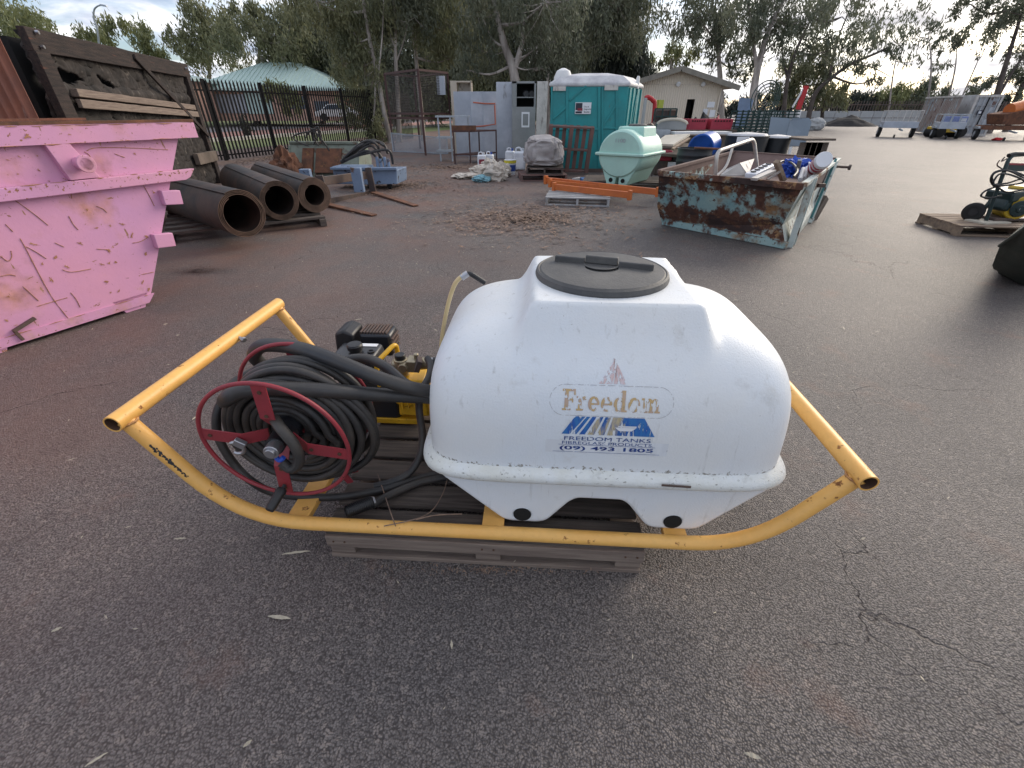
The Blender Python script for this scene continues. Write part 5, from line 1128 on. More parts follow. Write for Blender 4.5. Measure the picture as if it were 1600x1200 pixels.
# ================================================================== BACK ROW (cage, tables, lockers)
def P3(u, v, y, z=None): return at(u, v, y)
cg = thing('wire_cage', 'tall brown wire mesh cage on legs between the fence and the lockers', 'cage', G(668, 243)); o0 = cg.location.copy(); Yc = o0.y
A3, B3, C3 = at(601, 117, Yc+2.2)-o0, at(653, 109, Yc)-o0, at(699, 116, Yc+1.6)-o0
zb = (at(656, 178, Yc)-o0).z; ztop = B3.z
A3.z = C3.z = ztop; D3 = A3+C3-B3
corners = [A3, B3, C3, D3]; fr_ = []
for i in range(4):
    a, b = corners[i], corners[(i+1) % 4]
    for z in (ztop, zb, zb-.16): MB().bar((a.x, a.y, z), (b.x, b.y, z), .07, .07).build('frame_bar', M['cage'], cg)
    MB().bar((a.x, a.y, 0), (a.x, a.y, ztop), .075, .075).build('leg', M['cage'], cg)
for i in (0, 1):
    a, b = corners[i], corners[i+1]; mw = MB(); n1_, n2_ = (26, 26)
    for k_ in range(1, n1_):
        f = k_/n1_; mw.bar((a.x+(b.x-a.x)*f, a.y+(b.y-a.y)*f, zb), (a.x+(b.x-a.x)*f, a.y+(b.y-a.y)*f, ztop), .009, .009)
    for k_ in range(1, n2_): z = zb+(ztop-zb)*k_/n2_; mw.bar((a.x, a.y, z), (b.x, b.y, z), .012, .012)
    w_ = mw.build('wire_mesh', M['mesh_wire'], cg, smooth=0); tag(w_, kind='stuff')
MB().box(((B3.x+C3.x)/2, (B3.y+C3.y)/2, zb-.02), (.9, .8, .03), (0, 0, math.atan2(C3.y-B3.y, C3.x-B3.x))).build('floor_plate', M['cage'], cg)
q = at(690, 150, Yc+1.1)-o0; MB().box((q.x, q.y+.1, q.z+.35), (.32, .2, .62)).build('inner_panel', M['galv'], cg)
# white low mesh panel standing under the cage
p0_, p1_ = at(615, 240, Yc+1.9), at(700, 245, Yc+.7); t = thing('mesh_screen', 'low white mesh panel leaning at the foot of the wire cage', 'panel', (p0_.x, p0_.y, 0)); d_ = Vector((p1_.x-p0_.x, p1_.y-p0_.y, 0))
hgt = at(615, 208, Yc+1.9).z
MB().bar((0, 0, .02), d_+Vector((0, 0, .02)), .04, .04).bar((0, 0, hgt), d_+Vector((0, 0, hgt*.8)), .04, .04).bar((0, 0, 0), (0, 0, hgt), .04, .04).bar(d_, d_+Vector((0, 0, hgt*.8)), .04, .04).build('frame', M['galv_frame'], t)
mw = MB()
for k_ in range(1, 18): z = hgt*k_/18; mw.bar((0, 0, z), d_+Vector((0, 0, z*.85)), .016, .016)
tag(mw.build('wire', M['galv'], t, smooth=0), kind='stuff')

def boxat(name, label, cat, u0, v0, u1, v1, y, dep, m, base=True, group=None, rz=0, parent=None, bevel=.006):
    a, b = at(u0, v1, y), at(u1, v0, y); zb_ = 0 if base else a.z
    c = Vector(((a.x+b.x)/2, y+dep/2, zb_)); w_, h_ = b.x-a.x, b.z-zb_
    o_ = MB().box((0, 0, h_/2), (w_, dep, h_)).build(name, m, parent, bevel=bevel, loc=c, rot=(0, 0, rz))
    return tag(o_, label, cat, group) if label else o_
# grey steel stand
t = thing('step_stand', 'grey steel step stand beside the wire cage', 'stand', G(700, 252)); o0 = t.location.copy(); y_ = o0.y; L_ = lambda u, v, dy=0: at(u, v, y_+dy)-o0
for u in (684, 703):
    for dy in (0, .5):
        a = L_(u, 183 if u < 700 else 183, dy); MB().bar((a.x, dy, 0), (a.x, dy, a.z), .05, .05).build('leg', M['galv_frame'], t)
for v, u0, u1 in ((182, 680, 732), (215, 682, 706), (236, 682, 706)):
    a, b = L_(u0, v), L_(u1, v); MB().box(((a.x+b.x)/2, .25, a.z), (b.x-a.x, .6, .05)).build('tread', M['galv_frame'], t)
a = L_(729, 184); MB().bar((a.x, .5, 0), (a.x, .5, a.z), .04, .04).build('leg', M['galv_frame'], t)
# brown bench
t = thing('work_bench', 'brown rusted steel work bench with a lower shelf', 'bench', G(735, 256)); o0 = t.location.copy(); y_ = o0.y
for u in (708, 733):
    a = L_(u, 205); MB().bar((a.x, 0, 0), (a.x, 0, a.z), .045, .045).build('leg', M['cage'], t)
for u in (748, 775):
    a = L_(u, 203, .9); MB().bar((a.x, .9, 0), (a.x, .9, a.z), .045, .045).build('leg', M['cage'], t)
a, b, c, d = L_(706, 205), L_(735, 205), L_(776, 204, .9), L_(745, 204, .9)
for z, nm in ((a.z, 'bench_top'), (.28, 'shelf')):
    MB().add([(p.x, p.y, z-.03) for p in (a, b, c, d)]+[(p.x, p.y, z+.02) for p in (a, b, c, d)], [(0,1,2,3), (4,5,6,7), (0,1,5,4), (1,2,6,5), (2,3,7,6), (3,0,4,7)]).build(nm, M['cage'], t, smooth=0)
a, b = L_(705, 196), L_(744, 204); MB().box(((a.x+b.x)/2, .05, (a.z+b.z)/2), (b.x-a.x, .05, a.z-b.z)).build('upstand', M['rust'], t)
# panels, lockers
t = thing('beige_cabinet', 'beige cabinet with an open top compartment behind the cage', 'cabinet', (at(719, 200, 21).x, 21, 0)); y_ = 21; o0 = t.location.copy()
a, b, c = L_(703, 126), L_(737, 142), L_(713, 128)
MB().box(((a.x+c.x)/2, .3, a.z/2), (c.x-a.x, .6, a.z)).build('side_panel', M['beige'], t); MB().box(((c.x+b.x)/2, .3, b.z/2-.1), (b.x-c.x-.01, .6, b.z-.2)).build('carcass', M['beige'], t)
MB().box(((c.x+b.x)/2, .3, a.z-.03), (b.x-c.x, .6, .05)).box((b.x-.02, .3, (a.z+b.z)/2-.1), (.04, .6, a.z-b.z+.15)).build('top_frame', M['beige'], t)
MB().box(((c.x+b.x)/2, .55, (a.z+b.z)/2-.05), (b.x-c.x-.06, .03, a.z-b.z)).build('back_panel', M['stained_white'], t)
for i, (u0, v0, u1, lab) in enumerate(((714, 143, 739, 'pale grey metal panel left of the two with orange straps'), (739, 143, 757, 'pale grey metal panel in the middle with an orange strap'), (757, 143, 778, 'pale grey metal panel beside the silver door'))):
    o_ = boxat('metal_sheet', lab, 'metal panel', u0, v0, u1, 245, 19.6-i*.05, .08 if i else .5, M['galv'], group='row of pale metal panels')
for P, lab in (([(739, 160), (758, 162), (774, 162)], 'upper orange strap on the pale metal panels'), ([(740, 198), (755, 197), (774, 194), (773, 164)], 'lower orange strap on the pale metal panels')):
    o_ = at(P[0][0], P[0][1], 19.3); tag(MB().tube([at(u, v, 19.3)-o_ for u, v in P], .025, 6).build('strap', M['rust_orange'], None, loc=o_), lab, 'strap', 'orange straps')
boxat('silver_door', 'tall shiny galvanised door leaning beside the grey locker', 'door', 777, 128, 800, 240, 18.6, .12, M['galv'])
lk = thing('locker', 'grey steel locker with an open upper shelf and pale stained side', 'locker', (at(818, 200, 18).x, 18, 0)); y_ = 18; o0 = lk.location.copy()
a, b, c = L_(800, 127), L_(837, 167), L_(808, 131); zt = a.z
MB().box(((a.x+b.x)/2, .35, b.z/2), (b.x-a.x, .7, b.z)).build('lower_body', M['locker'], lk, bevel=.008)
MB().box((a.x+.08, .35, (zt+b.z)/2), (.16, .7, zt-b.z)).box((b.x-.03, .35, (zt+b.z)/2), (.06, .7, zt-b.z)).box(((a.x+b.x)/2, .35, zt-.03), (b.x-a.x, .7, .06)).build('upper_frame', M['locker'], lk, bevel=.004)
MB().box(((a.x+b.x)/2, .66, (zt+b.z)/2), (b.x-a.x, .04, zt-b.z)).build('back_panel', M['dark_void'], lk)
q = L_(820, 152); MB().box(((a.x+b.x)/2, .3, q.z), (b.x-a.x-.05, .5, .03)).build('shelf', M['locker'], lk)
for u in (822, 831): q = L_(u, 147, .2); tag(MB().lathe([(.09, -.05), (.13, 0), (.09, .05)], 14, (0, 0, 0), (0, 1, 0)).build('pipe_fitting', M['black_plastic'], None, loc=o0+q), 'black ring fitting on the %s of the locker shelf' % ('left' if u == 822 else 'right'), 'fitting', 'black fittings on the shelf')
e = L_(856, 127, .0); MB().box(((b.x+e.x)/2+.02, .02, zt/2+.05), (e.x-b.x-.03, .05, zt-.1), (0, 0, 0)).build('side_panel', M['stained_white'], lk, bevel=.006)
q0, q1 = L_(815, 175), L_(827, 199); ns = MB().box(((q0.x+q1.x)/2, -.006, (q0.z+q1.z)/2), (q1.x-q0.x, .006, q0.z-q1.z)).build('notice', M['sign_white'], lk); MB().box(((q0.x+q1.x)/2, -.011, (q0.z+q1.z)/2), ((q1.x-q0.x)*.7, .004, (q0.z-q1.z)*.75)).build('notice_print', M['locker'], ns)

# ---- jugs and rags
def jug(loc, rz, label, s_=1, kind=0):
    t_ = thing('plastic_jug', label, 'jug', loc, rz, 'plastic jugs beside the bulk bag')
    MB().box((0, 0, .15*s_), (.20*s_, .17*s_, .28*s_)).build('body', M['jug'], t_, bevel=.03*s_, seg=4)
    MB().cyl((.05*s_, 0, .29*s_), (.05*s_, 0, .34*s_), .025*s_, n=14).build('cap', M['jug'] if kind else M['blue_print'], t_)
    MB().tube(smooth_path([(-.07*s_, 0, .28*s_), (-.06*s_, 0, .335*s_), (0, 0, .345*s_), (.03*s_, 0, .30*s_)], 4), .013*s_, 8).build('handle', M['jug'], t_)
    MB().box((0, -.087*s_, .13*s_), (.13*s_, .004, .14*s_)).build('label', M['maroon_print'] if kind == 2 else M['sign_white'], t_)
    return t_
for u, v, s_, k_, lab in ((753, 263, 1.3, 2, 'white jug with a maroon label left of the rag pile'), (765, 262, 1.3, 0, 'white jug standing behind the rag pile'), (797, 258, 1.45, 0, 'white jug behind the yellow and blue tub'), (812, 266, 1.75, 1, 'largest white jug next to the bulk bag')):
    p = G(u, v); jug(p, rnd.uniform(-.3, .3), lab, s_, k_)
p = G(797, 273); tb_ = thing('paint_tub', 'white tub with yellow and blue label among the jugs', 'tub', p)
MB().lathe([(.14, 0), (.17, .38), (.16, .38)], 22).build('body', M['jug'], tb_); MB().lathe([(.151, .10), (.165, .26)], 22).build('blue_band', M['blue_print'], tb_); MB().lathe([(.169, .30), (.176, .37)], 22).build('yellow_band', M['yellow_print'], tb_)
for i, (u, v, sx, sz, m_, lab) in enumerate(((730, 278, .38, .12, 'rag', 'flat cream rag at the left end of the pile'), (752, 274, .30, .26, 'rag', 'crumpled white rag beside the maroon labelled jug'), (775, 282, .30, .40, 'rag', 'tall crumpled cream rag in front of the jugs'), (752, 284, .22, .16, 'rag_blue', 'pale blue rag at the front of the pile'), (785, 276, .22, .36, 'rag', 'white rag leaning on the yellow and blue tub'), (765, 268, .24, .34, 'rag', 'white rag heaped behind the others'))):
    p = G(u, v); lump('rag', lab, 'rag', (p.x, p.y, 0), (sx, sx*.8, sz), M[m_], 5+i*3, .34, 4, 'crumpled rags', 2.6)
# ---- bulk bag on pallets
p = G(848, 283); plt = pallet('pallet', 'dark red pallet under the bulk bag', p+Vector((0, .45, 0)), R(4), 1.2, .95, M['pallet_red'], 6, .11); pallet('pallet', 'upper dark pallet directly under the bulk bag', p+Vector((.08, .5, .155)), R(-5), .95, .85, M['pallet_dark'], 6, .10)
bm = bmesh.new(); bmesh.ops.create_icosphere(bm, subdivisions=5, radius=1)
for v in bm.verts:
    c_ = v.co.copy(); q = Vector([math.copysign(abs(x)**.55, x) for x in c_]); d = 1+.16*noise.fractal(c_*3.2, .75, 2.2, 6)+.04*math.sin(c_.x*16+4*noise.noise(c_*2))*(c_.z > -.2)+.05*abs(noise.noise(c_*6))
    v.co = Vector((q.x*.47*d*(1+.10*(-q.z)), q.y*.42*d, (q.z*.34+.36)*(1+.10*noise.noise(c_*1.5+Vector((4, 0, 0))))))
me = bpy.data.meshes.new('bulk_bag'); bm.to_mesh(me); bm.free(); me.materials.append(M['bulkbag']); me.shade_smooth()
o = bpy.data.objects.new('bulk_bag', me); C.objects.link(o); o.location = p+Vector((.02, .45, .29)); tag(o, 'dusty grey woven bulk bag slumped on a pallet', 'bulk bag')
pallet('pallet', 'red brown pallet leaning upright against the portable toilet', at(893, 270, 13.6)+Vector((-.1, 0, -at(893, 270, 13.6).z+.62)), 0, 1.15, 1.2, M['pallet_red'], 7, .10, rot=(R(12), R(78), R(100)))

# ---- portable toilet
TY = 14.2; tc0 = at(967, 268, TY); tl = thing('portable_toilet', 'teal portable toilet with a dusty white roof and a council sign', 'portable toilet', (tc0.x, TY, 0)); y_ = TY; o0 = tl.location.copy()
xl = L_(859, 200).x; zw = L_(930, 133).z; DP = 1.5; xs = L_(1001, 150, DP).x
# front corner at origin, front face runs to xl, side runs back to (xs, DP)
fx0 = Vector((xl, .10, 0)); fx1 = Vector((0, 0, 0)); fx2 = Vector((xs, DP, 0)); fx3 = Vector((xl+xs*.5, DP+.2, 0))
MB().rings([[(p.x, p.y, z) for p in (fx0, fx1, fx2, fx3)] for z in (.04, zw)]).build('walls', M['loo'], tl, smooth=0, bevel=.03)
cen = (fx0+fx1+fx2+fx3)/4
def grow(p, f): return cen+(p-cen)*f
zr = L_(930, 112).z
RG = [[(q.x, q.y, z) for q in (grow(p, f) for p in (fx0, fx1, fx2, fx3))] for f, z in ((1.04, zw-.03), (1.05, zw+.05), (.80, zw+.22), (.35, zr))]
MB().rings(RG).build('roof', M['loo_roof'], tl, smooth=0, bevel=.03)
v0 = L_(880, 125, .4); MB().lathe([(.26, 0), (.25, .18), (.18, .32), (.05, .38)], 16, (v0.x, .45, zw+.02)).build('roof_dome', M['whitepaint'], tl)
v0 = L_(999, 130, .9); MB().lathe([(.05, 0), (.05, .25), (.03, .3)], 12, (v0.x-.05, .9, zw-.05)).build('vent_pipe', M['whitepaint'], tl)
def onf(u, v): # point on the front face
    r_ = _ray(u, v); a, b = fx0+Vector(o0), fx1+Vector(o0); n_ = Vector(((b-a).y, -(b-a).x, 0)).normalized(); t_ = n_.dot(a-Vector((0, 0, EYE)))/n_.dot(r_); return Vector((0, 0, EYE))+r_*t_-Vector(o0)+n_*.0
fnn = Vector(((fx1-fx0).y, -(fx1-fx0).x, 0)).normalized()
if fnn.y > 0: fnn = -fnn
fu = (fx1-fx0).normalized()
def strip(u0, v0, u1, v1, w_, name='moulded_rib', m='loo', d_=.03):
    a, b = onf(u0, v0)+fnn*d_*.5, onf(u1, v1)+fnn*d_*.5; MB().bar(a, b, d_, w_, up=fnn.cross(b-a)).build(name, M[m], tl, smooth=0, bevel=.006)
for u in (862, 886, 936, 941, 963): strip(u, 136, u, 262, .07 if u in (886, 936) else .05)
for a in ((890, 157, 916, 134), (864, 186, 884, 168), (943, 195, 962, 165), (863, 202, 935, 202), (942, 200, 962, 200)): strip(*a, .045)
def plate(u0, v0, u1, v1, name, m, d_=.012, par=None):
    a, b = onf(u0, v1), onf(u1, v0); MB().bar(Vector((a.x, a.y, (a.z+b.z)/2))+fnn*d_*.5, Vector((b.x, b.y, (a.z+b.z)/2))+fnn*d_*.5, d_, b.z-a.z).build(name, M[m], par or tl, smooth=0)
plate(864, 135, 884, 142, 'vent_grille', 'stained_white', .05); plate(944, 133, 966, 141, 'vent_grille', 'stained_white', .05)
plate(898, 160, 924, 178, 'sign', 'sign_white', .05); plate(899, 161, 910, 172, 'sign_emblem', 'dark_print', .056); plate(902, 169, 910, 173, 'sign_emblem', 'maroon_print', .060); plate(899, 174, 909, 177, 'sign_emblem', 'dark_print', .056)
def flat_text(body_, p, h_, w_, m, parent, ux, name='lettering', up=Vector((0, 0, 1))):
    cu = bpy.data.curves.new('t', 'FONT'); cu.body = body_; cu.offset = .008; o_ = bpy.data.objects.new('t', cu); C.objects.link(o_); dg = bpy.context.evaluated_depsgraph_get()
    me = bpy.data.meshes.new_from_object(o_.evaluated_get(dg)); bpy.data.objects.remove(o_); xs_ = [v.co.x for v in me.vertices]; ys_ = [v.co.y for v in me.vertices]
    sx, sy = w_/(max(xs_)-min(xs_)), h_/(max(ys_)-min(ys_)); x_, yy_ = min(xs_), min(ys_)
    for v in me.vertices: v.co = p+ux*(v.co.x-x_)*sx+up*(v.co.y-yy_)*sy
    me.materials.clear(); me.materials.append(m); me.name = name; o_ = bpy.data.objects.new(name, me); C.objects.link(o_); o_.parent = parent; return o_
for tx, v_, w_ in (('City of', 168.5, 8), ('Kalgoorlie', 172.3, 11), ('Boulder', 176.3, 9)):
    a = onf(912, v_); b = onf(912+w_, v_); flat_text(tx, a+fnn*.053, .045, (b-a).length, M['dark_print'], tl, fu)
# side panel ribs
sn = Vector(((fx2-fx1).y, -(fx2-fx1).x, 0)).normalized(); sdv = (fx2-fx1).normalized()
for f in (.06, .32, .36, .62, .66, .94):
    a = fx1+(fx2-fx1)*f+sn*.015; MB().bar(a+Vector((0, 0, .1)), a+Vector((0, 0, zw-.05)), .05, .06, up=sdv).build('moulded_rib', M['loo'], tl, smooth=0)
a = fx1+(fx2-fx1)*.38+sn*.02; b = fx1+(fx2-fx1)*.6+sn*.02; MB().bar(a+Vector((0, 0, .8)), b+Vector((0, 0, zw-.2)), .05, .03, up=sn).build('moulded_rib', M['loo'], tl, smooth=0)
MB().rings([[(q.x, q.y, z) for q in (grow(p, 1.02) for p in (fx0, fx1, fx2, fx3))] for z in (0, .10)]).build('skid_base', M['dark_steel'], tl, smooth=0)

# ---- orange racking beams on a blue-white pallet
p = G(908, 322); pallet('pallet', 'low blue grey pallet under the orange racking beams', p+Vector((-.02, .38, 0)), R(-9), 1.22, .8, M['pallet_white'], 5, .10)
def rbeam(u0, v0, u1, v1, z, label):
    a, b = G(u0, v0, z), G(u1, v1, z); t_ = thing('racking_beam', label, 'steel beam', a, 0, 'orange racking beams'); d_ = b-a
    MB().bar((0, 0, 0), d_, .05, .11).build('beam', M['orange'], t_, smooth=0, bevel=.006)
    for f in (0.0, 1.0): MB().bar(d_*f-d_.normalized()*.03, d_*f+d_.normalized()*.03, .09, .17).build('end_bracket', M['orange'], t_, smooth=0, bevel=.004)
rbeam(853, 281, 1028, 300, .24, 'longer orange racking beam lying behind the other'); rbeam(866, 292, 984, 305, .22, 'shorter orange racking beam in front on the pallet')
rbeam(860, 286, 985, 298, .20, 'orange racking beam squeezed between the other two')
# ---- mint tank
mt = thing('mint_tank', 'pale mint green plastic tank with flange and two feet on a pallet', 'tank', G(962, 289, .16), R(-36)); o0 = mt.location.copy(); MY = o0.y
dpx = MY/812; Rm = 39*dpx; zc_ = (G(0, 0) and (at(962, 241, MY+.1).z-.16)); Lm = 1.25
mb = MB(); rg = []
for i, y in enumerate((0, .03, .10, Lm-.1, Lm-.03, Lm)):
    s_ = (.90, .965, 1, 1, .965, .90)[i]; rg.append([(Rm*s_*math.cos(a), y, zc_+Rm*.92*s_*math.sin(a)) for a in np.linspace(0, 2*math.pi, 56, endpoint=False)])
mb.rings(rg).build('barrel', M['mint'], mt, smooth=35)
MB().box((0, Lm/2, zc_), (Rm*2+.09, Lm+.1, .06)).build('flange', M['mint'], mt, bevel=.02)
mb = MB(); mb.box((Rm*.1, Lm*.55, zc_+Rm*.80), (Rm*1.25, Lm*.62, Rm*.42), None, .9); mb.build('manway_hump', M['mint'], mt, bevel=.03, seg=3)
MB().lathe([(.2, 0), (.2, .03), (.17, .05)], 28, (Rm*.1, Lm*.55, zc_+Rm*.99)).build('lid', M['lid'], mt)
for sx in (-1, 1):
    MB().hexa([(sx*Rm*.28-.10, .02, 0), (sx*Rm*.28+.10, .02, 0), (sx*Rm*.28+.10, Lm-.02, 0), (sx*Rm*.28-.10, Lm-.02, 0), (sx*Rm*.5-.26, .05, zc_), (sx*Rm*.5+.26, .05, zc_), (sx*Rm*.5+.26, Lm-.05, zc_), (sx*Rm*.5-.26, Lm-.05, zc_)]).build('foot', M['mint'], mt, bevel=.02)
    MB().cyl((sx*Rm*.28, .012, .09), (sx*Rm*.28, .022, .09), .045, n=16).build('tie_down_hole', M['dark_void'], mt)
for i, ch in enumerate('RES 8'.replace(' ', '')): pass
flat_text('1100', Vector((-.11, -.012, zc_+Rm*.45)), .07, .22, M['galv_frame'], mt, Vector((1, 0, 0)))
pallet('pallet', 'thin timber pallet directly under the mint tank', G(975, 295, .0)+Vector((.1, .55, 0)), R(-12), 1.9, 1.1, M['oldwood'], 6, .12)
t = boxat('blue_sheet', 'blue painted board lying under the left of the mint tank pallet', 'board', 910, 281, 984, 291, G(940, 291).y, .5, M['blue_pallet'], base=True)
t = boxat('pale_beam', 'pale timber baton lying left of the mint tank', 'timber', 892, 278, 912, 284, G(905, 292).y+.6, .1, M['pallet_white'], rz=.9)
# small engine behind mint tank
p = G(1035, 283); t = thing('generator', 'small red and black engine half hidden behind the mint tank', 'engine', p)
MB().box((0, .2, .3), (.45, .35, .35)).build('crankcase', M['dark_steel'], t, bevel=.03); MB().box((-.02, .15, .58), (.36, .3, .24)).build('fuel_tank', M['redcrate'], t, bevel=.05, seg=3)
MB().box((.27, .1, .52), (.2, .25, .16)).build('air_filter', M['black_plastic'], t, bevel=.03); MB().box((.18, .02, .36), (.22, .08, .16)).build('label_plate', M['sign_white'], t, bevel=.01)
MB().cyl((.42, 0, .2), (.42, .2, .2), .11, n=18).build('wheel', M['tyre'], t, bevel=.02)
MB().tube(fillet([(-.3, 0, .05), (-.3, 0, .75), (.35, 0, .75), (.35, 0, .05)], .08), .018, 8).build('roll_frame', M['dark_steel'], t)

# ================================================================== turquoise skip with scrap
FLb, FRb, BRb = G(1035, 351), G(1228, 390), G(1268, 341); BLb = FLb+(BRb-FRb)
FLm, FRm = G(1027, 323, .28), G(1222, 352, .28)
FLt, FRt, BRt = G(1030, 268, .80), G(1256, 289, .80), G(1310, 249, .80); BLt = FLt+(BRt-FRt)+Vector((.15, .3, 0)); BLt.z = .8
BRm = BRb+(BRt-BRb)*.35; BLm = BLb+(BLt-BLb)*.35
sk0 = FLb.copy(); skp = thing('scrap_skip', 'low turquoise steel skip, heavily rusted, filled with scrap', 'skip bin', sk0)
cc = (FLt+FRt+BRt+BLt)/4
def inn(p, d=.03): q = Vector((cc.x-p.x, cc.y-p.y, 0)).normalized()*d; return p+q
R_ = [[p-sk0 for p in r_] for r_ in ([FLb, FRb, BRb, BLb], [FLm, FRm, BRm, BLm], [FLt, FRt, BRt, BLt])]
mb = MB(); mb.rings(R_, True, False); bod = mb.build('body', M['teal_rust'], skp, smooth=0, fix=True)
bod.data.materials.append(M['teal_pale'])
for p in bod.data.polygons:
    if p.normal.x > .45 and abs(p.normal.z) < .8: p.material_index = 1
Ri = [[inn(p, .035)-sk0 for p in [FLt, FRt, BRt, BLt]], [inn(p.lerp(q_2, .62), .05)-sk0 for p, q_2 in zip([FLt, FRt, BRt, BLt], [FLm, FRm, BRm, BLm])]]
MB().rings(Ri, False, True).build('lining', M['skip_in'], skp, smooth=0, fix=False)
def edge(a, b, w_, t_, m, name, dz=0): return MB().bar(a-sk0+Vector((0, 0, dz)), b-sk0+Vector((0, 0, dz)), w_, t_).build(name, m, skp, smooth=0, bevel=.006)
edge(FLt, FRt, .055, .075, M['teal_rust'], 'rim', -.02); edge(FRt, BRt, .07, .05, M['teal_pale'], 'rim'); edge(BRt, BLt, .055, .05, M['skip_in'], 'rim'); edge(BLt, FLt, .06, .05, M['skip_in'], 'rim')
edge(FLb, FRb, .05, .09, M['teal_rust'], 'sole', .05)
nrm = (BRt-FRt).cross(Vector((0, 0, 1))).normalized()
for f0, f1 in ((.16, .10), (.80, .86)):
    a, b = FRt.lerp(BRt, f0), FRb.lerp(BRb, f1); a = a+nrm*.02; b = b+nrm*.02
    MB().bar(a-sk0, b-sk0+Vector((0, 0, .0)), .20, .035, up=(BRt-FRt).normalized().cross(b-a)).build('side_stiffener', M['teal_dark'], skp, smooth=0, bevel=.004)
    for s_ in (-.12, .12):
        a2, b2_ = a+(BRt-FRt).normalized()*s_, b+(BRt-FRt).normalized()*s_*.9
        MB().bar(a2-sk0, b2_-sk0, .03, .07, up=(BRt-FRt).normalized().cross(b-a)).build('stiffener_flange', M['teal_pale'], skp, smooth=0)
q = FRt.lerp(BRt, .42)-sk0+nrm*.05; q.z = .62; MB().box(q, (.10, .05, .05)).build('lug', M['dark_steel'], skp)
q = FRt.lerp(BRt, .95)-sk0; q.z = .70; MB().cyl(q, q+nrm*.22, .02, n=10).cyl(q+nrm*.2, q+nrm*.24, .045, n=12).build('pin', M['dark_steel'], skp)
MB().bar(BRb-sk0+Vector((-.1, -.1, 0)), BRb-sk0+Vector((.05, .0, .34)), .18, .14).build('rear_leg', M['oldwood'], skp, smooth=0)
q = G(1233, 302, .66)-sk0; MB().cyl(q, q+Vector((.03, -.04, 0)), .03, n=12).build('bolt', M['steel'], skp)
MB().box((cc.x-sk0.x, cc.y-sk0.y, .42), (1.7, 2.2, .05), (0, 0, math.atan2(BRt.y-FRt.y, BRt.x-FRt.x)-R(90))).build('scrap_bed', M['skip_in'], skp)
# contents
wf = thing('walking_frame', 'bent aluminium tube frame standing up in the scrap skip', 'frame', G(1140, 270, .75)); o0 = wf.location.copy(); yk = G(1120, 290, .6).y
MB().tube(fillet([at(1117, 285, yk)-o0, at(1120, 237, yk)-o0, at(1178, 217, yk+.9)-o0, at(1183, 262, yk+.9)-o0], .12), .028, 12).build('tube', M['alu'], wf)
MB().tube(fillet([at(1108, 284, yk+.2)-o0, at(1135, 262, yk+.5)-o0, at(1144, 232, yk+.7)-o0], .15), .02, 10).build('brace', M['alu'], wf)
def quadplate(name, label, cat, pts, th, m, group=None):
    P = [Vector(p) for p in pts]; o_ = P[0].copy(); n_ = (P[1]-P[0]).cross(P[2]-P[0]).normalized()*th; P = [p-o_ for p in P]
    return tag(MB().rings([P, [p+n_ for p in P]]).build(name, m, None, smooth=0, loc=o_), label, cat, group)
quadplate('white_board', 'torn white laminate sheet lying in the scrap skip', 'board', [G(1125, 275, .82), G(1168, 276, .80), G(1178, 250, .92), G(1155, 257, .95), G(1135, 266, .88)], .02, M['stained_white'])
ps_ = thing('power_board', 'white power board with black sockets in the scrap skip', 'power board', G(1190, 272, .85)); o0 = ps_.location.copy(); a, b = G(1172, 275, .83)-o0, G(1203, 259, .9)-o0
MB().bar(a, b, .14, .06).build('body', M['jug'], ps_, bevel=.01)
for i in range(5): q = a.lerp(b, .12+i*.19)+Vector((0, 0, .034)); MB().box(q, (.05, .05, .02)).build('socket', M['black_plastic'], ps_)
def stick_thing(name, label, cat, a, b, r_, m, group=None, n=10, flat=None):
    o_ = Vector(a).copy(); mb = MB()
    if flat: mb.bar((0, 0, 0), Vector(b)-o_, flat[0], flat[1])
    else: mb.cyl((0, 0, 0), Vector(b)-o_, r_, n=n)
    return tag(mb.build(name, m, None, loc=o_), label, cat, group)
stick_thing('metal_strip', 'grey metal strip lying below the power board in the skip', 'metal strip', G(1178, 280, .82), G(1208, 267, .88), 0, M['alu'], flat=(.08, .03))
stick_thing('metal_strip', 'thin bright metal strip in front of the yellow batten', 'metal strip', G(1198, 281, .80), G(1218, 268, .86), 0, M['steel'], flat=(.03, .02))
stick_thing('timber_batten', 'yellow brown timber batten sticking up from the skip', 'timber', G(1224, 282, .74), G(1213, 252, .98), 0, M['pallet_tan'], flat=(.07, .05))
lump('blue_bag', 'bright blue crumpled bag in the scrap skip', 'bag', G(1237, 275, .68), (.17, .2, .24), M['blue_item'], 4, .6)
stick_thing('metal_strip', 'upright grey strip behind the blue bag', 'metal strip', G(1243, 278, .72), G(1250, 250, .98), 0, M['galv_frame'], flat=(.05, .02))
for i, (u, lab) in enumerate(((1252, 'leftmost white pipe stub against the skip rim'), (1258, 'middle white pipe stub against the skip rim'), (1267, 'rightmost white pipe stub against the skip rim'))):
    stick_thing('pipe_stub', lab, 'pipe', G(u-2, 281-i*2, .76), G(u+3, 264-i*1.5, .86), .028, M['whitepaint'], 'white pipe stubs')
rl_ = thing('striped_roll', 'red and white striped fabric roll at the skip corner', 'fabric roll', G(1270, 262, .80)); o0 = rl_.location.copy(); a, b = G(1268, 268, .80)-o0, G(1288, 249, 1.02)-o0; d_ = b-a
for i in range(9): MB().lathe([(.09+.012*math.sin(i), 0), (.10, d_.length/18), (.09, d_.length/9)], 18, a+d_*(i/9), d_).build('stripe', M['redcrate'] if i % 2 else M['sign_white'], rl_)
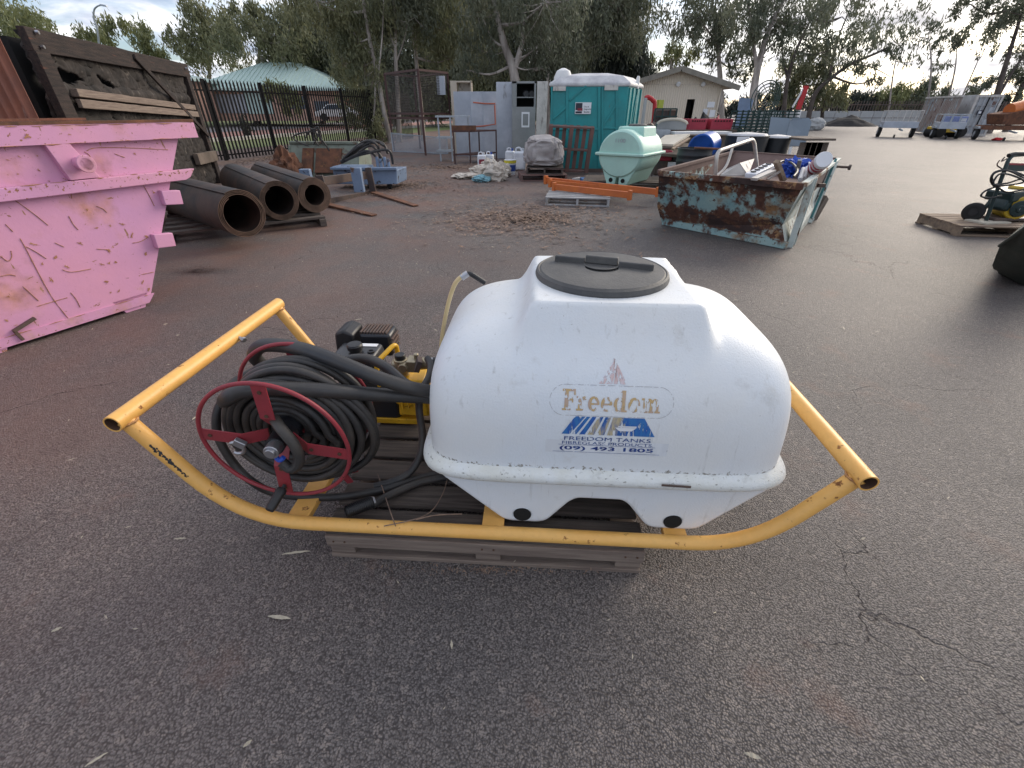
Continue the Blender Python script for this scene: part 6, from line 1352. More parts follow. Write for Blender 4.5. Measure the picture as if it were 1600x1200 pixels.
for P, lab in (([(1205, 262), (1222, 252), (1236, 254), (1246, 266), (1240, 276)], 'thin black cable arching over the scrap'), ([(1260, 248), (1266, 256), (1276, 258)], 'short white cable at the skip corner')):
    o_ = G(P[0][0], P[0][1], .88); tag(MB().tube(smooth_path([G(u, v, .88)-o_ for u, v in P], 6), .014, 6).build('cable', M['black_plastic'] if 'black' in lab else M['whitepaint'], None, loc=o_), lab, 'cable')

# ================================================================== BEHIND THE SKIP
def drum(name, label, cat, u, vb, vt, rpx, y, m, lidm=None, taper=1.12, ribs=0, group=None):
    b_ = at(u, vb, y); t_ = at(u, vt, y); z0 = 0 if b_.z < .5 else b_.z; h_ = t_.z-z0; r_ = rpx*y/812; t2 = thing(name, label, cat, (b_.x, y+r_, z0), 0, group)
    pr_ = [(r_/taper, 0)]
    if ribs:
        for i in range(ribs): z = h_*(.05+.9*i/ribs); rr_ = r_*(1/taper+(1-1/taper)*z/h_); pr_ += [(rr_, z), (rr_*1.025, z+h_*.02), (rr_*1.025, z+h_*.05), (rr_, z+h_*.07)]
    pr_ += [(r_, h_*.97), (r_*1.04, h_*.975), (r_*1.04, h_), (r_*.96, h_), (r_*.95, h_*.9), (.001, h_*.9)]
    MB().lathe(pr_, 36).build('body', m, t2)
    if lidm: MB().lathe([(r_*.98, 0), (r_*.9, .05), (.001, .08)], 36, (0, 0, h_*.985)).build('lid', lidm, t2)
    return t2
drum('plastic_tub', 'large black tub with a white label and a pale lid behind the skip', 'tub', 1170, 262, 213, 33, 10.6, M['darkplastic'], M['loo_roof'], 1.15, group='black tubs')
drum('plastic_tub', 'second black tub with a pale lid, right of the labelled one', 'tub', 1212, 262, 216, 21, 10.9, M['darkplastic'], M['loo_roof'], 1.15, group='black tubs')
a, b = at(1149, 224, 10.45), at(1160, 215, 10.45); t = boxat('label_sheet', 'white label on the front of the large black tub', 'label', 1150, 214, 1172, 224, 10.38, .01, M['sign_white'], base=False)
drum('barrel', 'black ribbed barrel with a blue lid leaning behind the skip', 'barrel', 1088, 275, 233, 28, 9.9, M['darkplastic'], None, 1.05, 7)
bdm = thing('blue_drum', 'blue plastic drum end lying on the black barrel', 'drum', at(1098, 232, 10.6)); MB().cyl((-.05, 0, .0), (.30, .45, .05), .26, n=36).build('body', M['bluedrum'], bdm, bevel=.02)
MB().lathe([(.262, 0), (.275, .01), (.262, .03)], 36, (-.05, 0, 0), (.35, .45, .05)).build('rim', M['bluedrum'], bdm)
stick_thing('rusty_pipe', 'thin rusty pipe resting on the black barrel', 'pipe', at(1085, 231, 9.8), at(1125, 233, 9.8), .02, M['rust'])
# grey boards
quadplate('grey_board', 'light grey board leaning behind the darker grey board', 'board', [at(1196, 240, 12.6), at(1228, 246, 12.4), at(1234, 186, 12.9), at(1204, 184, 13.1)], .03, M['greyplate'])
gb = quadplate('grey_board', 'dark grey board with rounded corners and white scratches behind the skip', 'board', [at(1224, 229, 11.8), at(1256, 229, 11.8), at(1267, 192, 12), at(1263, 185, 12.05), at(1238, 185, 12.1), at(1233, 190, 12.1)], .03, M['greyplate'])
# wooden table edge
t = thing('timber_bench', 'old dark timber bench top on a plank end right of the grey boards', 'bench', (at(1255, 245, 10.4).x, 10.4, 0)); y_ = 10.4; o0 = t.location.copy()
a, b = L_(1256, 218), L_(1304, 219); MB().box(((a.x+b.x)/2, .5, a.z), (b.x-a.x, 1.1, .04)).build('top', M['oldwood'], t, bevel=.005)
for i in range(4):
    u0 = 1252+i*9; a, b = L_(u0+4, 219), L_(u0+12, 250); MB().box(((a.x+b.x)/2, .1, a.z/2-.02), (b.x-a.x-.01, .04, a.z-.05)).build('plank', M['oldwood'], t, bevel=.003)
# stacked pale boards / stone slabs behind mint tank
quadplate('laminate_sheet', 'pale laminate sheet tilted on the pile behind the mint tank', 'board', [at(1020, 228, 13), at(1052, 229, 12.4), at(1078, 212, 13.6), at(1040, 214, 14.2)], .05, M['palewood'])
quadplate('grey_slab', 'wide grey slab under the tilted laminate sheet', 'board', [at(1022, 243, 12.4), at(1060, 246, 12.0), at(1085, 228, 13.5), at(1030, 226, 14)], .06, M['oldwood'])
quadplate('timber_plank', 'tan plank edge beside the blue drum', 'timber', [at(1048, 234, 12), at(1052, 235, 12), at(1078, 218, 13), at(1074, 217, 13)], .04, M['pallet_tan'])
boxat('trestle_pile', 'low grey pile of flat goods behind the black tubs', 'pile', 1030, 212, 1150, 260, 14.5, 1.0, M['oldwood'])
for u0, u1, lab in ((1054, 1098, 'left white sheet strip on the long shelf below the red crates'), (1100, 1144, 'right white sheet strip on the long shelf below the red crates')):
    boxat('white_strip', lab, 'sheet', u0, 206, u1, 210, 14.3, .5, M['whitepaint'], base=False, group='white strips on the shelf')
# red crates
for u0, u1, lab in ((1075, 1106, 'left faded red plastic crate on the shelf'), (1109, 1147, 'right faded red plastic crate on the shelf')):
    a, b = at(u0, 203, 15.5), at(u1, 186, 15.5); t = thing('red_crate', lab, 'crate', ((a.x+b.x)/2, 15.9, a.z), 0, 'red plastic crates'); w_, h_ = b.x-a.x, b.z-a.z
    MB().rings([[(sx*w_/2*f, sy*.4*f, z) for sx, sy in ((-1,-1),(1,-1),(1,1),(-1,1))] for f, z in ((.96, 0), (1, h_), (.94, h_), (.9, .03))]).build('body', M['redcrate'], t, smooth=0, bevel=.01)
    for i in range(6): MB().box((-w_*.32+i*w_*.13, -.405, h_*.82), (w_*.07, .01, h_*.12)).build('slot', M['dark_void'], t)
boxat('long_shelf', 'long low bench carrying the red crates and white strips', 'bench', 1020, 203, 1152, 214, 15.4, 1.2, M['oldwood'])
# beige domed headboard shape
a = at(1024, 203, 15); b = at(1073, 186, 15); w_, h_ = b.x-a.x, b.z-a.z
P = [(-w_/2, 0), (w_/2, 0), (w_/2, h_*.55)]+[(w_/2*math.cos(x), h_*.55+h_*.45*math.sin(x)) for x in np.linspace(0, math.pi, 12)]
t = thing('curved_seat', 'grey upholstered curved backrest with a pale rim', 'seat', ((a.x+b.x)/2, 14.9, a.z)); MB().prism(P, 0, .18).build('pad', M['locker'], t, smooth=40, bevel=.01)
MB().tube([(x, -.01, z) for x, z in P[2:]], .035, 8).build('rim', M['palewood'], t)
boxat('sofa_base', 'pale trestle under the curved backrest', 'bench', 1022, 203, 1048, 222, 14.6, .5, M['galv_frame'])
# green wire cage: grid + round basket
t = thing('wire_basket', 'dark green wire stillage behind the grey boards', 'wire stillage', (at(1175, 200, 15).x, 15, 0)); y_ = 15; o0 = t.location.copy()
mb = MB()
for v in range(174, 214, 5): a, b = L_(1160-(v-174)*.25, v), L_(1250-(v-174)*.2, v); mb.bar(a, b, .03, .03); mb.bar(a+Vector((.1, 1, 0)), b+Vector((.1, 1, 0)), .03, .03)
for u in range(1162, 1252, 9): a, b = L_(u, 172), L_(u-10, 214); mb.bar(a, b, .03, .03); mb.bar(a+Vector((.1, 1, 0)), b+Vector((.1, 1, 0)), .03, .03)
tag(mb.build('wires', M['greenwire'], t, smooth=0), kind='stuff')
t = thing('wire_hoop', 'round dark wire basket standing against the trees behind the stillage', 'wire basket', at(1196, 178, 16)); o0 = t.location.copy(); y_ = 16
mb = MB()
for k_ in range(5):
    r_ = (22-k_*3.4)*16/812; c_ = L_(1196+k_*1.5, 155, k_*.22); mb.tube([c_+Vector((r_*math.cos(a), 0, r_*1.1*math.sin(a))) for a in np.linspace(0, 2*math.pi, 28, endpoint=False)], .016, 5, closed=True)
for k_ in range(12):
    a = 2*math.pi*k_/12; c0, c1 = L_(1196, 155), L_(1202, 155, .9); mb.bar(c0+Vector((.43*math.cos(a), 0, .47*math.sin(a))), c1+Vector((.1*math.cos(a), 0, .1*math.sin(a))), .014, .014)
tag(mb.build('wires', M['greenwire'], t, smooth=0), kind='stuff')
# solar-like panel, yellow box, red/white post
quadplate('solar_module', 'blue grey gridded panel leaning left of the wire stillage', 'panel', [at(1148, 200, 17), at(1166, 200, 16.8), at(1178, 156, 17.4), at(1155, 155, 17.5)], .05, M['solar'])
t = thing('boom_post', 'white post with a red upper arm leaning up behind the grey board', 'post', (at(1243, 200, 20).x, 20, 0)); o0 = t.location.copy(); y_ = 20
MB().bar(Vector((L_(1245, 200).x, 0, 0)), L_(1250, 172), .10, .06, up=(0, 1, 0)).build('post', M['whitepaint'], t); MB().bar(L_(1247, 171), L_(1260, 134), .17, .08, up=(0, 1, 0)).build('red_arm', M['redpaint'], t); MB().bar(L_(1238, 168), L_(1256, 138), .05, .04, up=(0, 1, 0)).build('white_arm', M['whitepaint'], t)
t = lump('covered_stack', 'pale grey covered stack at the left end of the far wall', 'stack', (at(1275, 188, 46).x, 46, 0), (.85, .7, 1.0), M['palewall'], 9, .2)

# ---- shed
SY = 29.0; sc0 = at(1061, 103, SY); t = thing('shed', 'cream metal clad shed with a dark doorway and low gable roof', 'shed', (sc0.x, SY, 0)); o0 = t.location.copy(); y_ = SY
xR = L_(1128, 130).x; xL = -xR*1.05; zA = L_(1061, 108).z; zE = L_(1128, 131).z; zEL = zE; Ls = 9.0
# corrugated front with doorway
dx0, dx1, dz = L_(1074, 155).x, L_(1086, 155).x, L_(1080, 155).z
def clad(name, xa, xb, zf0, zf1, y):
    mb = MB(); n_ = max(1, int(abs(xb-xa)/.125)); 
    for i in range(n_):
        u0, u1 = xa+(xb-xa)*i/n_, xa+(xb-xa)*(i+1)/n_; um = (u0+u1)/2
        for p, q, y0_, y1_ in ((u0, um, y, y-.025), (um, u1, y-.025, y)):
            mb.add([(p, y0_, zf0(p)), (q, y1_, zf0(q)), (q, y1_, zf1(q)), (p, y0_, zf1(p))], [(0, 1, 2, 3)])
    o_ = mb.build(name, M['shed'], t, smooth=0, fix=False); return o_
roofz = lambda x: zA-(zA-zE)*abs(x)/abs(xR)
g0 = lambda x: 0.0; seam = L_(1061, 132).z
clad('wall', xL, dx0, g0, lambda x: seam, 0); clad('wall', dx1, xR, g0, lambda x: seam, 0); clad('wall', dx0, dx1, lambda x: dz, lambda x: seam, 0); clad('gable', xL, xR, lambda x: seam+.004, lambda x: max(seam+.01, roofz(x)-.03), -.02)
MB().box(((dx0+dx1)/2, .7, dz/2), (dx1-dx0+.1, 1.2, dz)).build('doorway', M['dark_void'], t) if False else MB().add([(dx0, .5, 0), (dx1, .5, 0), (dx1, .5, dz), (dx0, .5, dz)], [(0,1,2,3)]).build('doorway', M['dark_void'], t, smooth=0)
MB().box((xR-.02, Ls/2, zE/2), (.06, Ls, zE)).box((xL, Ls/2, zE/2), (.06, Ls, zE)).box((0, Ls, zE/2), (xR-xL, .06, zE)).build('side_wall', M['shed'], t)
xo = L_(1151, 133).x; zo = zA-(zA-zE)*xo/xR
for s_ in (1, -1):
    MB().hexa([(0, -.5, zA), (s_*xo, -.5, zo), (s_*xo, Ls+.4, zo), (0, Ls+.4, zA), (0, -.5, zA+.08), (s_*xo, -.5, zo+.08), (s_*xo, Ls+.4, zo+.08), (0, Ls+.4, zA+.08)]).build('roof', M['shed_roof'], t, smooth=0)
    MB().bar((0, -.52, zA+.0), (s_*xo, -.52, zo), .04, .24).build('barge_board', M['shed_roof'], t, smooth=0)
MB().tube([(xR+.0, -.06, 0), (xR+.0, -.06, zE-.2)], .05, 8).build('downpipe', M['shed'], t)
for u in (1059, 1098): q = L_(u, 131); MB().lathe([(.10, 0), (.13, .06), (.09, .12)], 12, (q.x, -.06, q.z), (0, -1, -.4)).build('flood_light', M['whitepaint'], t)
for u0, v0, u1, v1, m_ in ((1104, 159, 1117, 168, 'sign_white'), (1097, 170, 1106, 179, 'jug'), (1107, 172, 1118, 183, 'sign_white')):
    a, b = L_(u0, v1), L_(u1, v0); MB().box(((a.x+b.x)/2, -.04, (a.z+b.z)/2), (b.x-a.x, .02, b.z-a.z)).build('notice', M[m_], t)
# junk in front of the shed
boxat('lime_bin', 'lime yellow plastic bin in front of the shed wall', 'bin', 1024, 156, 1038, 200, 24, .5, M['lime'])
hp_ = thing('red_hose_arm', 'curved red arm over the left end of the shed wall', 'arm', (at(1018, 200, 22).x, 22, 0)); o0 = hp_.location.copy(); y_ = 22
MB().tube(smooth_path([Vector((L_(1023, 190).x, 0, 0)), L_(1023, 168), L_(1020, 157), L_(1013, 152), L_(1008, 154)], 5), .09, 8).build('arm', M['redpaint'], hp_)
boxat('pale_post', 'tall pale grey post right behind the portable toilet', 'post', 1001, 153, 1008, 230, 17.5, .15, M['palewall'])
t = thing('plant_rack', 'dark green metal rack filled with equipment left of the doorway', 'rack', (at(1038, 200, 21).x, 21, 0)); o0 = t.location.copy(); y_ = 21
for u in (1024, 1036, 1048, 1058): a = L_(u, 170); MB().bar((a.x, 0, 0), (a.x, 0, a.z), .05, .05).build('upright', M['greenwire'], t)
for v in (170, 182, 192): a, b = L_(1024, v), L_(1058, v); MB().bar(a, b, .06, .05).build('shelf_bar', M['greenwire'], t)
mb_ = MB(); a, b = L_(1027, 171), L_(1057, 196); MB().box(((a.x+b.x)/2, .3, (a.z+b.z)/2), (b.x-a.x, .4, a.z-b.z)).build('load', M['dark_steel'], t, bevel=.05)
for i, (u, v, s_, m_, lab) in enumerate(((1018, 205, .5, 'dark_steel', 'dark machine part heap beside the pale post'), (1010, 212, .35, 'stained_white', 'small pale heap behind the mint tank'), (1085, 196, .5, 'tyre', 'black tyre-like bundle below the doorway'), (1098, 195, .4, 'tyre', 'black bundle right of the doorway'), (1120, 196, .35, 'redcrate', 'red bundle at the shed corner'), (1142, 200, .9, 'darkplastic', 'dark heap under the shed eave'))):
    y_ = 20+i*.4; p = at(u, v, y_); lump('junk_heap', lab, 'heap', (p.x, y_, 0), (s_, s_, max(.5, at(u, v-12, y_).z)), M[m_], 11+i, .4, 3, 'odds and ends before the shed')

# ---- far wall, fence, heap
YW = 62.0; a, b = at(1160, 190, YW), at(1440, 190, YW); hW = at(1300, 173.5, YW).z
t = thing('boundary_wall', 'long pale concrete panel wall along the far side of the yard', 'wall', (a.x, YW, 0)); wpan = None; nP = 14; pw = (b.x-a.x)/nP
for i in range(nP):
    if not wpan: wpan = MB().box((pw/2, 0, hW/2), (pw-.06, .14, hW)).build('wall_panel', M['palewall'], t, smooth=0)
    else: rep(wpan, t, (i*pw, 0, 0))
MB().box(((b.x-a.x)/2, -.02, hW*.52), (b.x-a.x, .14, .05)).build('joint_rail', M['dark_steel'], t)
t = thing('far_palisade_fence', 'distant grey palisade fence above the pale far wall', 'fence', (a.x, YW+1.5, 0)); zt = at(1300, 158, YW+1.5).z; bx_ = at(1620, 190, YW+1.5).x
mb = MB(); x = 0
while x < bx_-a.x: mb.box((x, 0, zt/2), (.10, .03, zt)); x += .34
tag(mb.build('pickets', M['dark_steel'], t, smooth=0), kind='stuff'); MB().box(((bx_-a.x)/2, 0, zt*.85), (bx_-a.x, .06, .1)).build('rail', M['dark_steel'], t)
p = at(1325, 192, 58); bm = bmesh.new(); bmesh.ops.create_grid(bm, x_segments=48, y_segments=32, size=1)
for v in bm.verts:
    d_ = math.hypot(v.co.x, v.co.y); z = max(0, 1-d_)**.85*1.12*(1+.18*noise.noise(v.co*3))+.05*noise.noise(v.co*12)*(d_ < .9); v.co = Vector((v.co.x*3.1, v.co.y*2.2, z-.02))
me = bpy.data.meshes.new('asphalt_heap'); bm.to_mesh(me); bm.free(); me.materials.append(M['coal']); me.shade_smooth(); o = bpy.data.objects.new('asphalt_heap', me); C.objects.link(o); o.location = (p.x, 58, 0); tag(o, 'low black heap of loose material in front of the far wall', 'heap')
# ---- containers
def container(u0, u1, v0, vb, y, dep, m, label, doors, rz=0):
    a, b = at(u0, vb, y), at(u1, v0, y); w_, h_ = b.x-a.x, b.z; t_ = thing('shipping_container', label, 'shipping container', ((a.x+b.x)/2, y, 0), rz, 'shipping containers')
    MB().box((0, dep/2+.05, h_/2+.05), (w_, dep, h_-.1)).build('body', M[m], t_, smooth=0, bevel=.02)
    for sx in (-1, 1): MB().box((sx*(w_/2-.06), 0, h_/2), (.12, .12, h_)).build('corner_post', M['stained_white'], t_, smooth=0)
    for z in (h_-.07, .08): MB().box((0, 0, z), (w_-.2, .12, .14)).build('end_beam', M['stained_white'], t_, smooth=0)
    if doors:
        MB().box((0, .0, h_/2), (.04, .09, h_-.3)).build('door_gap', M['dark_void'], t_, smooth=0)
        for x in (-w_*.34, -w_*.16, w_*.16, w_*.34): MB().cyl((x, -.05, .15), (x, -.05, h_-.15), .025, n=8).build('lock_rod', M['galv_frame'], t_)
        for z in (h_*.25, h_*.5, h_*.75): MB().box((0, .035, z), (w_-.3, .06, .05)).build('door_rib', M['container'], t_, smooth=0)
        MB().box((-w_*.13, -.03, h_*.58), (.28, .03, .26)).build('sticker', M['dark_print'], t_, smooth=0); MB().box((-w_*.13, -.05, h_*.58), (.16, .03, .14)).build('sticker', M['sign_white'], t_, smooth=0)
    else:
        for k_ in range(16): x = -w_/2+.2+k_*(w_-.4)/15; MB().box((x, .02, h_/2), (.09, .07, h_-.3)).build('corrugation', M[m], t_, smooth=0)
    return t_
ck = container(1503, 1566, 148, 209, 35.6, 6.0, 'container', 'pale weathered shipping container with locked doors on its end', True, R(-19))
ck_b = [c for c in ck.children if c.name.startswith('body')][0]; dm = ck_b.dimensions
cw = (at(1566, 209, 35.6).x-at(1503, 209, 35.6).x); chh = at(1566, 148, 35.6).z
for k_ in range(22): MB().box((-cw/2-.02, .25+k_*5.6/21, chh/2), (.08, .13, chh-.3)).build('corrugation', M['container_b'], ck, smooth=0)
MB().box((-cw/2-.012, 3.05, chh/2), (.03, 5.9, chh-.12)).build('side_wall', M['container_b'], ck, smooth=0)
MB().box((-cw/2-.05, 3.05, chh-.06), (.1, 5.9, .12)).build('top_rail', M['stained_white'], ck, smooth=0)
t = thing('small_tractor', 'blue and yellow small machine parked in front of the brown container', 'machine', (at(1452, 200, 36).x, 34.2, 0)); o0 = t.location.copy()
MB().box((0, 0, .95), (1.0, .9, .5)).build('hood', M['blue_item'], t, bevel=.06); MB().box((-.4, 0, .45), (1.7, 1.0, .35)).build('deck', M['wackyellow'], t, bevel=.05); MB().box((.2, -.46, 1.0), (.35, .02, .18)).build('mark', M['sign_white'], t)
for x in (-1.0, .4): MB().cyl((x, -.55, .3), (x, .55, .3), .3, n=18).build('wheel', M['tyre'], t)
# ---- trailers
def trailer(u0, u1, vb, y, label, cagem, trayc, cage=True, hcage=.9, tray=.45):
    a, b = at(u0, vb, y), at(u1, vb, y); w_ = b.x-a.x; t_ = thing('trailer', label, 'trailer', ((a.x+b.x)/2, y, 0), R(-28), 'trailers parked before the containers'); L = 1.7; zt_ = .55
    MB().rings([[(sx*w_/2*f, L/2+sy*L/2*f, z) for sx, sy in ((-1,-1),(1,-1),(1,1),(-1,1))] for f, z in ((1, zt_), (1, zt_+tray), (.96, zt_+tray), (.96, zt_+.05))]).build('tray', trayc, t_, smooth=0, bevel=.01)
    for x in (-w_/2+.02, w_/2-.02):
        w2 = MB().cyl((x-.1, .85, .31), (x+.1, .85, .31), .31, n=22).build('wheel', M['tyre'], t_, bevel=.03); MB().cyl((x-.11, .85, .31), (x+.11, .85, .31), .16, n=14).build('rim', M['galv'], w2)
        MB().prism([(.4, .62), (.5, .72), (1.2, .72), (1.3, .62), (1.3, .58), (.4, .58)], x-.12, x+.12, 'yz').build('mudguard', M['galv_frame'], t_)
    if cage:
        for x in (-w_/2, -w_/6, w_/6, w_/2):
            for yy in (0, L): MB().bar((x, yy, zt_+tray), (x, yy, zt_+tray+hcage), .04, .04).build('cage_post', cagem, t_, smooth=0)
        for yy in (0, L): MB().bar((-w_/2, yy, zt_+tray+hcage), (w_/2, yy, zt_+tray+hcage), .05, .05).build('cage_rail', cagem, t_, smooth=0)
        for x in (-w_/2, w_/2): MB().bar((x, 0, zt_+tray+hcage), (x, L, zt_+tray+hcage), .05, .05).build('cage_rail', cagem, t_, smooth=0)
        mb = MB(); n_ = 22
        for k_ in range(n_): x = -w_/2+w_*k_/n_; mb.bar((x, 0, zt_+tray), (x, 0, zt_+tray+hcage), .012, .012)
        for k_ in range(1, 8): mb.bar((-w_/2, 0, zt_+tray+hcage*k_/8), (w_/2, 0, zt_+tray+hcage*k_/8), .012, .012)
        tag(mb.build('cage_mesh', cagem, t_, smooth=0), kind='stuff')
    MB().bar((0, 0, .5), (0, -1.2, .45), .08, .08).build('drawbar', M['galv_frame'], t_); MB().cyl((-.25, -.6, .1), (-.18, -.6, .1), .1, n=12).build('jockey_wheel', M['tyre'], t_)
    return t_
trailer(1380, 1424, 209, 33.5, 'leftmost trailer with a tall brown mesh cage', M['stained_white'], M['galv'], hcage=.62, tray=.36)
trailer(1466, 1498, 211, 31.8, 'middle trailer with a pale grey mesh cage', M['galv_frame'], M['galv'], hcage=.42, tray=.36)
trailer(1540, 1605, 213, 30.0, 'rusty flat trailer carrying an orange drum at the right edge', M['rust'], M['rust'], cage=False, tray=.22)
p = at(1578, 185, 31); t = thing('rusty_hopper', 'rusty brown hopper box resting on the rightmost trailer', 'hopper', (p.x, 31, .8)); MB().hexa([(-.7, -.4, 0), (.9, -.4, 0), (.9, .6, 0), (-.7, .6, 0), (-.9, -.5, .55), (1.3, -.5, .95), (1.3, .7, .95), (-.9, .7, .55)]).build('box', M['rust'], t, smooth=0, bevel=.02)
MB().cyl((-.4, -.1, .75), (.5, .0, .95), .35, n=20).build('drum', M['orange'], t)
p = at(1532, 208, 31.5); lump('red_cloth', 'small red cloth beside the rusty trailer wheel', 'cloth', (p.x, 30.2, 0), (.3, .2, .15), M['redpaint'], 3, .4, 3)
p = at(1555, 180, 40); boxat('dark_gate', 'dark slatted gate between the container and the rusty trailer', 'gate', 1552, 160, 1572, 205, 40, .1, M['dark_steel'])

# ---- plate compactor on pallet (right)
gp = pallet('pallet', 'tan timber pallet under the yellow compactor at right', (7.35, 6.86, 0), R(-8), 1.75, .92, M['pallet_tan'], 7, .11)
MB().box((.35, -.475, .08), (.55, .012, .07), (0, .06, 0)).build('dusty_panel', M['stained_white'], gp)
wc = thing('plate_compactor', 'yellow and dark green plate compactor with looped cable on the tan pallet', 'plate compactor', (7.0, 6.8, .15)); o0 = Vector((7.0, 6.8, .15)); L2 = lambda u, v, y: at(u, v, y)-o0
MB().tube(fillet([L2(1538, 352, 6.75), L2(1560, 292, 6.8), L2(1578, 243, 6.85), L2(1620, 240, 6.95), L2(1650, 300, 7.1)], .10), .024, 12).build('handle_frame', M['wackgreen'], wc)
MB().tube(fillet([L2(1576, 243, 6.85), L2(1584, 240, 6.86), L2(1625, 240, 6.95)], .03), .027, 12).build('grip', M['black_plastic'], wc)
MB().bar(L2(1572, 262, 6.86), L2(1612, 262, 6.95), .03, .09).build('cross_plate', M['wackgreen'], wc); MB().bar(L2(1576, 256, 6.84), L2(1612, 257, 6.93), .02, .025).build('red_strip', M['red'], wc)
MB().tube([L2(1522, 345, 6.9), L2(1552, 312, 6.85)], .018, 10).build('stay', M['wackgreen'], wc); MB().tube([L2(1528, 352, 6.9), L2(1533, 325, 6.9)], .018, 10).build('stay', M['wackgreen'], wc)
q = L2(1521, 331, 6.9); wl2 = MB().lathe([(.04, -.03), (.10, -.035), (.13, -.02), (.13, .02), (.10, .035), (.04, .03)], 26, q, (.75, .6, .1)).build('wheel', M['tyre'], wc); MB().cyl(q-Vector((.035, .03, 0)), q+Vector((.035, .03, 0)), .05, n=16).build('wheel_hub', M['black_plastic'], wl2)
for i, P in enumerate(([(1554, 292), (1548, 282), (1553, 270), (1568, 266), (1590, 270), (1612, 280)], [(1554, 290), (1550, 276), (1560, 268), (1580, 268), (1612, 286)], [(1556, 288), (1575, 286), (1595, 280), (1612, 282)], [(1556, 292), (1540, 298), (1533, 306), (1545, 309), (1565, 306)], [(1556, 290), (1572, 300), (1592, 298), (1612, 292)], [(1552, 284), (1562, 272), (1582, 274), (1600, 284), (1570, 290), (1552, 288)])):
    MB().tube(smooth_path([L2(u, v, 6.78-.015*i) for u, v in P], 6), .012, 8).build('cable', M['black_plastic'], wc)
MB().tube(smooth_path([L2(1573, 248, 6.8), L2(1565, 252, 6.8), L2(1570, 245, 6.8)], 4), .008, 6).tube(smooth_path([L2(1566, 264, 6.8), L2(1558, 258, 6.8), L2(1562, 250, 6.8)], 4), .008, 6).build('hook', M['dark_steel'], wc)
c_ = L2(1592, 326, 6.72); 
MB().cyl(c_, c_+Vector((.12, .38, .0)), .155, n=36).build('pump_housing', M['wackyellow'], wc, bevel=.02)
MB().lathe([(.105, 0), (.112, -.02), (.10, -.03), (.05, -.032), (.04, -.045), (.001, -.045)], 32, c_+Vector((0.0, -.0, .0)), (.12, .38, 0)).build('recoil_cover', M['wackgreen'], wc)
MB().box(c_+Vector((-.0, -.035, 0)), (.05, .01, .03)).build('mark', M['sign_white'], wc)
MB().box(c_+Vector((-.06, .2, .16)), (.34, .36, .14), (0, -.12, .2)).box(c_+Vector((-.16, .15, .06)), (.14, .26, .2), (0, .3, .2)).build('motor_block', M['wackgreen'], wc, bevel=.025)
MB().box(c_+Vector((.12, .2, .21)), (.26, .26, .13), (0, 0, .2)).build('fuel_tank', M['wackyellow'], wc, bevel=.03)
MB().box(c_+Vector((.05, .25, -.155)), (.62, .5, .04)).build('base_plate', M['dark_steel'], wc, bevel=.01)
MB().box((.0, -.05, .012), (.45, .3, .02), (0, 0, .2)).build('cardboard', M['palewood'], wc)
# ---- dark green canvas bag at right edge
gv = [(5.10, 4.75), (5.75, 4.25), (6.9, 5.1), (6.0, 5.75)]
t = thing('canvas_cover', 'dark green canvas covered bundle at the right edge', 'canvas bundle', (5.8, 4.9, 0)); mb = MB()
def cvr(x, y, z): return (x-5.8, y-4.9, z)
bt = [G(1549, 418, .16), G(1600, 446, .0), Vector((7.4, 4.9, 0)), Vector((6.6, 5.9, .1))]; tp = [G(1562, 384, .52), G(1608, 352, .85), Vector((7.4, 5.3, .85)), Vector((6.5, 5.7, .55))]; lo = [G(1560, 427, .02), G(1604, 450, 0), Vector((7.4, 4.8, 0)), Vector((6.6, 5.9, 0))]
def subd(r_, n_=10): return [r_[i].lerp(r_[(i+1) % 4], k_/n_) for i in range(4) for k_ in range(n_)]
rg = []
for f in np.linspace(0, 1, 10):
    a_, b_ = (lo, bt) if f < .3 else (bt, tp); g_ = f/.3 if f < .3 else (f-.3)/.7
    r_ = [p.lerp(q, g_) for p, q in zip(a_, b_)]; rg.append([tuple(Vector(cvr(*p))+Vector((.03, .03, .01))*noise.noise(p*4)*2) for p in subd(r_)])
mb.rings(rg).build('cover', M['canvas'], t, smooth=60); P = [Vector(cvr(*p)) for p in tp]; MB().tube([P[0], P[1]], .014, 8).build('seam', M['canvas'], t)

# ================================================================== ground litter
def litter(name, label, cx, cy, rx, ry, n, m, smin=.02, smax=.07, edge_=1.0, flat=.25, cat=None):
    V = []; rs = np.random.RandomState(int(cx*31+cy*17) % 9999)
    for i in range(n):
        a = rs.uniform(0, 2*math.pi); r_ = abs(rs.normal())*.55; x, y = cx+rx*r_*math.cos(a), cy+ry*r_*math.sin(a)
        if edge_ and noise.fractal(Vector((x*2.2, y*2.2, 3)), .8, 2.2, 4) < rs.uniform(-.9, .3): continue
        L, w_ = rs.uniform(smin, smax), rs.uniform(.18, .3); th = rs.uniform(0, 2*math.pi); d = np.array([math.cos(th), math.sin(th), rs.uniform(-flat, flat)])*L/2; s_ = np.array([-math.sin(th), math.cos(th), rs.uniform(-.4, .4)])*L*w_/2; c = np.array([x, y, .012+abs(d[2])+rs.uniform(0, .015)])
        V += [c-d, c+s_, c+d, c-s_]
    A = np.array(V, np.float32); nv = len(A); nf = nv//4; me = bpy.data.meshes.new(name); me.vertices.add(nv); me.vertices.foreach_set('co', A.ravel()); me.loops.add(nv); me.loops.foreach_set('vertex_index', np.arange(nv, dtype=np.int32))
    me.polygons.add(nf); me.polygons.foreach_set('loop_start', np.arange(0, nv, 4, dtype=np.int32)); me.polygons.foreach_set('loop_total', np.full(nf, 4, np.int32)); me.update(); me.materials.append(m)
    o_ = bpy.data.objects.new(name, me); C.objects.link(o_); return tag(o_, label, 'leaf litter' if not cat else cat, None, 'stuff')
p = G(825, 342); litter('leaf_litter', 'patch of dry leaf litter in front of the orange beams', p.x, p.y, 1.9, 1.7, 5200, M['straw'], .03, .13)
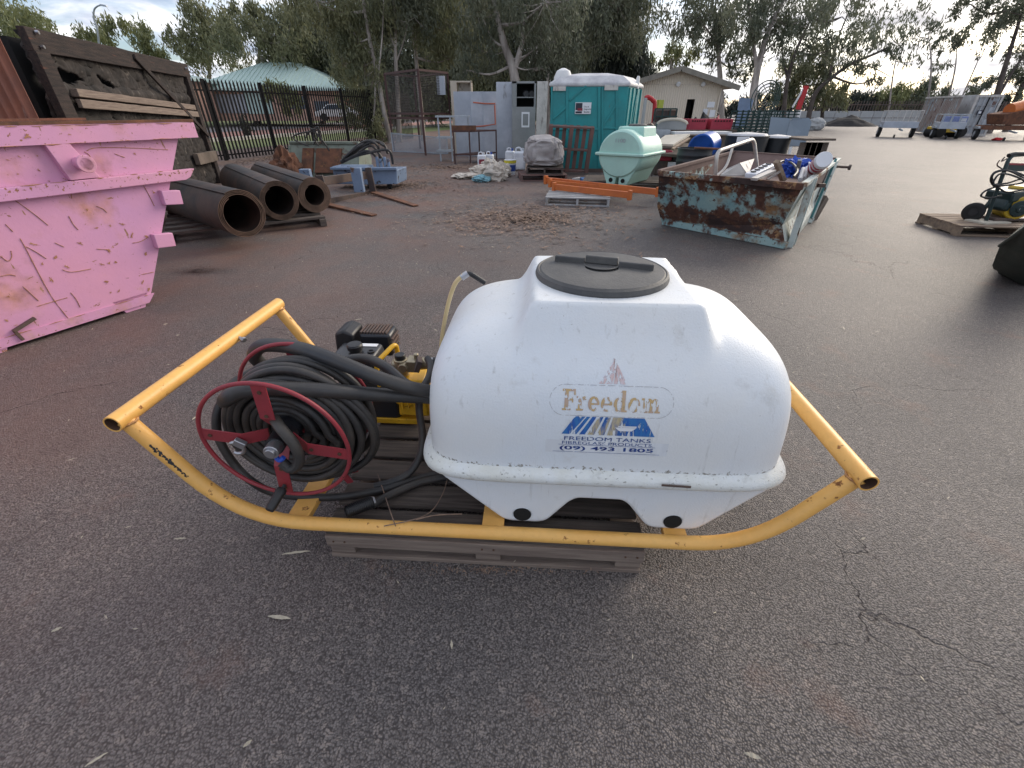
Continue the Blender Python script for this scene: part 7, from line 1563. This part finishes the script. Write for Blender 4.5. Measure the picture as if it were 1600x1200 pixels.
p = G(600, 290); litter('leaf_litter', 'dry leaf litter around the attachments', p.x+.6, p.y, 3.6, 3.2, 5500, M['straw'], .03, .1)
p = G(700, 262); litter('leaf_litter', 'dry leaf litter under the bench and jugs', p.x, p.y, 4.0, 1.8, 4200, M['straw'], .04, .12)
p = G(310, 424); litter('gravel_patch', 'small dark patch of loose gravel beside the pink bin', p.x, p.y, .42, .16, 1600, M['dark_steel'], .01, .03, cat='gravel')
litter('leaf_litter', 'dry leaves along the foot of the palisade fence', -9.2, 19.2, 1.2, 5.5, 3200, M['straw'], .05, .14)
litter('scattered_leaves', 'sparse dry leaf fragments over the near asphalt', .2, 2.6, 4.2, 3.6, 420, M['paleleaf'], .008, .032, 0)
litter('scattered_leaves', 'sparse twigs and leaf bits over the middle yard', -1, 7.5, 5, 5, 800, M['paleleaf'], .015, .05, 0)
for i, (u, v, L, th, w_, lab) in enumerate(((282, 843, .05, .1, .18, 'small pale leaf left of the pallet on the asphalt'), (463, 865, .11, .15, .12, 'long pale leaf with a stalk left of the pallet corner'), (437, 966, .085, -.1, .22, 'torn pale leaf below the pallet'), (90, 985, .028, .6, .5, 'bright pale green leaf fragment at lower left'), (256, 616, .09, 1.0, .14, 'pale leaf under the left cross tube'), (305, 654, .04, 1.4, .3, 'small pale leaf inside the left end of the frame'), (152, 1188, .05, .7, .16, 'thin yellow leaf near the lower left'), (1175, 1182, .045, -.3, .35, 'yellowish leaf at the bottom right of centre'), (388, 1163, .025, .8, .5, 'curled pale leaf at the bottom'), (990, 460, .05, .2, .2, 'pale leaf'), (1222, 475, .05, 1.1, .2, 'pale leaf right of the white tank'), (560, 500, .06, .3, .15, 'pale leaf behind the engine'))):
    if i == 9: continue
    p = G(u, v, .004); mb = MB(); n_ = 6; V = []
    for k_ in range(n_+1):
        f = k_/n_; ww = w_*L*math.sin(math.pi*min(.98, max(.03, f)))*.36; z = .004+.01*math.sin(f*3.1)*L*8*.2+.002*(k_ % 2); V += [((f-.5)*L, ww, z+.003), ((f-.5)*L, -ww, z)]
    mb.add(V, [(2*k_, 2*k_+2, 2*k_+3, 2*k_+1) for k_ in range(n_)]); o_ = mb.build('dry_leaf', M['paleleaf'], None, smooth=0, fix=False, loc=p, rot=(0, 0, th)); tag(o_, lab, 'leaf', 'single dry leaves on the asphalt')

q0 = pc+rotz(TH)@Vector((0, -.62, 0)); litter('pallet_litter', 'grit and leaf crumbs caught along the front of the dark pallet', q0.x, q0.y-.0, .6, .03, 230, M['straw'], .005, .020, 0)
